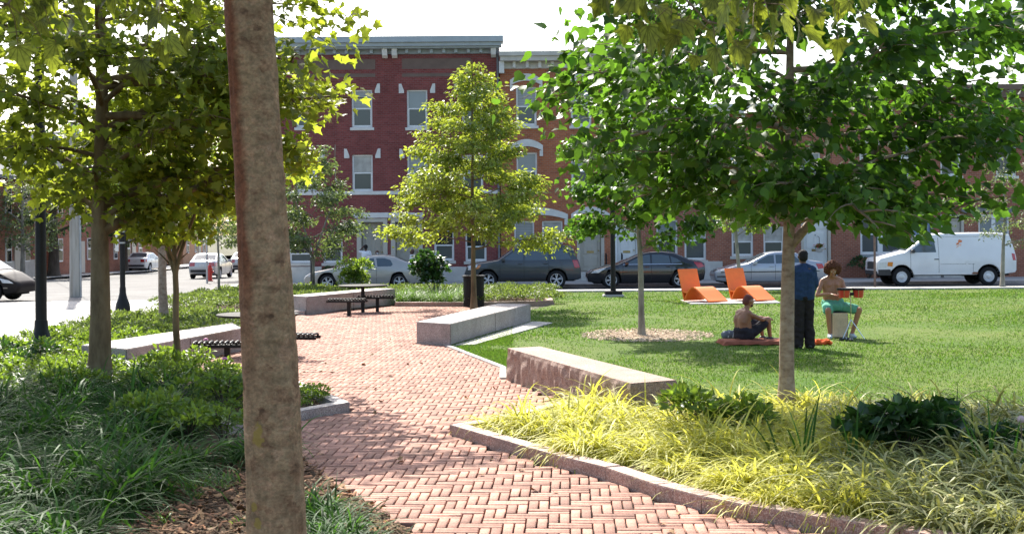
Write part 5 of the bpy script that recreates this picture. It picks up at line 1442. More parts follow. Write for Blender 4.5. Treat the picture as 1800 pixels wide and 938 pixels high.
for (X, Y, s_, lab) in ((-8.2, 20.9, 1.3, 'dark rounded evergreen shrub farthest out at the plaza edge by the tall lamp post'), (-7.55, 21.3, 1.15, 'dark evergreen shrub right against the foot of the tall lamp post'), (-7.55, 20.2, 1.0, 'lower dark evergreen shrub in front of the tall lamp post')):
    shrub('azalea', lab, X, Y, pdm, s_, X*9, 0.4, 0.35, seed=int(Y*10))
shrub('leafy_plant', 'small dark leafy plant growing against the end of the granite seat', -5.35, 20.15, pdm, 1.0, 2.0, 0.4, 0.35, seed=15)
def f_ok(X, Y):
    if Y < 36.0 or not in_view(X, Y): return False
    if in_poly(X, Y, ccw([(-5.6, 34.4), (-3.2, 39.2), (-4.1, 40.2), (-6.3, 35.5)])): return False
    return True
pts = scatter(BED_F, 0.6, f_ok, 5000, 16)
place('perennial', 'sunlit low ground cover plant in the planting behind the brick path', pc, [p for p in pts if not (-3.6 < p[0] < -1.2 and p[1] < 42)], 0.95, 1.3, 17)
fine = tuft_meshes('fine_grass', 3, M['blade_mid'], n=240, L0=0.4, L1=0.75, w=0.012, spread=0.4, up=1.0, curl=1.3, base_r=0.12, segs=4)
place('fine_grass', 'soft fine green grass tuft behind the low kerb by the trash can', fine, scatter([(-3.3, 39.0), (-1.1, 38.6), (-1.1, 42), (-3.3, 42)], 0.42, None, 800, 18), 0.9, 1.2, 19)
sb = bush_mesh('foliage', M['leaf_bright'], 1700, 0.8, 1.5, 0.11, LEAF_LONG, 240, 0.2)
X, Y = AT(622, 500, 42.5)[0], 42.5
shrub('tall_shrub', 'bright lime green bushy shrub in front of the silver coupe', X, Y, sb, 1.0, 0.0, 1.4, 0.8, seed=6)
sb2 = bush_mesh('foliage', M['leaf_dark'], 1500, 0.75, 1.7, 0.12, LEAF_BROAD, 241, 0.2)
shrub('tall_shrub', 'dark glossy broad-leaved shrub left of the trash can hiding the coupe tail', AT(768, 500, 41.5)[0], 41.5, sb2, 1.05, 0.0, 1.6, 0.75, seed=7)
hb = bush_mesh('foliage', M['leaf_dark'], 900, 0.6, 0.9, 0.09, LEAF_LONG, 242, 0.3)
for px, s, lab in ((1520, 1.35, 'dark green foundation shrub under the white double window'), (1345, 1.1, 'dark green foundation shrub under the window behind the silver sedan'), (585, 1.0, 'dark clipped shrub by the red house door behind the coupe bonnet'), (1563, 1.0, 'low dark foundation shrub tucked beside the van bonnet')):
    shrub('house_shrub', lab, FX(px), 61.9, hb, s, px, 0.8, 0.6, 0.12, seed=int(px))

# ------------------------------------------------------------------ mulch chips, fallen leaves, pink flowers
def chips(name, pts, L0, L1, m, seed, parent=None, zb=0.062, soil=True):
    r = np.random.default_rng(seed); V0 = np.array([(-1,-.22,-.08),(1,-.3,-.08),(1,.25,-.08),(-1,.3,-.08),(-.9,-.18,.1),(.85,-.2,.1),(.9,.2,.1),(-.95,.2,.1)])*0.5
    T0 = np.array([(4,5,6,7),(0,1,5,4),(1,2,6,5),(2,3,7,6),(3,0,4,7)])
    Vs, Ts = [], []
    for i, (X, Y) in enumerate(pts):
        q = np.array(Euler((r.normal(0, 0.35), r.normal(0, 0.35), r.uniform(0, 6.3))).to_matrix())
        Vs.append((V0*r.uniform(L0, L1)) @ q.T + (X, Y, gz(Y) + zb + (mound(X, Y) if soil else 0) + r.uniform(0, 0.02))); Ts.append(T0 + 8*i)
    o = ob(name, np_mesh(name, np.vstack(Vs), np.vstack(Ts)), m, parent)
    o['kind'] = 'stuff'
    return o
M['mulch'] = mat('mulch', (0.16, 0.095, 0.055), 0.9, 0.3, 20, island=0.55, spec=0.15)
M['mulch_red'] = mat('mulch_red', (0.30, 0.15, 0.08), 0.9, 0.3, 20, island=0.5, spec=0.15)
rr = np.random.default_rng(77)
pt = [(rr.uniform(-4.0, -0.3), rr.uniform(8.8, 13.2)) for _ in range(9000)]
pt = [p for p in pt if in_poly(*p, BED_L)]
chips('mulch_chips', pt[:4800], 0.03, 0.085, M['mulch'], 1)
chips('mulch_chips', pt[4800:5500], 0.03, 0.10, M['mulch_red'], 11, zb=0.07)
weeds = [(*b_[:2], M['blade_mid']) for b_ in [blades(26, 0.08, 0.2, 0.012, 0.5, 1.0, 1.2, 300+i, 0.04) for i in range(3)]]
place('weed_grass', 'small green weeds and grass seedlings in the bark mulch', weeds, [(rr.uniform(-3.2, -1.2), rr.uniform(9.4, 11.6)) for _ in range(26)], 0.5, 1.3, 33, 0.06)
litter = leaf_cloud(np.array([(x, y, 0.075 + mound(x, y)) for x, y in pt[5500:5900]]), rr.normal(0, 1, (len(pt[5500:5900]), 3))*np.array([1, 1, 0.2]), rr.normal(0, 0.35, (len(pt[5500:5900]), 3)) + np.array([0, 0, 1.0]), rr.uniform(0.04, 0.10, len(pt[5500:5900])), LEAF_LOBED)
o = ob('fallen_leaves', np_mesh('fallen_leaves', *litter), mat('dead_leaf', (0.26, 0.15, 0.07), 0.8, 0.3, 9, island=0.5, spec=0.2)); o['kind'] = 'stuff'
pt = [(rr.uniform(-3.6, 3.0), rr.uniform(10, 17)) for _ in range(2500)]
chips('mulch_chips', [p for p in pt if in_poly(*p, BED_R)], 0.03, 0.07, M['mulch'], 2)
pt = []
while len(pt) < 2600:
    a, q = rr.uniform(0, 6.3), rr.uniform(0, 1)**0.75*1.35
    pt.append((fx_ + 0.1 + q*math.cos(a), fy_ + 0.05 + q*math.sin(a)*1.25))
chips('mulch_ring', pt, 0.03, 0.09, mat('mulch_tan', (0.48, 0.37, 0.27), 0.9, 0.3, 20, island=0.4, spec=0.15), 3, zb=0.055, soil=False)
pt = [(rr.uniform(-5.5, 1.0), rr.uniform(38, 44)) for _ in range(2200)]
chips('mulch_chips', [p for p in pt if in_poly(*p, BED_F)], 0.04, 0.1, M['mulch'], 4)
ring = [(fx_ + 0.1 + 0.8*math.cos(a)*(1+0.08*math.sin(5*a)), fy_ + 0.05 + 1.0*math.sin(a)*(1+0.06*math.cos(4*a))) for a in np.linspace(0, 2*PI, 40, endpoint=False)]
sheet('mulch_soil', ring, 0.058, mat('mulch_bed', (0.36, 0.28, 0.19), 0.95, 0.3, 14, 0.6, 50, spec=0.1))
# pink flowers among the cover near the seat
for i, (px, py) in enumerate(((362, 598), (395, 632))):
    X, Y = at_h(px, py, 0.5)
    t = thing('coneflower', ('small pink coneflower close in front of the slatted seat by the granite block', 'small pink coneflower lower among the leafy plants close to the mottled trunk')[i], 'flower', (X, Y, 0.05))
    ob('flower_head', MB().lathe([(0.0, 0.02), (0.022, 0.015), (0.045, -0.01), (0.0, 0.0)], 9, (0, 0, 0.47)).mesh('flower_head'), M['petal_pink'], t)
    ob('stalk', MB().tube([(0, 0, 0), (0.01, 0, 0.46)], 0.005, 4).mesh('stalk'), M['leaf_dark'], t)

# ------------------------------------------------------------------ lawn blades (one uncountable mass)
def lawn_blades():
    r = np.random.default_rng(9)
    n = 540000
    # density falls off with distance
    Y = 14 + 35*(r.uniform(0, 1, n)**2.0); X = r.uniform(-1.6, 1, n); X = np.where(X < 0, X*1.0, X*(900*Y/F + 4.5))
    xs = np.array([p[0] for p in LAWN]); ys_ = np.array([p[1] for p in LAWN])
    inside = np.zeros(n, bool); j = len(xs)-1
    for i in range(len(xs)):
        c = ((ys_[i] > Y) != (ys_[j] > Y)) & (X < (xs[j]-xs[i])*(Y-ys_[i])/(ys_[j]-ys_[i]+1e-12)+xs[i])
        inside ^= c; j = i
    inside &= ~(((X-fx_-0.1)/1.05)**2 + ((Y-fy_-0.05)/1.3)**2 < r.uniform(0.45, 1.15, n))
    wear = np.sin(X*0.9+1.3*np.sin(Y*0.55)) + np.sin(Y*0.8+1.7*np.sin(X*0.45+1)) + 0.7*np.sin(X*2.3-Y*1.7) + 0.5*np.sin(X*5.1+Y*3.7)
    inside &= r.uniform(-0.5, 2.9, n) > wear
    X, Y = X[inside], Y[inside]; n = len(X)
    az = r.uniform(0, 2*PI, n); h = r.uniform(0.015, 0.045, n); w = 0.006 + 0.0006*np.maximum(Y-14, 0)
    zb = np.where(Y > 40, -(Y-40)*0.012, 0) + 0.04
    lean = r.normal(0, 0.02, (n, 2))
    V = np.zeros((n, 3, 3))
    V[:, 0] = np.stack([X - np.cos(az)*w, Y - np.sin(az)*w, zb], 1); V[:, 1] = np.stack([X + np.cos(az)*w, Y + np.sin(az)*w, zb], 1)
    V[:, 2] = np.stack([X + lean[:, 0], Y + lean[:, 1], zb + h], 1)
    o = ob('grass', np_mesh('grass', V.reshape(-1, 3), np.arange(3*n).reshape(-1, 3)), M['blade_turf']); o['kind'] = 'stuff'
lawn_blades()

# a few leaves blown onto the bricks
lp = []
while len(lp) < 70:
    X, Y = rr.uniform(-3.5, 3), rr.uniform(9.5, 27)
    if in_poly(X, Y, PATH): lp.append((X, Y, 0.05))
lp = np.array(lp); n = len(lp)
o = ob('fallen_leaves', np_mesh('fallen_leaves', *leaf_cloud(lp, rr.normal(0, 1, (n, 3))*np.array([1, 1, 0.15]), rr.normal(0, 0.3, (n, 3)) + np.array([0, 0, 1.0]), rr.uniform(0.03, 0.085, n), LEAF_LOBED)), bpy.data.materials['dead_leaf']); o['kind'] = 'stuff'

# ================================================================== VEHICLES
def paint(name, col, rough=0.28, metal=0.0, coat=0.6, var=0.04):
    return mat(name, col, rough, var, 1.5, metal=metal, spec=0.5, coat=coat)
M['p_dark_blue'] = paint('p_dark_blue', (0.030, 0.040, 0.050), 0.32, 0.0, 0.4)
M['p_black'] = paint('p_black', (0.010, 0.011, 0.014), 0.2)
M['p_silver_blue'] = paint('p_silver_blue', (0.33, 0.36, 0.41), 0.32, 0.3)
M['p_champagne'] = paint('p_champagne', (0.40, 0.385, 0.35), 0.32, 0.3)
M['p_white'] = paint('p_white', (0.70, 0.71, 0.72), 0.35, 0, 0.4)
M['p_white2'] = paint('p_white2', (0.68, 0.68, 0.66), 0.3, 0, 0.6)
M['p_silver'] = paint('p_silver', (0.46, 0.46, 0.47), 0.3, 0.3)
M['p_maroon'] = mat('p_maroon', (0.022, 0.018, 0.017), 0.5, 0.05, 1.5, spec=0.12)
M['tyre'] = mat('tyre', (0.02, 0.02, 0.021), 0.85, 0.2, 20, 0.2, 60, spec=0.2)
M['rim'] = mat('rim', (0.6, 0.61, 0.62), 0.35, 0.08, 8, metal=0.2)
M['liner'] = mat('liner', (0.012, 0.012, 0.012), 0.9, 0.1, 8, spec=0.1)
M['trim'] = mat('trim', (0.03, 0.03, 0.032), 0.55, 0.1, 8)
M['tan_trim_reflection'] = mat('tan_trim_reflection', (0.22, 0.18, 0.14), 0.4, 0.1, 8)  # tan strips, and the reflection painted low on the minivan's side
M['chrome'] = mat('chrome', (0.7, 0.7, 0.7), 0.15, 0.05, 8, metal=1.0)
M['tail'] = mat('tail', (0.42, 0.012, 0.015), 0.2, 0.1, 8, coat=0.8)
M['lamp_glass'] = mat('lamp_glass', (0.62, 0.64, 0.66), 0.12, 0.1, 12, spec=0.7, coat=0.8)
M['amber'] = mat('amber', (0.62, 0.2, 0.03), 0.2, 0.1, 8, coat=0.8)
M['plate'] = mat('plate', (0.6, 0.6, 0.58), 0.5, 0.1, 20)
M['car_glass'] = glass_mat('car_glass', (0.06, 0.085, 0.1), 0.02, 0.9)  # base lightened to stand for sky reflected in the tinted glass
M['seam'] = mat('seam', (0.015, 0.015, 0.016), 0.8, 0.1, 8)

def interp(x, tab):
    xs = [a for a, b in tab]; ys = [b for a, b in tab]
    return float(np.interp(x, xs, ys))
class Car:
    def __init__(s, name, label, cat, loc, rz, L, Wd, top, zb, R, xf, xr, paint_m, belt, roof, gt=0.72, nose=0.16, rim='spoke', rimR=0.66, group=None, arch=0.07):
        s.L, s.W, s.top, s.zb, s.R, s.xf, s.xr = L, Wd/2, top, zb, R, xf, xr
        s.belt, s.roof, s.gt, s.nose = belt, roof, gt, nose
        s.t = thing(name, label, cat, loc, rz, group)
        s.pm = M[paint_m]
        s.Ra = R + arch
        s.body(); s.wheels(rim, rimR)
    def dfm(s, x, yn, z, off=0.0):
        g = interp(z, [(0.15, 0.90), (0.45, 0.985), (s.belt*0.78, 1.0), (s.belt, 0.955), (s.roof, s.gt), (s.roof+0.2, s.gt*0.95)])
        p = 1 - s.nose*abs(2*x/s.L)**5
        y = s.W*yn*g*p
        k = 1 - min(1, abs(yn))**2
        zz = z + (0.035*k*min(1, max(0, (z-0.55)/0.3)))
        return (x, y + (off if yn > 0 else -off if yn < 0 else 0), zz)
    def cuts(s, bm):
        g = lambda: bm.verts[:]+bm.edges[:]+bm.faces[:]
        for z in (0.45, s.belt*0.78, s.belt, s.belt+(s.roof-s.belt)*0.5):
            bmesh.ops.bisect_plane(bm, geom=g(), plane_co=(0, 0, z), plane_no=(0, 0, 1))
        for k in (-0.94, -0.82, -0.66, -0.4, 0, 0.4, 0.66, 0.82, 0.94):
            bmesh.ops.bisect_plane(bm, geom=g(), plane_co=(k*s.L/2, 0, 0), plane_no=(1, 0, 0))
    def body(s):
        a0 = math.asin((s.zb - s.R)/s.Ra)
        def arc(xc):
            return [(xc + s.Ra*math.cos(a), s.R + s.Ra*math.sin(a)) for a in np.linspace(PI - a0, a0, 15)]
        pts = list(s.top) + arc(s.xr) + arc(s.xf)
        n = len(pts)
        if sum(pts[i][0]*pts[(i+1) % n][1] - pts[(i+1) % n][0]*pts[i][1] for i in range(n)) < 0: pts = pts[::-1]
        ins = []
        for i in range(n):
            p = Vector(pts[i]); a = (p - Vector(pts[i-1])).normalized(); b = (Vector(pts[(i+1) % n]) - p).normalized()
            na = Vector((-a.y, a.x)); nb = Vector((-b.y, b.x)); m_ = (na+nb)
            m_ = m_/max(0.5, m_.length_squared/2) if m_.length > 1e-6 else na
            ins.append(tuple(p + m_*0.022))
        bm = bmesh.new()
        ys = [1.0, 0.965, 0.6, 0.2, -0.2, -0.6, -0.965, -1.0]
        rings = []
        for y in ys:
            src = ins if abs(y) == 1 else pts
            rings.append([bm.verts.new((q[0], y, q[1])) for q in src])
        bm.faces.new(rings[0]); bm.faces.new(rings[-1][::-1])
        for r0, r1 in zip(rings[:-1], rings[1:]):
            for i in range(n):
                j = (i+1) % n
                bm.faces.new((r0[j], r0[i], r1[i], r1[j]))
        bmesh.ops.triangulate(bm, faces=[f for f in bm.faces if len(f.verts) > 4])
        s.cuts(bm)
        for v in bm.verts: v.co = s.dfm(v.co.x, v.co.y, v.co.z)
        bmesh.ops.recalc_face_normals(bm, faces=bm.faces[:])
        me = bpy.data.meshes.new('body'); bm.to_mesh(me); bm.free()
        me.polygons.foreach_set('use_smooth', [True]*len(me.polygons)); me.set_sharp_from_angle(angle=math.radians(38))
        ob('body', me, s.pm, s.t)
        for xc in (s.xf, s.xr):
            for sy in (-1, 1):
                mb = MB()
                arcp = [(xc + (s.Ra+0.004)*math.cos(a), s.R + (s.Ra+0.004)*math.sin(a)) for a in np.linspace(PI+0.1, -0.1, 14)]
                # a lip ring just proud of the body and the dark inner disc
                cen = [(xc, sy*(s.W-0.30), s.R)] + [(x, sy*(s.W-0.30), z) for x, z in arcp]
                mb.add(cen + [(xc+(x-xc)*0.985, sy*(s.W*0.955), s.R+(z-s.R)*0.985) for x, z in arcp], [(0, i, i+1) for i in range(1, 14)] + [(i, i+1, 15+i, 14+i) for i in range(1, 14)])
                ob('wheel_arch', mb.mesh('wheel_arch'), M['liner'], s.t)
        ob('underbody', MB().box(-s.L*0.44, s.L*0.44, -s.W*0.8, s.W*0.8, s.zb-0.03, s.zb+0.1).mesh('underbody'), M['liner'], s.t)
    def side(s, name, poly, m, off=0.006, sides=(1, -1), parent=None, ypull=1.0):
        for sd in sides:
            bm = bmesh.new()
            f = bm.faces.new([bm.verts.new((x, 1.0, z)) for x, z in poly])
            bmesh.ops.triangulate(bm, faces=bm.faces[:]); s.cuts(bm)
            r = bmesh.ops.extrude_face_region(bm, geom=bm.faces[:])
            ext = [e for e in r['geom'] if isinstance(e, bmesh.types.BMVert)]
            es = set(ext)
            for v in bm.verts:
                v.co = s.dfm(v.co.x, sd*1.0, v.co.z, off if v in es else -0.02)
            bmesh.ops.recalc_face_normals(bm, faces=bm.faces[:])
            me = bpy.data.meshes.new(name); bm.to_mesh(me); bm.free()
            o = ob(name, me, m if not isinstance(m, str) else M[m], parent or s.t)
        return o
    def across(s, name, i, t0, t1, y0, y1, m, off=0.012, parent=None, sym=False, n=7):
        """patch on the outline segment i -> i+1 (windscreen, rear glass, lamps, grille)"""
        a, b = Vector(s.top[i]), Vector(s.top[i+1]); d = (b-a).normalized(); nr = Vector((d.y, -d.x))
        mid = (a+b)/2
        if nr.dot(mid - Vector((0, 0.6))) < 0: nr = -nr
        for sg in ((1, -1) if sym else (1,)):
            mb = MB(); V = []; 
            for q in (0, 1):
                for tt in (t0, t1):
                    p = a.lerp(b, tt) + nr*(off if q else -0.02)
                    for k in range(n): V.append(s.dfm(p.x, sg*(y0+(y1-y0)*k/(n-1)), p.y))
            Fs = []
            for k in range(n-1):
                Fs += [(2*n+k, 2*n+k+1, 3*n+k+1, 3*n+k), (k, n+k, n+k+1, k+1), (k, k+1, 2*n+k+1, 2*n+k), (n+k, 3*n+k, 3*n+k+1, n+k+1)]
            Fs += [(0, 2*n, 3*n, n), (n-1, 2*n-1, 4*n-1, 3*n-1)]
            mb.add(V, Fs); me = mb.mesh(name)
            bm = bmesh.new(); bm.from_mesh(me); bmesh.ops.recalc_face_normals(bm, faces=bm.faces[:]); bm.to_mesh(me); bm.free()
            ob(name, me, M[m], parent or s.t)
    def wheels(s, rim, rr):
        R = s.R; w = 0.21
        tp = [(R*rr, -w/2), (R*0.9, -w/2), (R*0.985, -w/2+0.03), (R, -w/2+0.06), (R, w/2-0.06), (R*0.985, w/2-0.03), (R*0.9, w/2), (R*rr, w/2)]
        tm = MB().lathe(tp, 28, (0, 0, 0), 'y', cap=False).mesh('wheel', 40)
        r = R*rr
        rm = MB()
        rm.lathe([(r*0.90, 0.04), (r*0.93, w/2-0.01), (r*1.01, w/2+0.003), (r*1.01, w/2-0.03), (r*0.96, 0.02)], 28, (0, 0, 0), 'y', cap=False)
        if rim == 'spoke':
            rm.lathe([(0.0, w/2-0.012), (r*0.2, w/2-0.015), (r*0.22, 0.03), (0.0, 0.03)], 14, (0, 0, 0), 'y')
            for k in range(5):
                a = 2*PI*k/5 + 0.3
                for da in (-0.17, 0.17):
                    rm.tube([(r*0.15*math.cos(a), w/2-0.035, r*0.15*math.sin(a)), (r*0.94*math.cos(a+da), w/2-0.03, r*0.94*math.sin(a+da))], [r*0.085, r*0.07], 5)
        else:
            rm.lathe([(0.0, w/2+0.02), (r*0.30, w/2+0.015), (r*0.36, w/2-0.02), (r*0.60, w/2-0.03), (r*0.75, w/2-0.008), (r*0.93, w/2-0.02)], 24, (0, 0, 0), 'y', cap=False)
        rme = rm.mesh('rim', 40)
        bk = MB().lathe([(0.0, 0.03), (r*0.95, 0.03), (r*0.95, 0.0), (0.0, 0.0)], 20, (0, 0, 0), 'y').mesh('brake_disc')
        for xc in (s.xf, s.xr):
            for sd in (1, -1):
                o = ob('wheel', tm, M['tyre'], s.t, (xc, sd*(s.W - w/2 - 0.035), R), 0 if sd > 0 else PI)
                o.rotation_euler = (0, random.uniform(0, 3), 0 if sd > 0 else PI)
                ob('rim', rme, M['rim'], o); ob('brake_disc', bk, M['liner'], o)
    def seams(s, xs, z0, z1):
        for x in xs:
            s.side('door_seam', [(x-0.006, z0), (x+0.006, z0), (x+0.006, z1), (x-0.006, z1)], 'seam', 0.002)
    def handle(s, x, z, m='trim'):
        for sd in (1, -1):
            p = s.dfm(x, sd, z)
            ob('door_handle', MB().bbox(x-0.09, x+0.09, p[1]-0.025, p[1]+0.03, z-0.018, z+0.018, 0.008).mesh('door_handle'), M[m] if isinstance(m, str) else m, s.t)
    def mirror(s, x, z, m=None):
        for sd in (1, -1):
            p = s.dfm(x, sd, z); y = p[1] + sd*0.11
            mb = MB().bbox(x-0.06, x+0.07, y-0.1, y+0.1, z+0.0, z+0.15, 0.03).tube([(x, p[1]-sd*0.02, z+0.02), (x, y, z+0.05)], 0.025, 6)
            ob('mirror', mb.mesh('mirror'), m or s.pm, s.t)

def on_road(px, py, near_off):
    X, Y = GP(px, py); return X, Y
NS = 54.0    # near flank of the parked cars
def parked(px0, px1, Wd): 
    return ((px0+px1)/2 - 900)*(NS)/F, NS + Wd/2
# --- dark blue grey sport utility
X, Y = parked(817, 1020, 1.9)
c = Car('parked_car', 'dark blue grey sport utility vehicle parked in front of the brick houses', 'car', (X, Y, gz(Y)+0.006), PI, 4.75, 1.92,
        [(2.36, .36), (2.37, .62), (2.30, .88), (2.16, 1.0), (1.25, 1.13), (.98, 1.19), (.30, 1.66), (.05, 1.74), (-.6, 1.77), (-1.7, 1.74), (-1.98, 1.70), (-2.22, 1.18), (-2.30, 1.02), (-2.36, .72), (-2.36, .42), (-2.2, .36)], .34, .375, 1.42, -1.36, 'p_dark_blue', 1.12, 1.72, 0.76, 0.13)
c.across('windshield', 5, .06, .94, -.84, .84, 'car_glass'); c.across('rear_glass', 10, .1, .85, -.82, .82, 'car_glass')
c.side('window', [(.82, 1.18), (.28, 1.57), (.12, 1.60), (-.02, 1.60), (-.02, 1.16)], 'car_glass'); c.side('window', [(-.09, 1.16), (-.09, 1.61), (-.98, 1.61), (-1.06, 1.17)], 'car_glass'); c.side('window', [(-1.16, 1.18), (-1.10, 1.61), (-1.72, 1.59), (-1.98, 1.20)], 'car_glass')
c.seams((.92, -.05, -1.05), .42, 1.12); c.handle(.1, 1.02, c.pm); c.handle(-.92, 1.03, c.pm); c.mirror(.78, 1.12)
c.side('headlight', [(2.22, .78), (2.2, .95), (1.82, 1.0), (1.92, .82)], 'lamp_glass', .012); c.side('turn_signal', [(1.90, .82), (1.80, .99), (1.68, .99), (1.78, .84)], 'amber', .013)
c.across('headlight', 1, .5, .95, .5, .93, 'lamp_glass', sym=True); c.across('grille', 1, .1, .9, -.45, .45, 'trim')
c.side('taillight', [(-2.0, 1.16), (-2.2, 1.16), (-2.31, .86), (-2.10, .84)], 'tail', .014); c.across('taillight', 11, .0, 1.0, .72, .97, 'tail', sym=True)
c.side('sill_trim', [(1.0, .36), (1.0, .46), (-.93, .46), (-.93, .36)], 'trim', .012)
for sd in (1, -1): ob('roof_rail', MB().tube([(-.05, sd*.66, 1.76), (0, sd*.66, 1.80), (-1.6, sd*.66, 1.80), (-1.65, sd*.66, 1.76)], .02, 6).mesh('roof_rail'), M['trim'], c.t)
# --- black sedan
X, Y = parked(1030, 1242, 1.8)
c = Car('parked_car', 'glossy black sedan parked between the dark utility vehicle and the silver sedan', 'car', (X, Y, gz(Y)+0.006), PI, 4.82, 1.8,
        [(2.34, .26), (2.39, .45), (2.36, .60), (2.20, .73), (1.55, .90), (1.12, .98), (.22, 1.38), (-.15, 1.45), (-.65, 1.465), (-1.15, 1.40), (-1.78, 1.12), (-2.22, 1.06), (-2.36, .98), (-2.40, .62), (-2.34, .34), (-2.2, .28)], .22, .345, 1.43, -1.35, 'p_black', .95, 1.44, 0.74, 0.2)
c.across('windshield', 5, .05, .95, -.84, .84, 'car_glass'); c.across('rear_glass', 9, .06, .9, -.8, .8, 'car_glass')
c.side('window', [(.86, .99), (.20, 1.29), (.02, 1.34), (-.16, 1.35), (-.16, .98)], 'car_glass'); c.side('window', [(-.23, .98), (-.23, 1.355), (-.62, 1.355), (-.92, 1.31), (-.98, 1.0)], 'car_glass'); c.side('window', [(-1.03, 1.01), (-.98, 1.29), (-1.25, 1.18), (-1.42, 1.06)], 'car_glass')
c.side('window_trim', [(.95, .955), (.95, .975), (-1.45, .985), (-1.45, .965)], 'chrome', .008)
c.seams((.95, -.2, -1.02), .3, .95); c.handle(-.02, .86, c.pm); c.handle(-.88, .87, c.pm); c.mirror(.80, .93)
c.side('headlight', [(2.26, .62), (2.1, .73), (1.62, .84), (1.92, .64)], 'lamp_glass', .012); c.across('headlight', 2, .0, 1, .45, .93, 'lamp_glass', sym=True); c.across('grille', 1, .1, .9, -.4, .4, 'trim')
c.side('taillight', [(-1.92, 1.05), (-2.24, 1.02), (-2.36, .86), (-2.1, .80)], 'tail', .012); c.across('taillight', 12, .05, .5, .55, .96, 'tail', sym=True); c.across('license_plate', 12, .5, .9, -.18, .18, 'plate')
# --- silver sedan (partly behind chairs and trunk)
X, Y = parked(1256, 1452, 1.75)
c = Car('parked_car', 'silver blue four-door sedan parked behind the orange chairs', 'car', (X, Y, gz(Y)+0.006), PI, 4.5, 1.75,
        [(2.18, .28), (2.24, .46), (2.20, .60), (2.06, .70), (1.35, .88), (.92, .95), (.12, 1.34), (-.2, 1.40), (-.7, 1.415), (-1.1, 1.36), (-1.62, 1.06), (-2.1, 1.0), (-2.2, .93), (-2.25, .6), (-2.2, .36), (-2.1, .3)], .23, .325, 1.38, -1.33, 'p_silver_blue', .93, 1.39, 0.76, 0.17)
c.across('windshield', 5, .05, .95, -.84, .84, 'car_glass'); c.across('rear_glass', 9, .06, .92, -.8, .8, 'car_glass')
c.side('window', [(.68, .97), (.08, 1.28), (-.16, 1.31), (-.16, .96)], 'car_glass'); c.side('window', [(-.23, .96), (-.23, 1.315), (-.66, 1.31), (-1.02, 1.24), (-1.28, 1.0)], 'car_glass')
c.side('rub_strip', [(2.0, .60), (2.0, .64), (-2.0, .66), (-2.0, .62)], 'trim', .014); c.seams((.78, -.2, -1.12), .3, .93); c.handle(-.05, .84, c.pm); c.handle(-.98, .85, c.pm); c.mirror(.62, .92)
c.side('headlight', [(2.12, .60), (2.02, .69), (1.72, .76), (1.82, .60)], 'lamp_glass', .012); c.side('turn_signal', [(1.80, .60), (1.70, .76), (1.58, .74), (1.66, .61)], 'amber', .013); c.across('headlight', 2, 0, 1, .4, .92, 'lamp_glass', sym=True); c.across('grille', 2, .1, .95, -.32, .32, 'trim')
c.side('taillight', [(-1.85, .94), (-2.12, .93), (-2.2, .76), (-1.95, .72)], 'tail', .012); c.across('taillight', 12, .1, .6, .5, .95, 'tail', sym=True)
c.side('bumper_trim', [(2.14, .42), (2.14, .47), (1.76, .47), (1.76, .42)], 'trim', .014)
# --- champagne coupe behind the shrubs
X, Y = parked(530, 752, 1.8)
c = Car('parked_car', 'champagne silver coupe parked behind the round table and lime green shrub', 'car', (X, Y, gz(Y)+0.006), PI, 5.05, 1.84,
        [(2.46, .28), (2.51, .44), (2.44, .58), (2.2, .72), (1.4, .88), (.95, .95), (.0, 1.33), (-.3, 1.39), (-.75, 1.40), (-1.15, 1.34), (-1.95, 1.02), (-2.35, .98), (-2.46, .9), (-2.50, .6), (-2.44, .36), (-2.3, .3)], .23, .335, 1.52, -1.38, 'p_champagne', .94, 1.38, 0.74, 0.22)
c.across('windshield', 5, .05, .95, -.84, .84, 'car_glass'); c.across('rear_glass', 9, .06, .9, -.8, .8, 'car_glass')
c.side('window', [(.68, .96), (-.02, 1.26), (-.34, 1.30), (-.42, .96)], 'car_glass'); c.side('window', [(-.5, .96), (-.44, 1.30), (-.76, 1.30), (-1.02, 1.22), (-1.12, 1.04), (-1.05, .97)], 'car_glass')
c.seams((.82, -.46), .3, .93); c.handle(-.28, .84, c.pm); c.mirror(.58, .91); c.side('rub_strip', [(1.0, .52), (1.0, .55), (-.85, .55), (-.85, .52)], 'p_champagne', .014)
c.side('headlight', [(2.38, .56), (2.2, .68), (1.85, .74), (2.05, .58)], 'lamp_glass', .012); c.across('headlight', 2, 0, 1, .4, .92, 'lamp_glass', sym=True)
c.side('taillight', [(-2.1, .92), (-2.38, .9), (-2.46, .74), (-2.15, .7)], 'tail', .012); c.across('taillight', 12, .1, .6, .2, .95, 'tail', sym=True)
# --- white panel van
X, Y = parked(1541, 1791, 2.0)
c = Car('panel_van', 'white panel van parked at the kerb, small orange emblem on its side', 'van', (X, Y, gz(Y)+0.006), PI, 5.72, 2.0,
        [(2.80, .48), (2.84, .62), (2.82, .98), (2.74, 1.12), (2.05, 1.30), (1.72, 1.37), (.86, 1.99), (.62, 2.07), (0, 2.11), (-1.4, 2.12), (-2.35, 2.10), (-2.56, 2.05), (-2.72, 1.5), (-2.80, 1.1), (-2.80, .62), (-2.74, .52)], .44, .38, 1.86, -1.66, 'p_white', 1.32, 2.05, 0.80, 0.07, 'hub', 0.58, arch=0.10)
c.across('windshield', 5, .06, .95, -.86, .86, 'car_glass')
c.side('window', [(1.46, 1.36), (1.38, 1.50), (.86, 1.90), (.52, 1.92), (.46, 1.36)], 'car_glass'); 
c.seams((1.5, .36), .52, 1.95); c.seams((-1.02,), .52, .9); c.handle(.46, 1.08, 'trim'); c.mirror(1.42, 1.34, M['trim'])
c.side('swage_line', [(.30, .875), (.30, .885), (-1.1, .885), (-1.1, .875)], 'seam', .002)
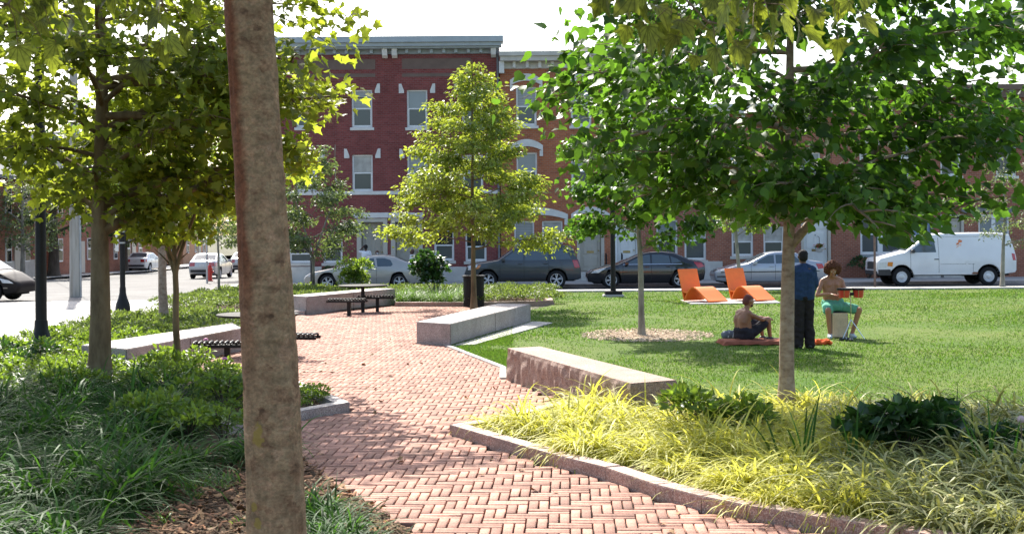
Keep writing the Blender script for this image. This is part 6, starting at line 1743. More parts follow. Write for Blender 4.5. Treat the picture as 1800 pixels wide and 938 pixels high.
c.side('swage_line', [(.30, 1.985), (.30, 1.995), (-2.4, 1.985), (-2.4, 1.975)], 'seam', .002)
c.side('headlight', [(2.76, .74), (2.74, .95), (2.46, .98), (2.48, .76)], 'lamp_glass', .012); c.side('turn_signal', [(2.44, .82), (2.42, .98), (2.22, .98), (2.24, .80)], 'amber', .014)
c.across('grille', 1, .12, .92, -.62, .62, 'trim', n=9); c.across('headlight', 1, .25, .92, .66, .94, 'lamp_glass', sym=True)
c.side('bumper', [(2.80, .44), (2.80, .68), (2.32, .68), (2.30, .44)], 'trim', .03); c.across('bumper', 0, 0, 1, -.96, .96, 'trim', .04)
c.side('taillight', [(-2.60, 1.30), (-2.72, 1.28), (-2.76, 1.02), (-2.64, 1.02)], 'tail', .012); c.across('taillight', 12, .4, 1.0, .84, .95, 'tail', sym=True)
M['decal_orange'] = mat('decal_orange', (0.62, 0.18, 0.05), 0.4, 0.1, 10); M['decal_pale'] = mat('decal_pale', (0.7, 0.45, 0.35), 0.4, 0.1, 10)
dx, dz = -.50, 1.72
for pl_, m_ in (([(dx-.13, dz+.10), (dx-.02, dz+.15), (dx+.05, dz+.10), (dx+.02, dz+.02), (dx-.10, dz+.03)], 'decal_orange'), ([(dx+.0, dz+.05), (dx+.12, dz+.0), (dx+.12, dz-.08), (dx+.02, dz-.05)], 'decal_orange'), ([(dx-.02, dz-.06), (dx+.10, dz-.11), (dx+.14, dz-.2), (dx+.05, dz-.15)], 'decal_pale'), ([(dx-.08, dz-.02), (dx+.0, dz-.03), (dx-.02, dz-.13), (dx-.07, dz-.1)], 'decal_pale')):
    c.side('emblem', pl_, m_, .004, (1,))
c.side('fuel_cap', [(-.78+.085*math.cos(a), .95+.085*math.sin(a)) for a in np.linspace(0, 2*PI, 14, endpoint=False)], 'p_white', .008, (1,))
c.side('rust_patch', [(-.95, .50), (-1.05, .56), (-1.22, .55), (-1.2, .47), (-1.0, .465)], mat('rust', (0.2, 0.09, 0.05), 0.9, 0.3, 30), .003, (1,))
# --- white sedan and silver sedans on the other street, seen from behind
SED = [(2.20, .28), (2.26, .46), (2.22, .60), (2.08, .72), (1.35, .90), (.92, .97), (.12, 1.38), (-.2, 1.44), (-.7, 1.455), (-1.1, 1.40), (-1.66, 1.08), (-2.12, 1.03), (-2.22, .96), (-2.26, .6), (-2.2, .36), (-2.1, .3)]
def rear_sedan(label, px, py, rz, pm, W_=1.78, fancy=True):
    X, Y = GP(px, py)
    c = Car('parked_car', label, 'car', (X, Y + 2.0, gz(Y + 2.0)+0.006), rz, 4.55, W_, SED, .24, .325, 1.38, -1.33, pm, .95, 1.42, 0.76, 0.17)
    c.across('windshield', 5, .05, .95, -.84, .84, 'car_glass'); c.across('rear_glass', 9, .05, .93, -.82, .82, 'car_glass')
    c.side('window', [(.68, .99), (.08, 1.30), (-.16, 1.34), (-.16, .98)], 'car_glass'); c.side('window', [(-.23, .98), (-.23, 1.345), (-.66, 1.34), (-1.02, 1.27), (-1.28, 1.02)], 'car_glass')
    c.seams((.78, -.2, -1.12), .3, .93); c.mirror(.62, .94); c.handle(-.05, .86, c.pm); c.handle(-.98, .87, c.pm)
    c.side('taillight', [(-1.88, .98), (-2.14, .96), (-2.22, .76), (-1.98, .74)], 'tail', .012); c.across('taillight', 12, .05, .62, .55, .96, 'tail', sym=True); c.across('license_plate', 12, .3, .7, -.2, .2, 'plate')
    c.across('bumper_trim', 13, .2, .8, -.9, .9, 'trim')
    c.side('headlight', [(2.12, .62), (2.02, .71), (1.72, .78), (1.82, .62)], 'lamp_glass', .012)
    return c
rear_sedan('white sedan seen from behind parked across the street, nearest the white lamp sign', 242, 478, PI/2 - 0.05, 'p_white2')
rear_sedan('silver sedan seen from behind, just beyond the red hydrant', 358, 490, PI/2 - 0.02, 'p_silver')
rear_sedan('pale silver car parked ahead of the silver sedan beyond the hydrant', 424, 479, PI/2 - 0.0, 'p_silver')
# --- dark minivan entering the frame edge
X, Y = GP(20, 531)
c = Car('minivan', 'dark minivan with a tan reflection painted along its lower side, at the edge of the plaza', 'car', (X - 2.05, Y + 0.9, gz(Y)+0.006), -0.06, 4.7, 1.85,
        [(2.27, .30), (2.33, .48), (2.28, .64), (2.1, .76), (1.78, .95), (1.55, 1.02), (.80, 1.52), (.35, 1.62), (-.6, 1.65), (-1.8, 1.62), (-2.0, 1.56), (-2.2, 1.05), (-2.28, .9), (-2.32, .6), (-2.3, .38), (-2.2, .32)], .25, .335, 1.46, -1.36, 'p_maroon', .98, 1.6, 0.78, 0.16)
c.across('windshield', 5, .05, .95, -.85, .85, 'car_glass'); c.across('rear_glass', 10, .1, .9, -.82, .82, 'car_glass')
c.side('window', [(1.34, 1.04), (.80, 1.42), (.5, 1.46), (.05, 1.48), (.05, 1.02)], 'car_glass'); c.side('window', [(-.03, 1.0), (-.03, 1.47), (-1.0, 1.48), (-1.0, 1.01)], 'car_glass'); c.side('window', [(-1.08, 1.01), (-1.08, 1.48), (-1.75, 1.46), (-2.0, 1.05)], 'car_glass')
c.side('rub_strip', [(2.0, .45), (2.0, .49), (1.87, .49), (1.87, .45)], 'tan_trim_reflection', .01); c.side('lower_reflection', [(1.05, .28), (1.05, .56), (-.95, .56), (-.95, .28)], 'tan_trim_reflection', .008); c.side('pinstripe', [(1.9, .825), (1.9, .84), (-2.1, .86), (-2.1, .845)], 'tan_trim_reflection', .004)  # the broad tan patch below is a reflection painted onto the dark body
c.seams((1.1, .0, -1.04), .3, 1.0); c.handle(.2, .9, 'trim'); c.mirror(1.2, 1.0, M['trim'])
c.side('headlight', [(2.2, .62), (2.05, .73), (1.75, .8), (1.85, .64)], 'lamp_glass', .012); c.side('taillight', [(-2.06, 1.02), (-2.2, 1.0), (-2.27, .7), (-2.12, .7)], 'tail', .012)

# ================================================================== STREET FURNITURE
def slat_seat(cx, cy, facing, name, label, group=None):
    """short backless bench, round slats on a single post"""
    t = thing(name, label, 'bench', (cx, cy, 0.012), facing, group)
    L = 0.98; z = 0.45; n = 12
    sm = MB().tube([(0, -0.2, 0), (0, -0.13, 0.012), (0, 0.13, 0.012), (0, 0.2, 0), (0, 0.205, -0.05)], 0.020, 7).mesh('slat', 60)
    for k in range(n):
        ob('slat', sm, M['black_metal'], t, (-L/2 + L*(k+0.5)/n, 0, z))
    fr = MB().bbox(-L/2-0.02, L/2+0.02, -0.17, -0.13, z-0.075, z-0.022, 0.006).bbox(-L/2-0.02, L/2+0.02, 0.13, 0.17, z-0.075, z-0.022, 0.006).bbox(-0.12, 0.12, -0.128, 0.128, z-0.07, z-0.03, 0.006)
    ob('seat_frame', fr.mesh('seat_frame'), M['black_metal'], t)
    for x in (-L*0.3, L*0.3) if False else (0.05,):
        ob('leg', MB().bbox(x-0.045, x+0.045, -0.045, 0.045, 0.012, z-0.068, 0.008).mesh('leg'), M['black_metal'], t)
    ob('base_plate', MB().bbox(-0.03, 0.13, -0.09, 0.09, 0, 0.012, 0.003).mesh('base_plate'), M['black_metal'], t)
    return t
M['table_black'] = mat('table_black', (0.02, 0.02, 0.021), 0.7, 0.2, 6, spec=0.12)
def cafe_table(cx, cy, R, label):
    t = thing('cafe_table', label, 'table', (cx, cy, 0.014))
    ob('table_top', MB().lathe([(0, 0.72), (R-0.02, 0.715), (R, 0.73), (R, 0.75), (R-0.015, 0.757), (0, 0.757)], 40).mesh('table_top', 30), M['table_black'], t)
    ob('post', MB().lathe([(0.05, 0.02), (0.05, 0.72)], 14).mesh('post', 40), M['black_metal'], t)
    ob('base_plate', MB().lathe([(0.16, 0.0), (0.16, 0.018), (0.06, 0.03)], 18).mesh('base_plate', 30), M['black_metal'], t)
def seat_px(px, py, Yoff=0):
    u, v = unroll(px, py); Y = F*(CH-0.46)/v
    return u*Y/F, Y
tx, ty = GP(638, 551)
cafe_table(tx, ty, 0.66, 'round black metal cafe table on the brick path before the granite seat')
X, Y = seat_px(610, 526); slat_seat(X, Y, -0.1, 'slatted_seat', 'black slatted seat at the nearer side of the far cafe table')
X, Y = seat_px(660, 520); slat_seat(X, Y, 0.1, 'slatted_seat', 'black slatted seat at the far side of the cafe table, before low kerb')
t2x, t2y = -4.5, 23.6
cafe_table(t2x, t2y, 0.72, 'round black cafe table mostly hidden behind the mottled trunk')
X, Y = seat_px(394, 602); slat_seat(X, Y, 0.08, 'slatted_seat', 'black slatted seat among leafy plants on the shaded side of the near trunk')
X, Y = seat_px(508, 588); slat_seat(X, Y, -0.12, 'slatted_seat', 'black slatted seat poking out behind the mottled trunk over the bricks')

# trash can: round drum of vertical slats
X, Y = GP(833, 541)
t = thing('trash_can', 'round black slatted steel trash can beside the pointed tree', 'trash can', (X, Y, 0.02))
R = 0.29; H_ = 0.86
ob('liner', MB().lathe([(R-0.04, 0.08), (R-0.04, H_-0.05)], 24).mesh('liner', 40), M['trim'], t)
sl = MB().bbox(-0.018, 0.018, -0.005, 0.005, 0.06, H_-0.02, 0.002).mesh('slat')
for k in range(36):
    a = 2*PI*k/36; o = ob('slat', sl, M['black_metal'], t, (R*math.cos(a), R*math.sin(a), 0), a + PI/2)
rim_ = MB().lathe([(R-0.05, H_-0.01), (R+0.03, H_-0.01), (R+0.045, H_+0.02), (R+0.03, H_+0.05), (R-0.04, H_+0.05), (R-0.06, H_+0.02)], 28); ob('rim', rim_.mesh('rim', 40), M['black_metal'], t)
ob('foot', MB().lathe([(R-0.03, 0), (R+0.01, 0), (R+0.01, 0.06), (R-0.03, 0.06)], 28).mesh('foot', 40), M['black_metal'], t)

# lamp posts
def lamp_post(label, px, py, H, r, bell=False, plate=False, sign=None, gzb=None):
    X, Y = GP(px, py)
    t = thing('lamp_post', label, 'lamp post', (X, Y, gz(Y)))
    if plate:
        ob('footing', MB().bbox(-0.34, 0.34, -0.3, 0.3, -0.05, 0.13, 0.02).mesh('footing'), M['concrete'], t)
        ob('base_plate', MB().bbox(-0.28, 0.28, -0.24, 0.24, 0.13, 0.24, 0.01).mesh('base_plate'), M['black_metal'], t)
    prof = [(r*1.15, 0.2 if plate else 0.0), (r*1.1, 0.3), (r, 0.5), (r*0.95, H*0.6), (r*0.8, H-0.5)]
    ob('post', MB().lathe(prof, 20).mesh('post', 35), M['black_metal'], t)
    if bell:
        ob('base_bell', MB().lathe([(r*2.7, 0), (r*2.75, 0.18), (r*2.5, 0.3), (r*1.7, 0.45), (r*1.25, 0.58), (r*1.12, 0.75)], 22).mesh('base_bell', 40), M['black_metal'], t)
    ob('lantern', MB().lathe([(r*0.9, H-0.55), (0.14, H-0.5), (0.2, H-0.1), (0.05, H+0.05)], 18).mesh('lantern', 35), M['lamp_glass'], t)
    ob('lantern_cap', MB().lathe([(0.27, H-0.1), (0.24, H), (0.06, H+0.14), (0.0, H+0.2)], 18).mesh('lantern_cap', 35), M['black_metal'], t)
    return t, X, Y
lamp_post('tall black lamp post rising from dark shrubs by the plaza edge', 73, 640, 6.4, 0.094, True)
t, X, Y = lamp_post('black lamp post with bell-shaped base and narrow white sign', 216, 553, 5.6, 0.072, True)
ob('sign', MB().bbox(-0.19, -0.10, -0.012, 0.012, 1.72, 3.0, 0.004).mesh('sign'), M['white_paint'], t)
for z in (1.95, 2.25): ob('sign_band', MB().lathe([(0.078, z-0.02), (0.08, z-0.02), (0.08, z+0.02), (0.078, z+0.02)], 16).mesh('sign_band'), M['steel'], t)
lamp_post('black lamp post on a square footing at the lawn before the black sedan', 1078, 524, 5.2, 0.082, False, True)
# utility pole
X, Y = GP(132, 522)
t = thing('utility_pole', 'thick pale weathered wooden utility pole standing on the plaza', 'utility pole', (X, Y, gz(Y)))
M['pole_wood'] = bark_mat('pole_wood', (0.30, 0.26, 0.21), (0.44, 0.40, 0.34), (0.52, 0.48, 0.42), 5, 0.4, 0.08)
V, F_ = tube_np(np.array([[0.004*math.sin(z), 0, z] for z in np.linspace(-0.1, 10.5, 24)]), np.linspace(0.20, 0.13, 24), 16, 3, 0.012)
ob('pole', np_mesh('pole', V, F_, True), M['pole_wood'], t)
ob('conduit', MB().tube([(0.215, -0.03, 0), (0.205, -0.03, 3.4), (0.19, -0.03, 6)], 0.045, 8).mesh('conduit', 40), M['steel'], t)
for z, w_ in ((9.6, 1.2), (8.8, 0.9)): ob('crossarm', MB().bbox(-w_, w_, -0.2, -0.12, z, z+0.11, 0.01).mesh('crossarm'), M['pole_wood'], t)
# overhead wires from the pole towards the houses
for k, (x0_, z0_, x1_, y1_, z1_) in enumerate(((-0.9, 9.75, -34, 80, 8.2), (0.9, 9.75, -31, 90, 7.6))):
    A0 = Vector((X + x0_, Y, gz(Y)+z0_)); B0 = Vector((x1_, y1_, z1_))
    w = thing('overhead_wire', ('thin black overhead wire from the utility pole to the grey gabled house', 'thin black overhead wire running on to the brick gabled house')[k], 'wire', A0)
    ob('wire', MB().tube([(A0.lerp(B0, s_) - Vector((0, 0, 1.2*math.sin(PI*s_)*1))) - A0 for s_ in np.linspace(0, 1, 14)], 0.018, 5).mesh('wire'), M['trim'], w)
# hydrant and posts
X, Y = GP(369, 494)
t = thing('fire_hydrant', 'red fire hydrant on the far pavement edge in front of the silver sedan', 'hydrant', (X, Y, gz(Y)))
M['hydrant_red'] = mat('hydrant_red', (0.55, 0.05, 0.035), 0.45, 0.1, 6)
ob('barrel', MB().lathe([(0.17, 0), (0.17, 0.06), (0.12, 0.08), (0.12, 0.62), (0.15, 0.64), (0.15, 0.70), (0.12, 0.72), (0.09, 0.83), (0.03, 0.88), (0.03, 0.94), (0, 0.94)], 16).mesh('barrel', 35), M['hydrant_red'], t)
for a in (0, PI/2, PI): ob('outlet', MB().tube([(0.1*math.cos(a), -0.1*math.sin(a), 0.5), (0.2*math.cos(a), -0.2*math.sin(a), 0.5)], 0.06, 10).mesh('outlet', 40), M['hydrant_red'], t)
def sign_post(label, px, py, H, r, m, sign=None, edge=False):
    X, Y = GP(px, py); t = thing('sign_post', label, 'sign post', (X, Y, gz(Y)))
    ob('post', MB().tube([(0, 0, 0), (0, 0, H)], r, 8).mesh('post', 40), M[m], t)
    if sign:
        z0, z1, w_, m2 = sign
        ob('sign_plate', MB().bbox(-w_/2, w_/2, -r-0.016, -r-0.004, z0, z1, 0.003).mesh('sign_plate'), M[m2], t)
    return t
M['rusty'] = mat('rusty', (0.19, 0.12, 0.09), 0.7, 0.2, 10); M['sign_pale'] = mat('sign_pale', (0.45, 0.47, 0.42), 0.5, 0.1, 5)
sign_post('rusty brown sign post with pale sign at the kerb before the double window', 1538, 506, 3.2, 0.045, 'rusty', (2.55, 3.12, 0.30, 'sign_pale'))
sign_post('slim grey post standing in front of the parked silver sedans', 364, 498, 2.3, 0.05, 'steel')
sign_post('thin dark post in the clipped cover near the silver cars', 424, 521, 2.0, 0.04, 'trim')
sign_post('short thin black post beside the coupe front wheel', 548, 517, 1.4, 0.05, 'trim')

# ------------------------------------------------------------------ orange lounge chairs and their pad
M['orange'] = mat('orange', (0.90, 0.19, 0.02), 0.5, 0.06, 3, fine=0.04, fscale=40)
padp = [GP(1196, 531), GP(1215, 538), GP(1372, 536), GP(1350, 526)]
pc_ = (sum(p[0] for p in padp)/4, sum(p[1] for p in padp)/4)
mb = slab('chair_pad', padp, 0.0, 0.075, None)
o = ob('chair_pad', mb.mesh('chair_pad'), M['concrete']); o['kind'] = 'structure'
def lounge(px, py, label, rz, z):
    X, Y = GP(px, py)
    t = thing('lounge_chair', label, 'chair', (X, Y, z), rz, 'orange lounge chairs on the lawn'); t.scale = (1.08, 1.08, 1.04)
    Wd = 0.66; th = 0.035
    def ribbon(name, pts):
        n = len(pts); V = []
        for i, (s, zz) in enumerate(pts):
            a = Vector(pts[max(i-1, 0)]); b = Vector(pts[min(i+1, n-1)]); d = (b-a).normalized(); nr = Vector((-d.y, d.x))*th/2
            for q in ((s+nr.x, zz+nr.y), (s-nr.x, zz-nr.y)): V += [(q[0], -Wd/2, q[1]), (q[0], Wd/2, q[1])]
        Fs = []
        for i in range(n-1):
            k = 4*i; Fs += [(k, k+1, k+5, k+4), (k+2, k+6, k+7, k+3), (k, k+4, k+6, k+2), (k+1, k+3, k+7, k+5)]
        Fs += [(0, 2, 3, 1), (4*n-4, 4*n-3, 4*n-1, 4*n-2)]
        me = MB().add(V, Fs).mesh(name); bm = bmesh.new(); bm.from_mesh(me); bmesh.ops.recalc_face_normals(bm, faces=bm.faces[:]); bm.to_mesh(me); bm.free()
        me.polygons.foreach_set('use_smooth', [True]*len(me.polygons)); me.set_sharp_from_angle(angle=math.radians(40))
        ob(name, me, M['orange'], t)
    ribbon('backrest', [(-.26, .90), (-.17, .6), (-.10, .36), (-.04, .15), (.0, .02)])
    pts = [(-.085, .30)]
    pts = [(0.03, 0.03), (.06, .12), (.13, .24), (.22, .34), (.32, .395), (.42, .40), (.52, .365), (.66, .28), (.82, .17), (.98, .07), (1.04, .035)]
    ribbon('seat', pts)
    ribbon('seat_link', [(-.095, .30), (0.0, .26), (.12, .25)])
    return t
lounge(1219, 533, 'orange folded lounge chair nearer the black sedan tail', -1.02, 0.075)
lounge(1301, 531, 'orange folded lounge chair directly behind the seated man in the cap', -1.02, 0.075)

# ================================================================== PEOPLE
def capsule(V, Fs, a, b, ra, rb, n=14, m=5):
    a, b = Vector(a), Vector(b); d = b - a; L = d.length
    d = d.normalized() if L > 1e-6 else Vector((0, 0, 1))
    x = d.cross(Vector((0.31, 0.87, 0.4))).normalized(); y = d.cross(x)
    rings = []
    for i in range(m): t = -PI/2 + (PI/2)*(i+0.3)/m; rings.append((a + d*(ra*math.sin(t)), ra*math.cos(t)))
    rings.append((a, ra)); rings.append((b, rb))
    for i in range(m): t = (PI/2)*(i+0.7)/m; rings.append((b + d*(rb*math.sin(t)), rb*math.cos(t)))
    k0 = len(V)
    for c, r in rings:
        for k in range(n): q = 2*PI*k/n; V.append(c + (x*math.cos(q) + y*math.sin(q))*r)
    for i in range(len(rings)-1):
        for k in range(n): k2 = (k+1) % n; Fs.append((k0+i*n+k, k0+i*n+k2, k0+(i+1)*n+k2, k0+(i+1)*n+k))
    Fs.append(tuple(k0+k for k in range(n-1, -1, -1))); Fs.append(tuple(k0+(len(rings)-1)*n+k for k in range(n)))
def fuse(name, caps, voxel, smooth=3, rough=0.0, fold=0.0):
    """one continuous skin over a set of tapered limbs"""
    V, Fs = [], []
    for c in caps: capsule(V, Fs, *c)
    me = bpy.data.meshes.new(name); me.from_pydata([tuple(v) for v in V], [], Fs); me.update()
    o = bpy.data.objects.new('tmp', me); COL.objects.link(o)
    r = o.modifiers.new('r', 'REMESH'); r.mode = 'VOXEL'; r.voxel_size = voxel; r.use_smooth_shade = True
    if smooth:
        s = o.modifiers.new('s', 'SMOOTH'); s.factor = 0.5; s.iterations = smooth
    dg = bpy.context.evaluated_depsgraph_get()
    out = bpy.data.meshes.new_from_object(o.evaluated_get(dg)); out.name = name
    bpy.data.objects.remove(o)
    if rough or fold: nrm = [v.normal.copy() for v in out.vertices]; cos = [v.co.copy() for v in out.vertices]
    if rough:
        for v, q, nv in zip(out.vertices, cos, nrm):
            v.co = q + nv*rough*(noise.noise(q*38) + 0.7*noise.noise(q*80))
    if fold:
        for v, q, nv in zip(out.vertices, cos, nrm):
            v.co = q + nv*fold*(noise.noise((q.x*7, q.y*7, q.z*13 + 4*q.x)) + 0.6*noise.noise((q.x*16+3, q.y*16, q.z*22 - 9*q.x)))
    out.polygons.foreach_set('use_smooth', [True]*len(out.polygons))
    return out
def vv(*a): return Vector(a)
def head_caps(c, f, u):
    c, f, u = Vector(c), Vector(f).normalized(), Vector(u).normalized(); r = f.cross(u)
    caps = [(c+u*.035-f*.02, c+u*.03+f*.01, .085, .08), (c+u*.02+f*.02, c-u*.07+f*.04, .076, .048), (c-u*.02-f*.02, c-u*.06+f*.0, .075, .06),
            (c+f*.088+u*.02, c+f*.108-u*.02, .009, .016), (c+r*.08-u*.01, c+r*.082+u*.015, .014, .016), (c-r*.08-u*.01, c-r*.082+u*.015, .014, .016), (c+f*.084-u*.075, c+f*.078-u*.085, .02, .02), (c+f*.083+r*.03+u*.035, c+f*.083-r*.03+u*.035, .012, .012)]
    return caps
def hand_caps(w, d, pn, L=0.18, curl=0.35, s=1):
    """palm, four unequal fingers and a thumb; w wrist, d direction, pn palm normal"""
    w, d, pn = Vector(w), Vector(d).normalized(), Vector(pn).normalized(); sd = d.cross(pn).normalized()*s
    caps = []
    for k in (-1, 0, 1): caps.append((w + sd*k*.018, w + d*.085 + sd*k*.026, .016, .015))
    for k, l in ((-1.5, .062), (-.5, .074), (.5, .078), (1.5, .068)):
        b0 = w + d*.088 + sd*k*.021; m_ = b0 + (d + pn*curl*.5).normalized()*l*.55; e = m_ + (d + pn*curl*1.6).normalized()*l*.45
        caps += [(b0, m_, .0095, .009), (m_, e, .009, .0075)]
    b0 = w + d*.03 + sd*.03; m_ = b0 + (d*.6 + sd*.75 + pn*.25).normalized()*.045; e = m_ + (d*.95 + sd*.2 + pn*.35).normalized()*.034
    return caps + [(b0, m_, .012, .0105), (m_, e, .0105, .008)]
def foot_caps(a, d, sole=0.0):
    a, d = Vector(a), Vector(d).normalized(); sd = d.cross(Vector((0, 0, 1))); z = sole + .032
    g = Vector((a.x, a.y, z))
    return [(a, g - d*.035 + Vector((0, 0, .012)), .042, .042), (g - d*.05, g + d*.10 + sd*.012, .036, .036), (g + d*.02, g + d*.165 + sd*.008, .038, .026), (a, g + d*.06, .04, .036)]
def eyes(t, c, f, u, par):
    c, f, u = Vector(c), Vector(f).normalized(), Vector(u).normalized(); r = f.cross(u)
    for s in (-1, 1):
        p = c + f*.086 + u*.018 + r*.032*s
        ob('eye', MB().lathe([(0, -.011), (.009, -.006), (.011, 0), (.009, .006), (0, .011)], 10, p).mesh('eye', 60), M['eye_white'], par)
        q = p + f*.0075
        ob('pupil', MB().lathe([(0, -.006), (.005, -.003), (.006, 0), (.005, .003), (0, .006)], 8, q).mesh('pupil', 60), M['trim'], par)
    q = c + f*.088 - u*.045
    ob('mouth', fuse('mouth', [(q - r*.022, q + r*.022, .007, .007)], .004, 1), M['lip'], par)
M['skin_brown'] = mat('skin_brown', (0.31, 0.14, 0.078), 0.5, 0.1, 8, fine=0.06, fscale=60)
M['skin_dark'] = mat('skin_dark', (0.105, 0.05, 0.03), 0.5, 0.1, 8)
M['skin_tan'] = mat('skin_tan', (0.34, 0.155, 0.085), 0.5, 0.1, 8, fine=0.06, fscale=60)
M['hair_black'] = mat('hair_black', (0.015, 0.012, 0.011), 0.8, 0.3, 60, 0.8, 90, spec=0.3)
M['hair_red'] = mat('hair_red', (0.13, 0.045, 0.022), 0.8, 0.4, 60, 0.9, 90, spec=0.3)
M['cap_red'] = mat('cap_red', (0.15, 0.04, 0.03), 0.85, 0.2, 20, 0.3, 120)
M['eye_white'] = mat('eye_white', (0.7, 0.68, 0.65), 0.3, 0.02, 8); M['lip'] = mat('lip', (0.24, 0.08, 0.06), 0.5, 0.1, 20)
def cloth(name, col, sc=14): return mat(name, col, 0.9, 0.14, sc, 0.35, 22, spec=0.15, fine=0.1, fscale=180)
M['shirt_navy'] = cloth('shirt_navy', (0.028, 0.05, 0.105)); M['trousers'] = cloth('trousers', (0.028, 0.022, 0.022)); M['shorts_dark'] = cloth('shorts_dark', (0.03, 0.028, 0.035)); M['shorts_mint'] = cloth('shorts_mint', (0.12, 0.36, 0.25)); M['tee_white'] = cloth('tee_white', (0.7, 0.7, 0.72)); M['jeans'] = cloth('jeans', (0.05, 0.07, 0.13))
M['shoe_dark'] = mat('shoe_dark', (0.03, 0.028, 0.028), 0.6, 0.2, 10); M['shoe_pale'] = mat('shoe_pale', (0.45, 0.52, 0.56), 0.6, 0.2, 10)

# --- standing man, seen from behind
X, Y = GP(1413, 616)
t = thing('person', 'man standing with his back turned, dark blue shirt and dark trousers, by the maple trunk', 'person', (X, Y, 0.05), 0.06)
hc, hf, hu = (0.0, .035, 1.625), (-.12, 1, -.12), (0, .1, 1)
body = head_caps(hc, hf, hu) + [((0, -.01, 1.40), (0, .02, 1.56), .062, .055), ((-.1, 0, 1.40), (.1, 0, 1.40), .085, .085), ((-.16, 0, 1.40), (.16, 0, 1.40), .045, .045), ((0, .01, 1.3), (0, .01, 1.1), .105, .10), ((-.06, 0, 1.28), (.06, 0, 1.28), .095, .095), ((-.05, 0, 1.0), (.05, 0, 1.0), .10, .10)]
for s in (-1, 1):
    body += [((s*.18, 0, 1.405), (s*.22, -.02, 1.13), .046, .040), ((s*.22, -.02, 1.13), (s*.19, .17, .98), .040, .028)]
    body += hand_caps((s*.19, .17, .98), (-s*.3, .9, .05), (-s, 0, -.2), s=s)
    body += [((s*.09, 0, .95), (s*.105, .01, .50), .085, .058), ((s*.105, .01, .50), (s*.11, -.03, .09), .058, .038)] + foot_caps((s*.11, -.03, .09), (s*.25, 1, 0))
bo = ob('body', fuse('body', body, .008, 3), M['skin_dark'], t)
eyes(t, hc, hf, hu, t)
shirt = [((-.155, 0, 1.40), (.155, 0, 1.40), .078, .078), ((0, -.01, 1.38), (0, .0, 1.455), .11, .078), ((0, 0, 1.36), (0, 0, .94), .128, .13)]
for s in (-1, 1): shirt += [((s*.085, 0, 1.32), (s*.072, 0, .94), .128, .138), ((s*.155, 0, 1.405), (s*.085, 0, 1.25), .086, .125), ((s*.09, -.01, 1.44), (s*.16, -.01, 1.40), .07, .08), ((s*.045, -.005, 1.475), (s*.15, 0, 1.415), .05, .074)]
for s in (-1, 1): shirt += [((s*.165, 0, 1.40), (s*.218, -.02, 1.15), .074, .064), ((s*.218, -.02, 1.15), (s*.205, .07, 1.06), .064, .056)]
ob('shirt', fuse('shirt', shirt, .009, 3, fold=.008), M['shirt_navy'], t)
tr = [((-.07, 0, .93), (.07, 0, .93), .13, .13)]
for s in (-1, 1): tr += [((s*.08, 0, .90), (s*.095, .015+.02*s, .50), .118, .098), ((s*.095, .015+.02*s, .50), (s*.108, -.02, .06), .098, .096)]
ob('trousers', fuse('trousers', tr, .009, 3, fold=.014), M['trousers'], t)
for s in (-1, 1): ob('shoe', fuse('shoe', [(a, b, ra+.007, rb+.007) for a, b, ra, rb in foot_caps((s*.11, -.03, .07), (s*.25, 1, 0), .003)], .008, 3), M['shoe_dark'], t)
ob('hair', fuse('hair', [((0, .0, 1.68), (0, -.02, 1.63), .088, .082), ((0, .0, 1.66), (0, .06, 1.70), .086, .06)], .008, 2, .004), M['hair_black'], t)

# --- man sitting on the grass, knees up, facing the drummer
X, Y = GP(1312, 607)
t = thing('person', 'shirtless man in a reddish cap and dark shorts sitting on the grass with knees raised', 'person', (X - .02, Y, 0.075), 0.42)
t.scale = (.95, .95, .93)
hc, hf, hu = (.09, 0, .80), (1, .05, .12), (-.12, 0, 1)
body = head_caps(hc, hf, hu) + [((-.0, 0, .60), (.065, 0, .73), .062, .056), ((-.03, -.11, .56), (-.03, .11, .56), .10, .10), ((-.03, -.17, .575), (-.03, .17, .575), .072, .072), ((-.06, 0, .50), (-.04, 0, .15), .125, .135)]
for s in (-1, 1): body += [((-.07, s*.075, .46), (-.03, s*.065, .15), .128, .132), ((-.03, s*.165, .57), (-.07, s*.09, .42), .07, .125), ((-.01, s*.03, .645), (-.03, s*.15, .585), .045, .062)]
for s in (-1, 1):
    k = (.44, s*.15, .44); an = (.50, s*.13, .07)
    body += [((.0, s*.09, .13), k, .095, .06), (k, an, .06, .036)] + foot_caps(an, (1, s*.15, 0), -.005)
    e = (.24, s*.235, .45); w = (.47, s*.11, .475)
    body += [((-.02, s*.185, .565), e, .052, .042), (e, w, .042, .028)] + hand_caps(w, (1, -s*.35, -.25), (0, -s*.4, -1), s=s)
ob('body', fuse('body', body, .008, 3), M['skin_brown'], t)
eyes(t, hc, hf, hu, t)
sh = [((-.03, -.075, .15), (-.03, .075, .15), .162, .162), ((-.05, -.07, .22), (-.05, .07, .22), .150, .150)]
for s in (-1, 1): sh += [((.02, s*.10, .14), (.34, s*.14, .36), .118, .095)]
ob('shorts', fuse('shorts', sh, .009, 3, fold=.014), M['shorts_dark'], t)
ob('cap', fuse('cap', [((.07, 0, .87), (.03, 0, .81), .086, .082), ((.09, 0, .865), (.12, 0, .87), .08, .062), ((.16, -.035, .865), (.16, .035, .865), .012, .012), ((.19, -.03, .858), (.19, .03, .858), .010, .010), ((.13, -.05, .868), (.13, .05, .868), .014, .014)], .008, 3), M['cap_red'], t)
ob('beard', fuse('beard', [((.155, 0, .715), (.14, 0, .705), .026, .022), ((.12, -.05, .73), (.155, -.02, .715), .018, .02), ((.12, .05, .73), (.155, .02, .715), .018, .02)], .007, 2, .003), M['hair_black'], t)
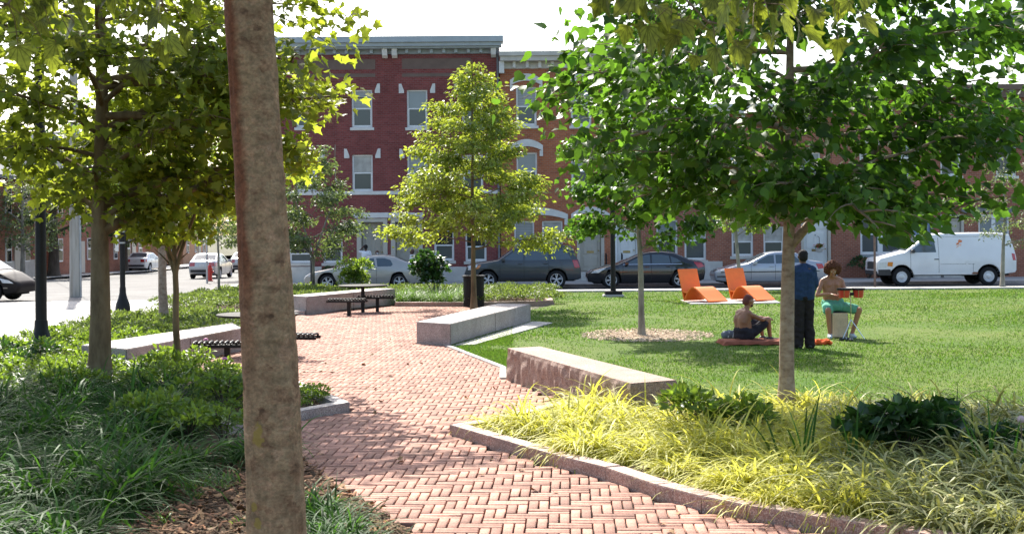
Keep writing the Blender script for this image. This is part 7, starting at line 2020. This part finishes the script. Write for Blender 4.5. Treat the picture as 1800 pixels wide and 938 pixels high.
for s in (-1, 1): ob('shoe', fuse('shoe', [(a, b, ra+.006, rb+.006) for a, b, ra, rb in foot_caps((.50, s*.13, .06), (1, s*.15, 0), -.002)], .008, 3), M['shoe_dark'], t)

# --- drummer on a box drum
X, Y = GP(1465, 597)
DX, DY = X, Y
t = thing('person', 'shirtless drummer with bushy red brown hair and mint green shorts, seated on a box drum', 'person', (X, Y, 0.05))
hc, hf, hu = (-.01, -.03, 1.32), (-.1, -1, -.62), (0, -.55, 1)
body = head_caps(hc, hf, hu) + [((-.01, .08, 1.12), (-.01, .02, 1.26), .062, .056), ((-.11, .09, 1.10), (.11, .09, 1.10), .085, .085), ((-.17, .08, 1.11), (.17, .08, 1.11), .058, .058), ((0, .11, 1.06), (.01, .12, .66), .115, .125)]
for s in (-1, 1): body += [((s*.07, .10, 1.05), (.02+s*.065, .12, .66), .112, .125), ((s*.155, .08, 1.11), (s*.08, .105, .96), .06, .115), ((s*.03, .05, 1.19), (s*.15, .08, 1.125), .045, .056), ((s*.075, .02, 1.03), (s*.085, .03, 1.0), .05, .045)]
kn = {-1: (-.17, -.30, .545), 1: (.46, -.20, .545)}; an = {-1: (-.13, -.26, .09), 1: (.33, -.16, .09)}; fd = {-1: (-.1, -1, 0), 1: (.15, -1, 0)}
el = {-1: (-.31, .0, .83), 1: (.26, .02, .84)}; wr = {-1: (-.08, -.22, .86), 1: (.20, -.2, .92)}
for s in (-1, 1):
    body += [((.02+s*.1, .10, .60), kn[s], .095, .06), (kn[s], an[s], .06, .037)] + foot_caps(an[s], fd[s])
    body += [((s*.19, .08, 1.10), el[s], .05, .042), (el[s], wr[s], .042, .028)]
    body += hand_caps(wr[s], (.5 if s < 0 else .1, -1, -.1), (0, .1, -1), s=-s)
ob('body', fuse('body', body, .008, 3), M['skin_tan'], t)
eyes(t, hc, hf, hu, t)
ob('hair', fuse('hair', [((-.01, -.03, 1.40), (-.01, .02, 1.39), .118, .118), ((-.07, -.01, 1.37), (.05, -.01, 1.37), .105, .105), ((-.01, .06, 1.31), (-.01, .06, 1.37), .115, .115), ((-.11, .01, 1.31), (.09, .01, 1.31), .065, .065), ((-.05, -.105, 1.385), (.03, -.105, 1.385), .05, .05)], .010, 1, .026), M['hair_red'], t)
sh = [((-.06, .12, .66), (.11, .12, .66), .142, .142)]
sh += [((-.07, .10, .61), (-.16, -.22, .55), .118, .10), ((.12, .10, .61), (.38, -.13, .56), .118, .10), ((-.02, .0, .60), (.1, .0, .60), .1, .1)]
ob('shorts', fuse('shorts', sh, .009, 3, fold=.014), M['shorts_mint'], t)
for s in (-1, 1): ob('shoe', fuse('shoe', [(a, b, ra+.006, rb+.006) for a, b, ra, rb in foot_caps((an[s][0], an[s][1], .07), fd[s], .003)], .008, 3), M['shoe_pale'], t)
# box drum
t = thing('box_drum', 'wooden box drum with pale front panel under the drummer', 'drum', (DX + .10, DY - .0, 0.05))
M['wood_pale'] = mat('wood_pale', (0.62, 0.48, 0.31), 0.45, 0.14, 4, fine=0.08, fscale=40)
ob('shell', MB().bbox(-.16, .16, -.13, .17, .0, .50, .035).mesh('shell', 30), M['trim'], t)
ob('front_panel', MB().bbox(-.15, .15, -.142, -.128, .012, .488, .006).mesh('front_panel'), M['wood_pale'], t)
sc = MB().lathe([(0, -.006), (.012, -.005), (.012, .0)], 10, (0, 0, 0), 'y').mesh('screw')
for x in (-.12, .12):
    for z in (.05, .45): ob('screw', sc, M['steel'], t, (x, -.142, z))
# bongos on a stand
t = thing('bongo_drums', 'pair of red bongo drums with black rims on a chrome stand before the drummer', 'drum', (DX + .24, DY - .42, 0.05))
M['drum_red'] = mat('drum_red', (0.55, 0.04, 0.03), 0.3, 0.1, 4, coat=0.6); M['drum_skin'] = mat('drum_skin', (0.55, 0.48, 0.38), 0.6, 0.1, 8)
for x, r in ((-.13, .125), (.15, .110)):
    ob('shell', MB().lathe([(r*.82, .80), (r*.94, .87), (r, .955)], 22, (x, 0, 0)).mesh('shell', 40), M['drum_red'], t)
    ob('rim', MB().lathe([(r, .945), (r+.018, .945), (r+.018, .985), (r-.004, .985)], 22, (x, 0, 0)).mesh('rim', 30), M['black_metal'], t)
    ob('drum_head', MB().lathe([(0, .978), (r-.003, .976), (r-.003, .96), (0, .96)], 22, (x, 0, 0)).mesh('drum_head'), M['drum_skin'], t)
    for k in range(6):
        a = 2*PI*k/6+.3; ob('tension_rod', MB().tube([(x+(r+.008)*math.cos(a), (r+.008)*math.sin(a), .95), (x+(r*.88)*math.cos(a), (r*.88)*math.sin(a), .815)], .005, 5).mesh('tension_rod'), M['chrome'], t)
ob('bridge', MB().bbox(-.03, .05, -.05, .05, .84, .90, .01).mesh('bridge'), M['black_metal'], t)
ob('stand_post', MB().tube([(0.0, 0, .2), (0.0, 0, .86)], .012, 8).mesh('stand_post'), M['chrome'], t)
for k in range(3):
    a = 2*PI*k/3 - .4; ob('leg', MB().tube([(0, 0, .38), (.26*math.cos(a), .26*math.sin(a), .0)], .009, 6).mesh('leg'), M['chrome'], t)

# things lying about on the lawn
X, Y = GP(1306, 610)
t = thing('blanket', 'flat red brown blanket spread under the seated man', 'blanket', (X, Y, 0.05), 0.05)
M['blanket'] = cloth('blanket', (0.26, 0.085, 0.05)); M['cloth_orange'] = cloth('cloth_orange', (0.72, 0.13, 0.04)); M['bag_grey'] = cloth('bag_grey', (0.17, 0.19, 0.22)); M['bag_white'] = cloth('bag_white', (0.55, 0.56, 0.57))
n = 26; V = []
for i in range(n):
    for j in range(n):
        x = -.42 + 1.35*i/(n-1); y = -.26 + .75*j/(n-1)
        V.append((x + .03*noise.noise((j*.5, 1, 2)), y + .03*noise.noise((i*.5, 5, 2)), .045 + .03*noise.noise((x*5, y*5, 0)) + (.03 if (0 < i < n-1 and 0 < j < n-1) else -.03)))
ob('cloth', np_mesh('cloth', np.array(V), np.array([(i*n+j, (i+1)*n+j, (i+1)*n+j+1, i*n+j+1) for i in range(n-1) for j in range(n-1)]), True), M['blanket'], t)
X, Y = GP(1287, 604)
t = thing('bag', 'grey and white striped bag lying on the blanket behind the seated man', 'bag', (X, Y, 0.10), 0.1)
ob('bag_body', fuse('bag_body', [((-.13, 0, .07), (.12, 0, .06), .085, .07), ((-.05, .02, .1), (.08, -.02, .09), .07, .06)], .012, 3, .006), M['bag_grey'], t)
for k in range(3): ob('stripe', fuse('stripe', [((-.1+k*.09, -.085, .03), (-.07+k*.09, -.05, .13), .012, .012), ((-.07+k*.09, -.05, .13), (-.06+k*.09, .03, .155), .012, .012)], .007, 2), M['bag_white'], t)
X, Y = GP(1446, 610)
t = thing('cloth_heap', 'crumpled bright orange cloth lying on the grass beside the standing man', 'cloth', (X, Y, 0.05))
rr = np.random.default_rng(3)
ob('cloth', fuse('cloth', [((rr.uniform(-.17, .15), rr.uniform(-.12, .12), .03), (rr.uniform(-.17, .17), rr.uniform(-.12, .12), rr.uniform(.03, .09)), .035, .03) for _ in range(16)], .012, 2, .01), M['cloth_orange'], t)
for k, (px, py, lab) in enumerate(((1484, 602, 'flat dark sandal lying on the worn grass by the drum stand'), (1497, 603, 'second sandal, nearer the camera edge of the worn grass patch'))):
    X, Y = GP(px, py); t = thing('sandal', lab, 'sandal', (X, Y, 0.06), 0.4 + k)
    ob('sole', fuse('sole', [((-.1, 0, .01), (.1, 0, .01), .018, .018), ((-.08, .025, .01), (.09, .03, .01), .018, .018)], .007, 2), M['shoe_dark'], t)
    ob('strap', MB().tube([(.03, -.03, .01), (.05, 0, .05), (.03, .05, .01)], .006, 6).mesh('strap'), M['bag_white'], t)

# --- people outside the doors
def small_person(label, px, pyhead, Y, H, skin, top_m, low_m, face, cap=None, arm_up=False):
    X, Zh = AT(px, pyhead, Y); g = gz(Y) + 0.13
    base = Zh - H*0.935 
    t = thing('person', label, 'person', (X, Y, max(g, base) if base > g + 0.02 else g), face)
    k = H/1.75
    S = lambda *p: Vector(p)*k
    hc = S(0, .02, 1.63)
    caps = head_caps(hc, (0, 1, 0), (0, 0, 1)) + [(S(0, 0, 1.4), S(0, .01, 1.56), .06*k, .055*k), (S(-.16, 0, 1.42), S(.16, 0, 1.42), .06*k, .06*k), (S(-.06, 0, 1.28), S(.06, 0, 1.28), .12*k, .12*k), (S(-.06, 0, 1.0), S(.06, 0, 1.0), .12*k, .12*k)]
    for s in (-1, 1):
        if arm_up and s < 0: e, w = S(-.30, .02, 1.45), S(-.16, .06, 1.62)
        else: e, w = S(s*.24, -.02, 1.14), S(s*.22, .1, .90)
        caps += [(S(s*.19, 0, 1.42), e, .05*k, .04*k), (e, w, .04*k, .028*k)] + hand_caps(w, (w-e), (0, 1, 0), s=s)
        caps += [(S(s*.09, 0, .95), S(s*.1, .01, .5), .085*k, .058*k), (S(s*.1, .01, .5), S(s*.11, -.02, .09), .058*k, .038*k)] + foot_caps(S(s*.11, -.02, .09), (0, 1, 0))
    ob('body', fuse('body', caps, .011, 2), M[skin], t)
    sh = [(S(-.16, 0, 1.41), S(.16, 0, 1.41), .075*k, .075*k), (S(-.08, 0, 1.3), S(-.07, 0, .96), .128*k, .135*k), (S(.08, 0, 1.3), S(.07, 0, .96), .128*k, .135*k), (S(0, 0, 1.33), S(0, 0, .96), .125*k, .13*k)]
    for s in (-1, 1):
        e = S(-.30, .02, 1.45) if (arm_up and s < 0) else S(s*.235, -.02, 1.22)
        a = S(s*.18, 0, 1.41); sh.append((a, a.lerp(e, .75), .07*k, .065*k))
    ob('shirt', fuse('shirt', sh, .014, 3), M[top_m], t)
    tr = [(S(-.07, 0, .93), S(.07, 0, .93), .13*k, .13*k)]
    for s in (-1, 1): tr += [(S(s*.085, 0, .9), S(s*.105, .01, .5), .11*k, .085*k), (S(s*.105, .01, .5), S(s*.112, -.02, .1), .085*k, .075*k)]
    ob('trousers', fuse('trousers', tr, .014, 3), M[low_m], t)
    ob('hair', fuse('hair', [(S(0, 0, 1.68), S(0, -.02, 1.62), .09*k, .082*k)], .012, 2, .003), M[cap or 'hair_black'], t)
    return t
small_person('person in a white tee shirt, arm raised to the head, at the beige door', 643, 437, 60.6, 1.72, 'skin_dark', 'tee_white', 'jeans', 0.0, None, True)
small_person('person in a white cap close beside the one in white tee shirt', 663, 448, 60.2, 1.45, 'skin_dark', 'shorts_dark', 'jeans', 0.3, 'tee_white')
small_person('child in pale top turned to one side, behind the dark glossy shrub', 725, 446, 60.0, 1.50, 'skin_dark', 'tee_white', 'jeans', 1.2)

# hanging basket of red flowers by the pale door
X, Z = FX(1436), FZ(436, 1436); Yb = YF - 0.45
t = thing('flower_basket', 'hanging basket of red flowers at the pale door behind the silver sedan', 'flower basket', (X, Yb, Z))
ob('basket', MB().lathe([(0.02, -0.2), (0.14, -0.17), (0.2, -0.02), (0.17, -0.02)], 14).mesh('basket', 40), M['limestone'], t)
V, T_, m_ = bush_mesh('foliage', M['leaf_bright'], 160, 0.2, 0.25, 0.09, LEAF_LONG, 401, raw=True)
me = np_mesh('foliage', V, T_); me.materials.append(m_); o = ob('foliage', me, None, t, (0, 0, -0.05)); o['kind'] = 'stuff'
r_ = np.random.default_rng(8); P = np.stack([r_.normal(0, .12, 60), r_.normal(0, .12, 60), r_.uniform(.05, .2, 60)], 1)
o = ob('petals', np_mesh('petals', *leaf_cloud(P, r_.normal(0, 1, (60, 3)), r_.normal(0, 1, (60, 3)), np.full(60, .07), LEAF_LONG)), mat('petal_red', (0.6, 0.03, 0.06), 0.6, 0.1, 10), t); o['kind'] = 'stuff'
ob('hook', MB().tube([(0, 0, -0.02), (0, 0, 0.5), (0, 0.2, 0.55), (0, 0.5, 0.55)], 0.012, 6).mesh('hook'), M['black_metal'], t)
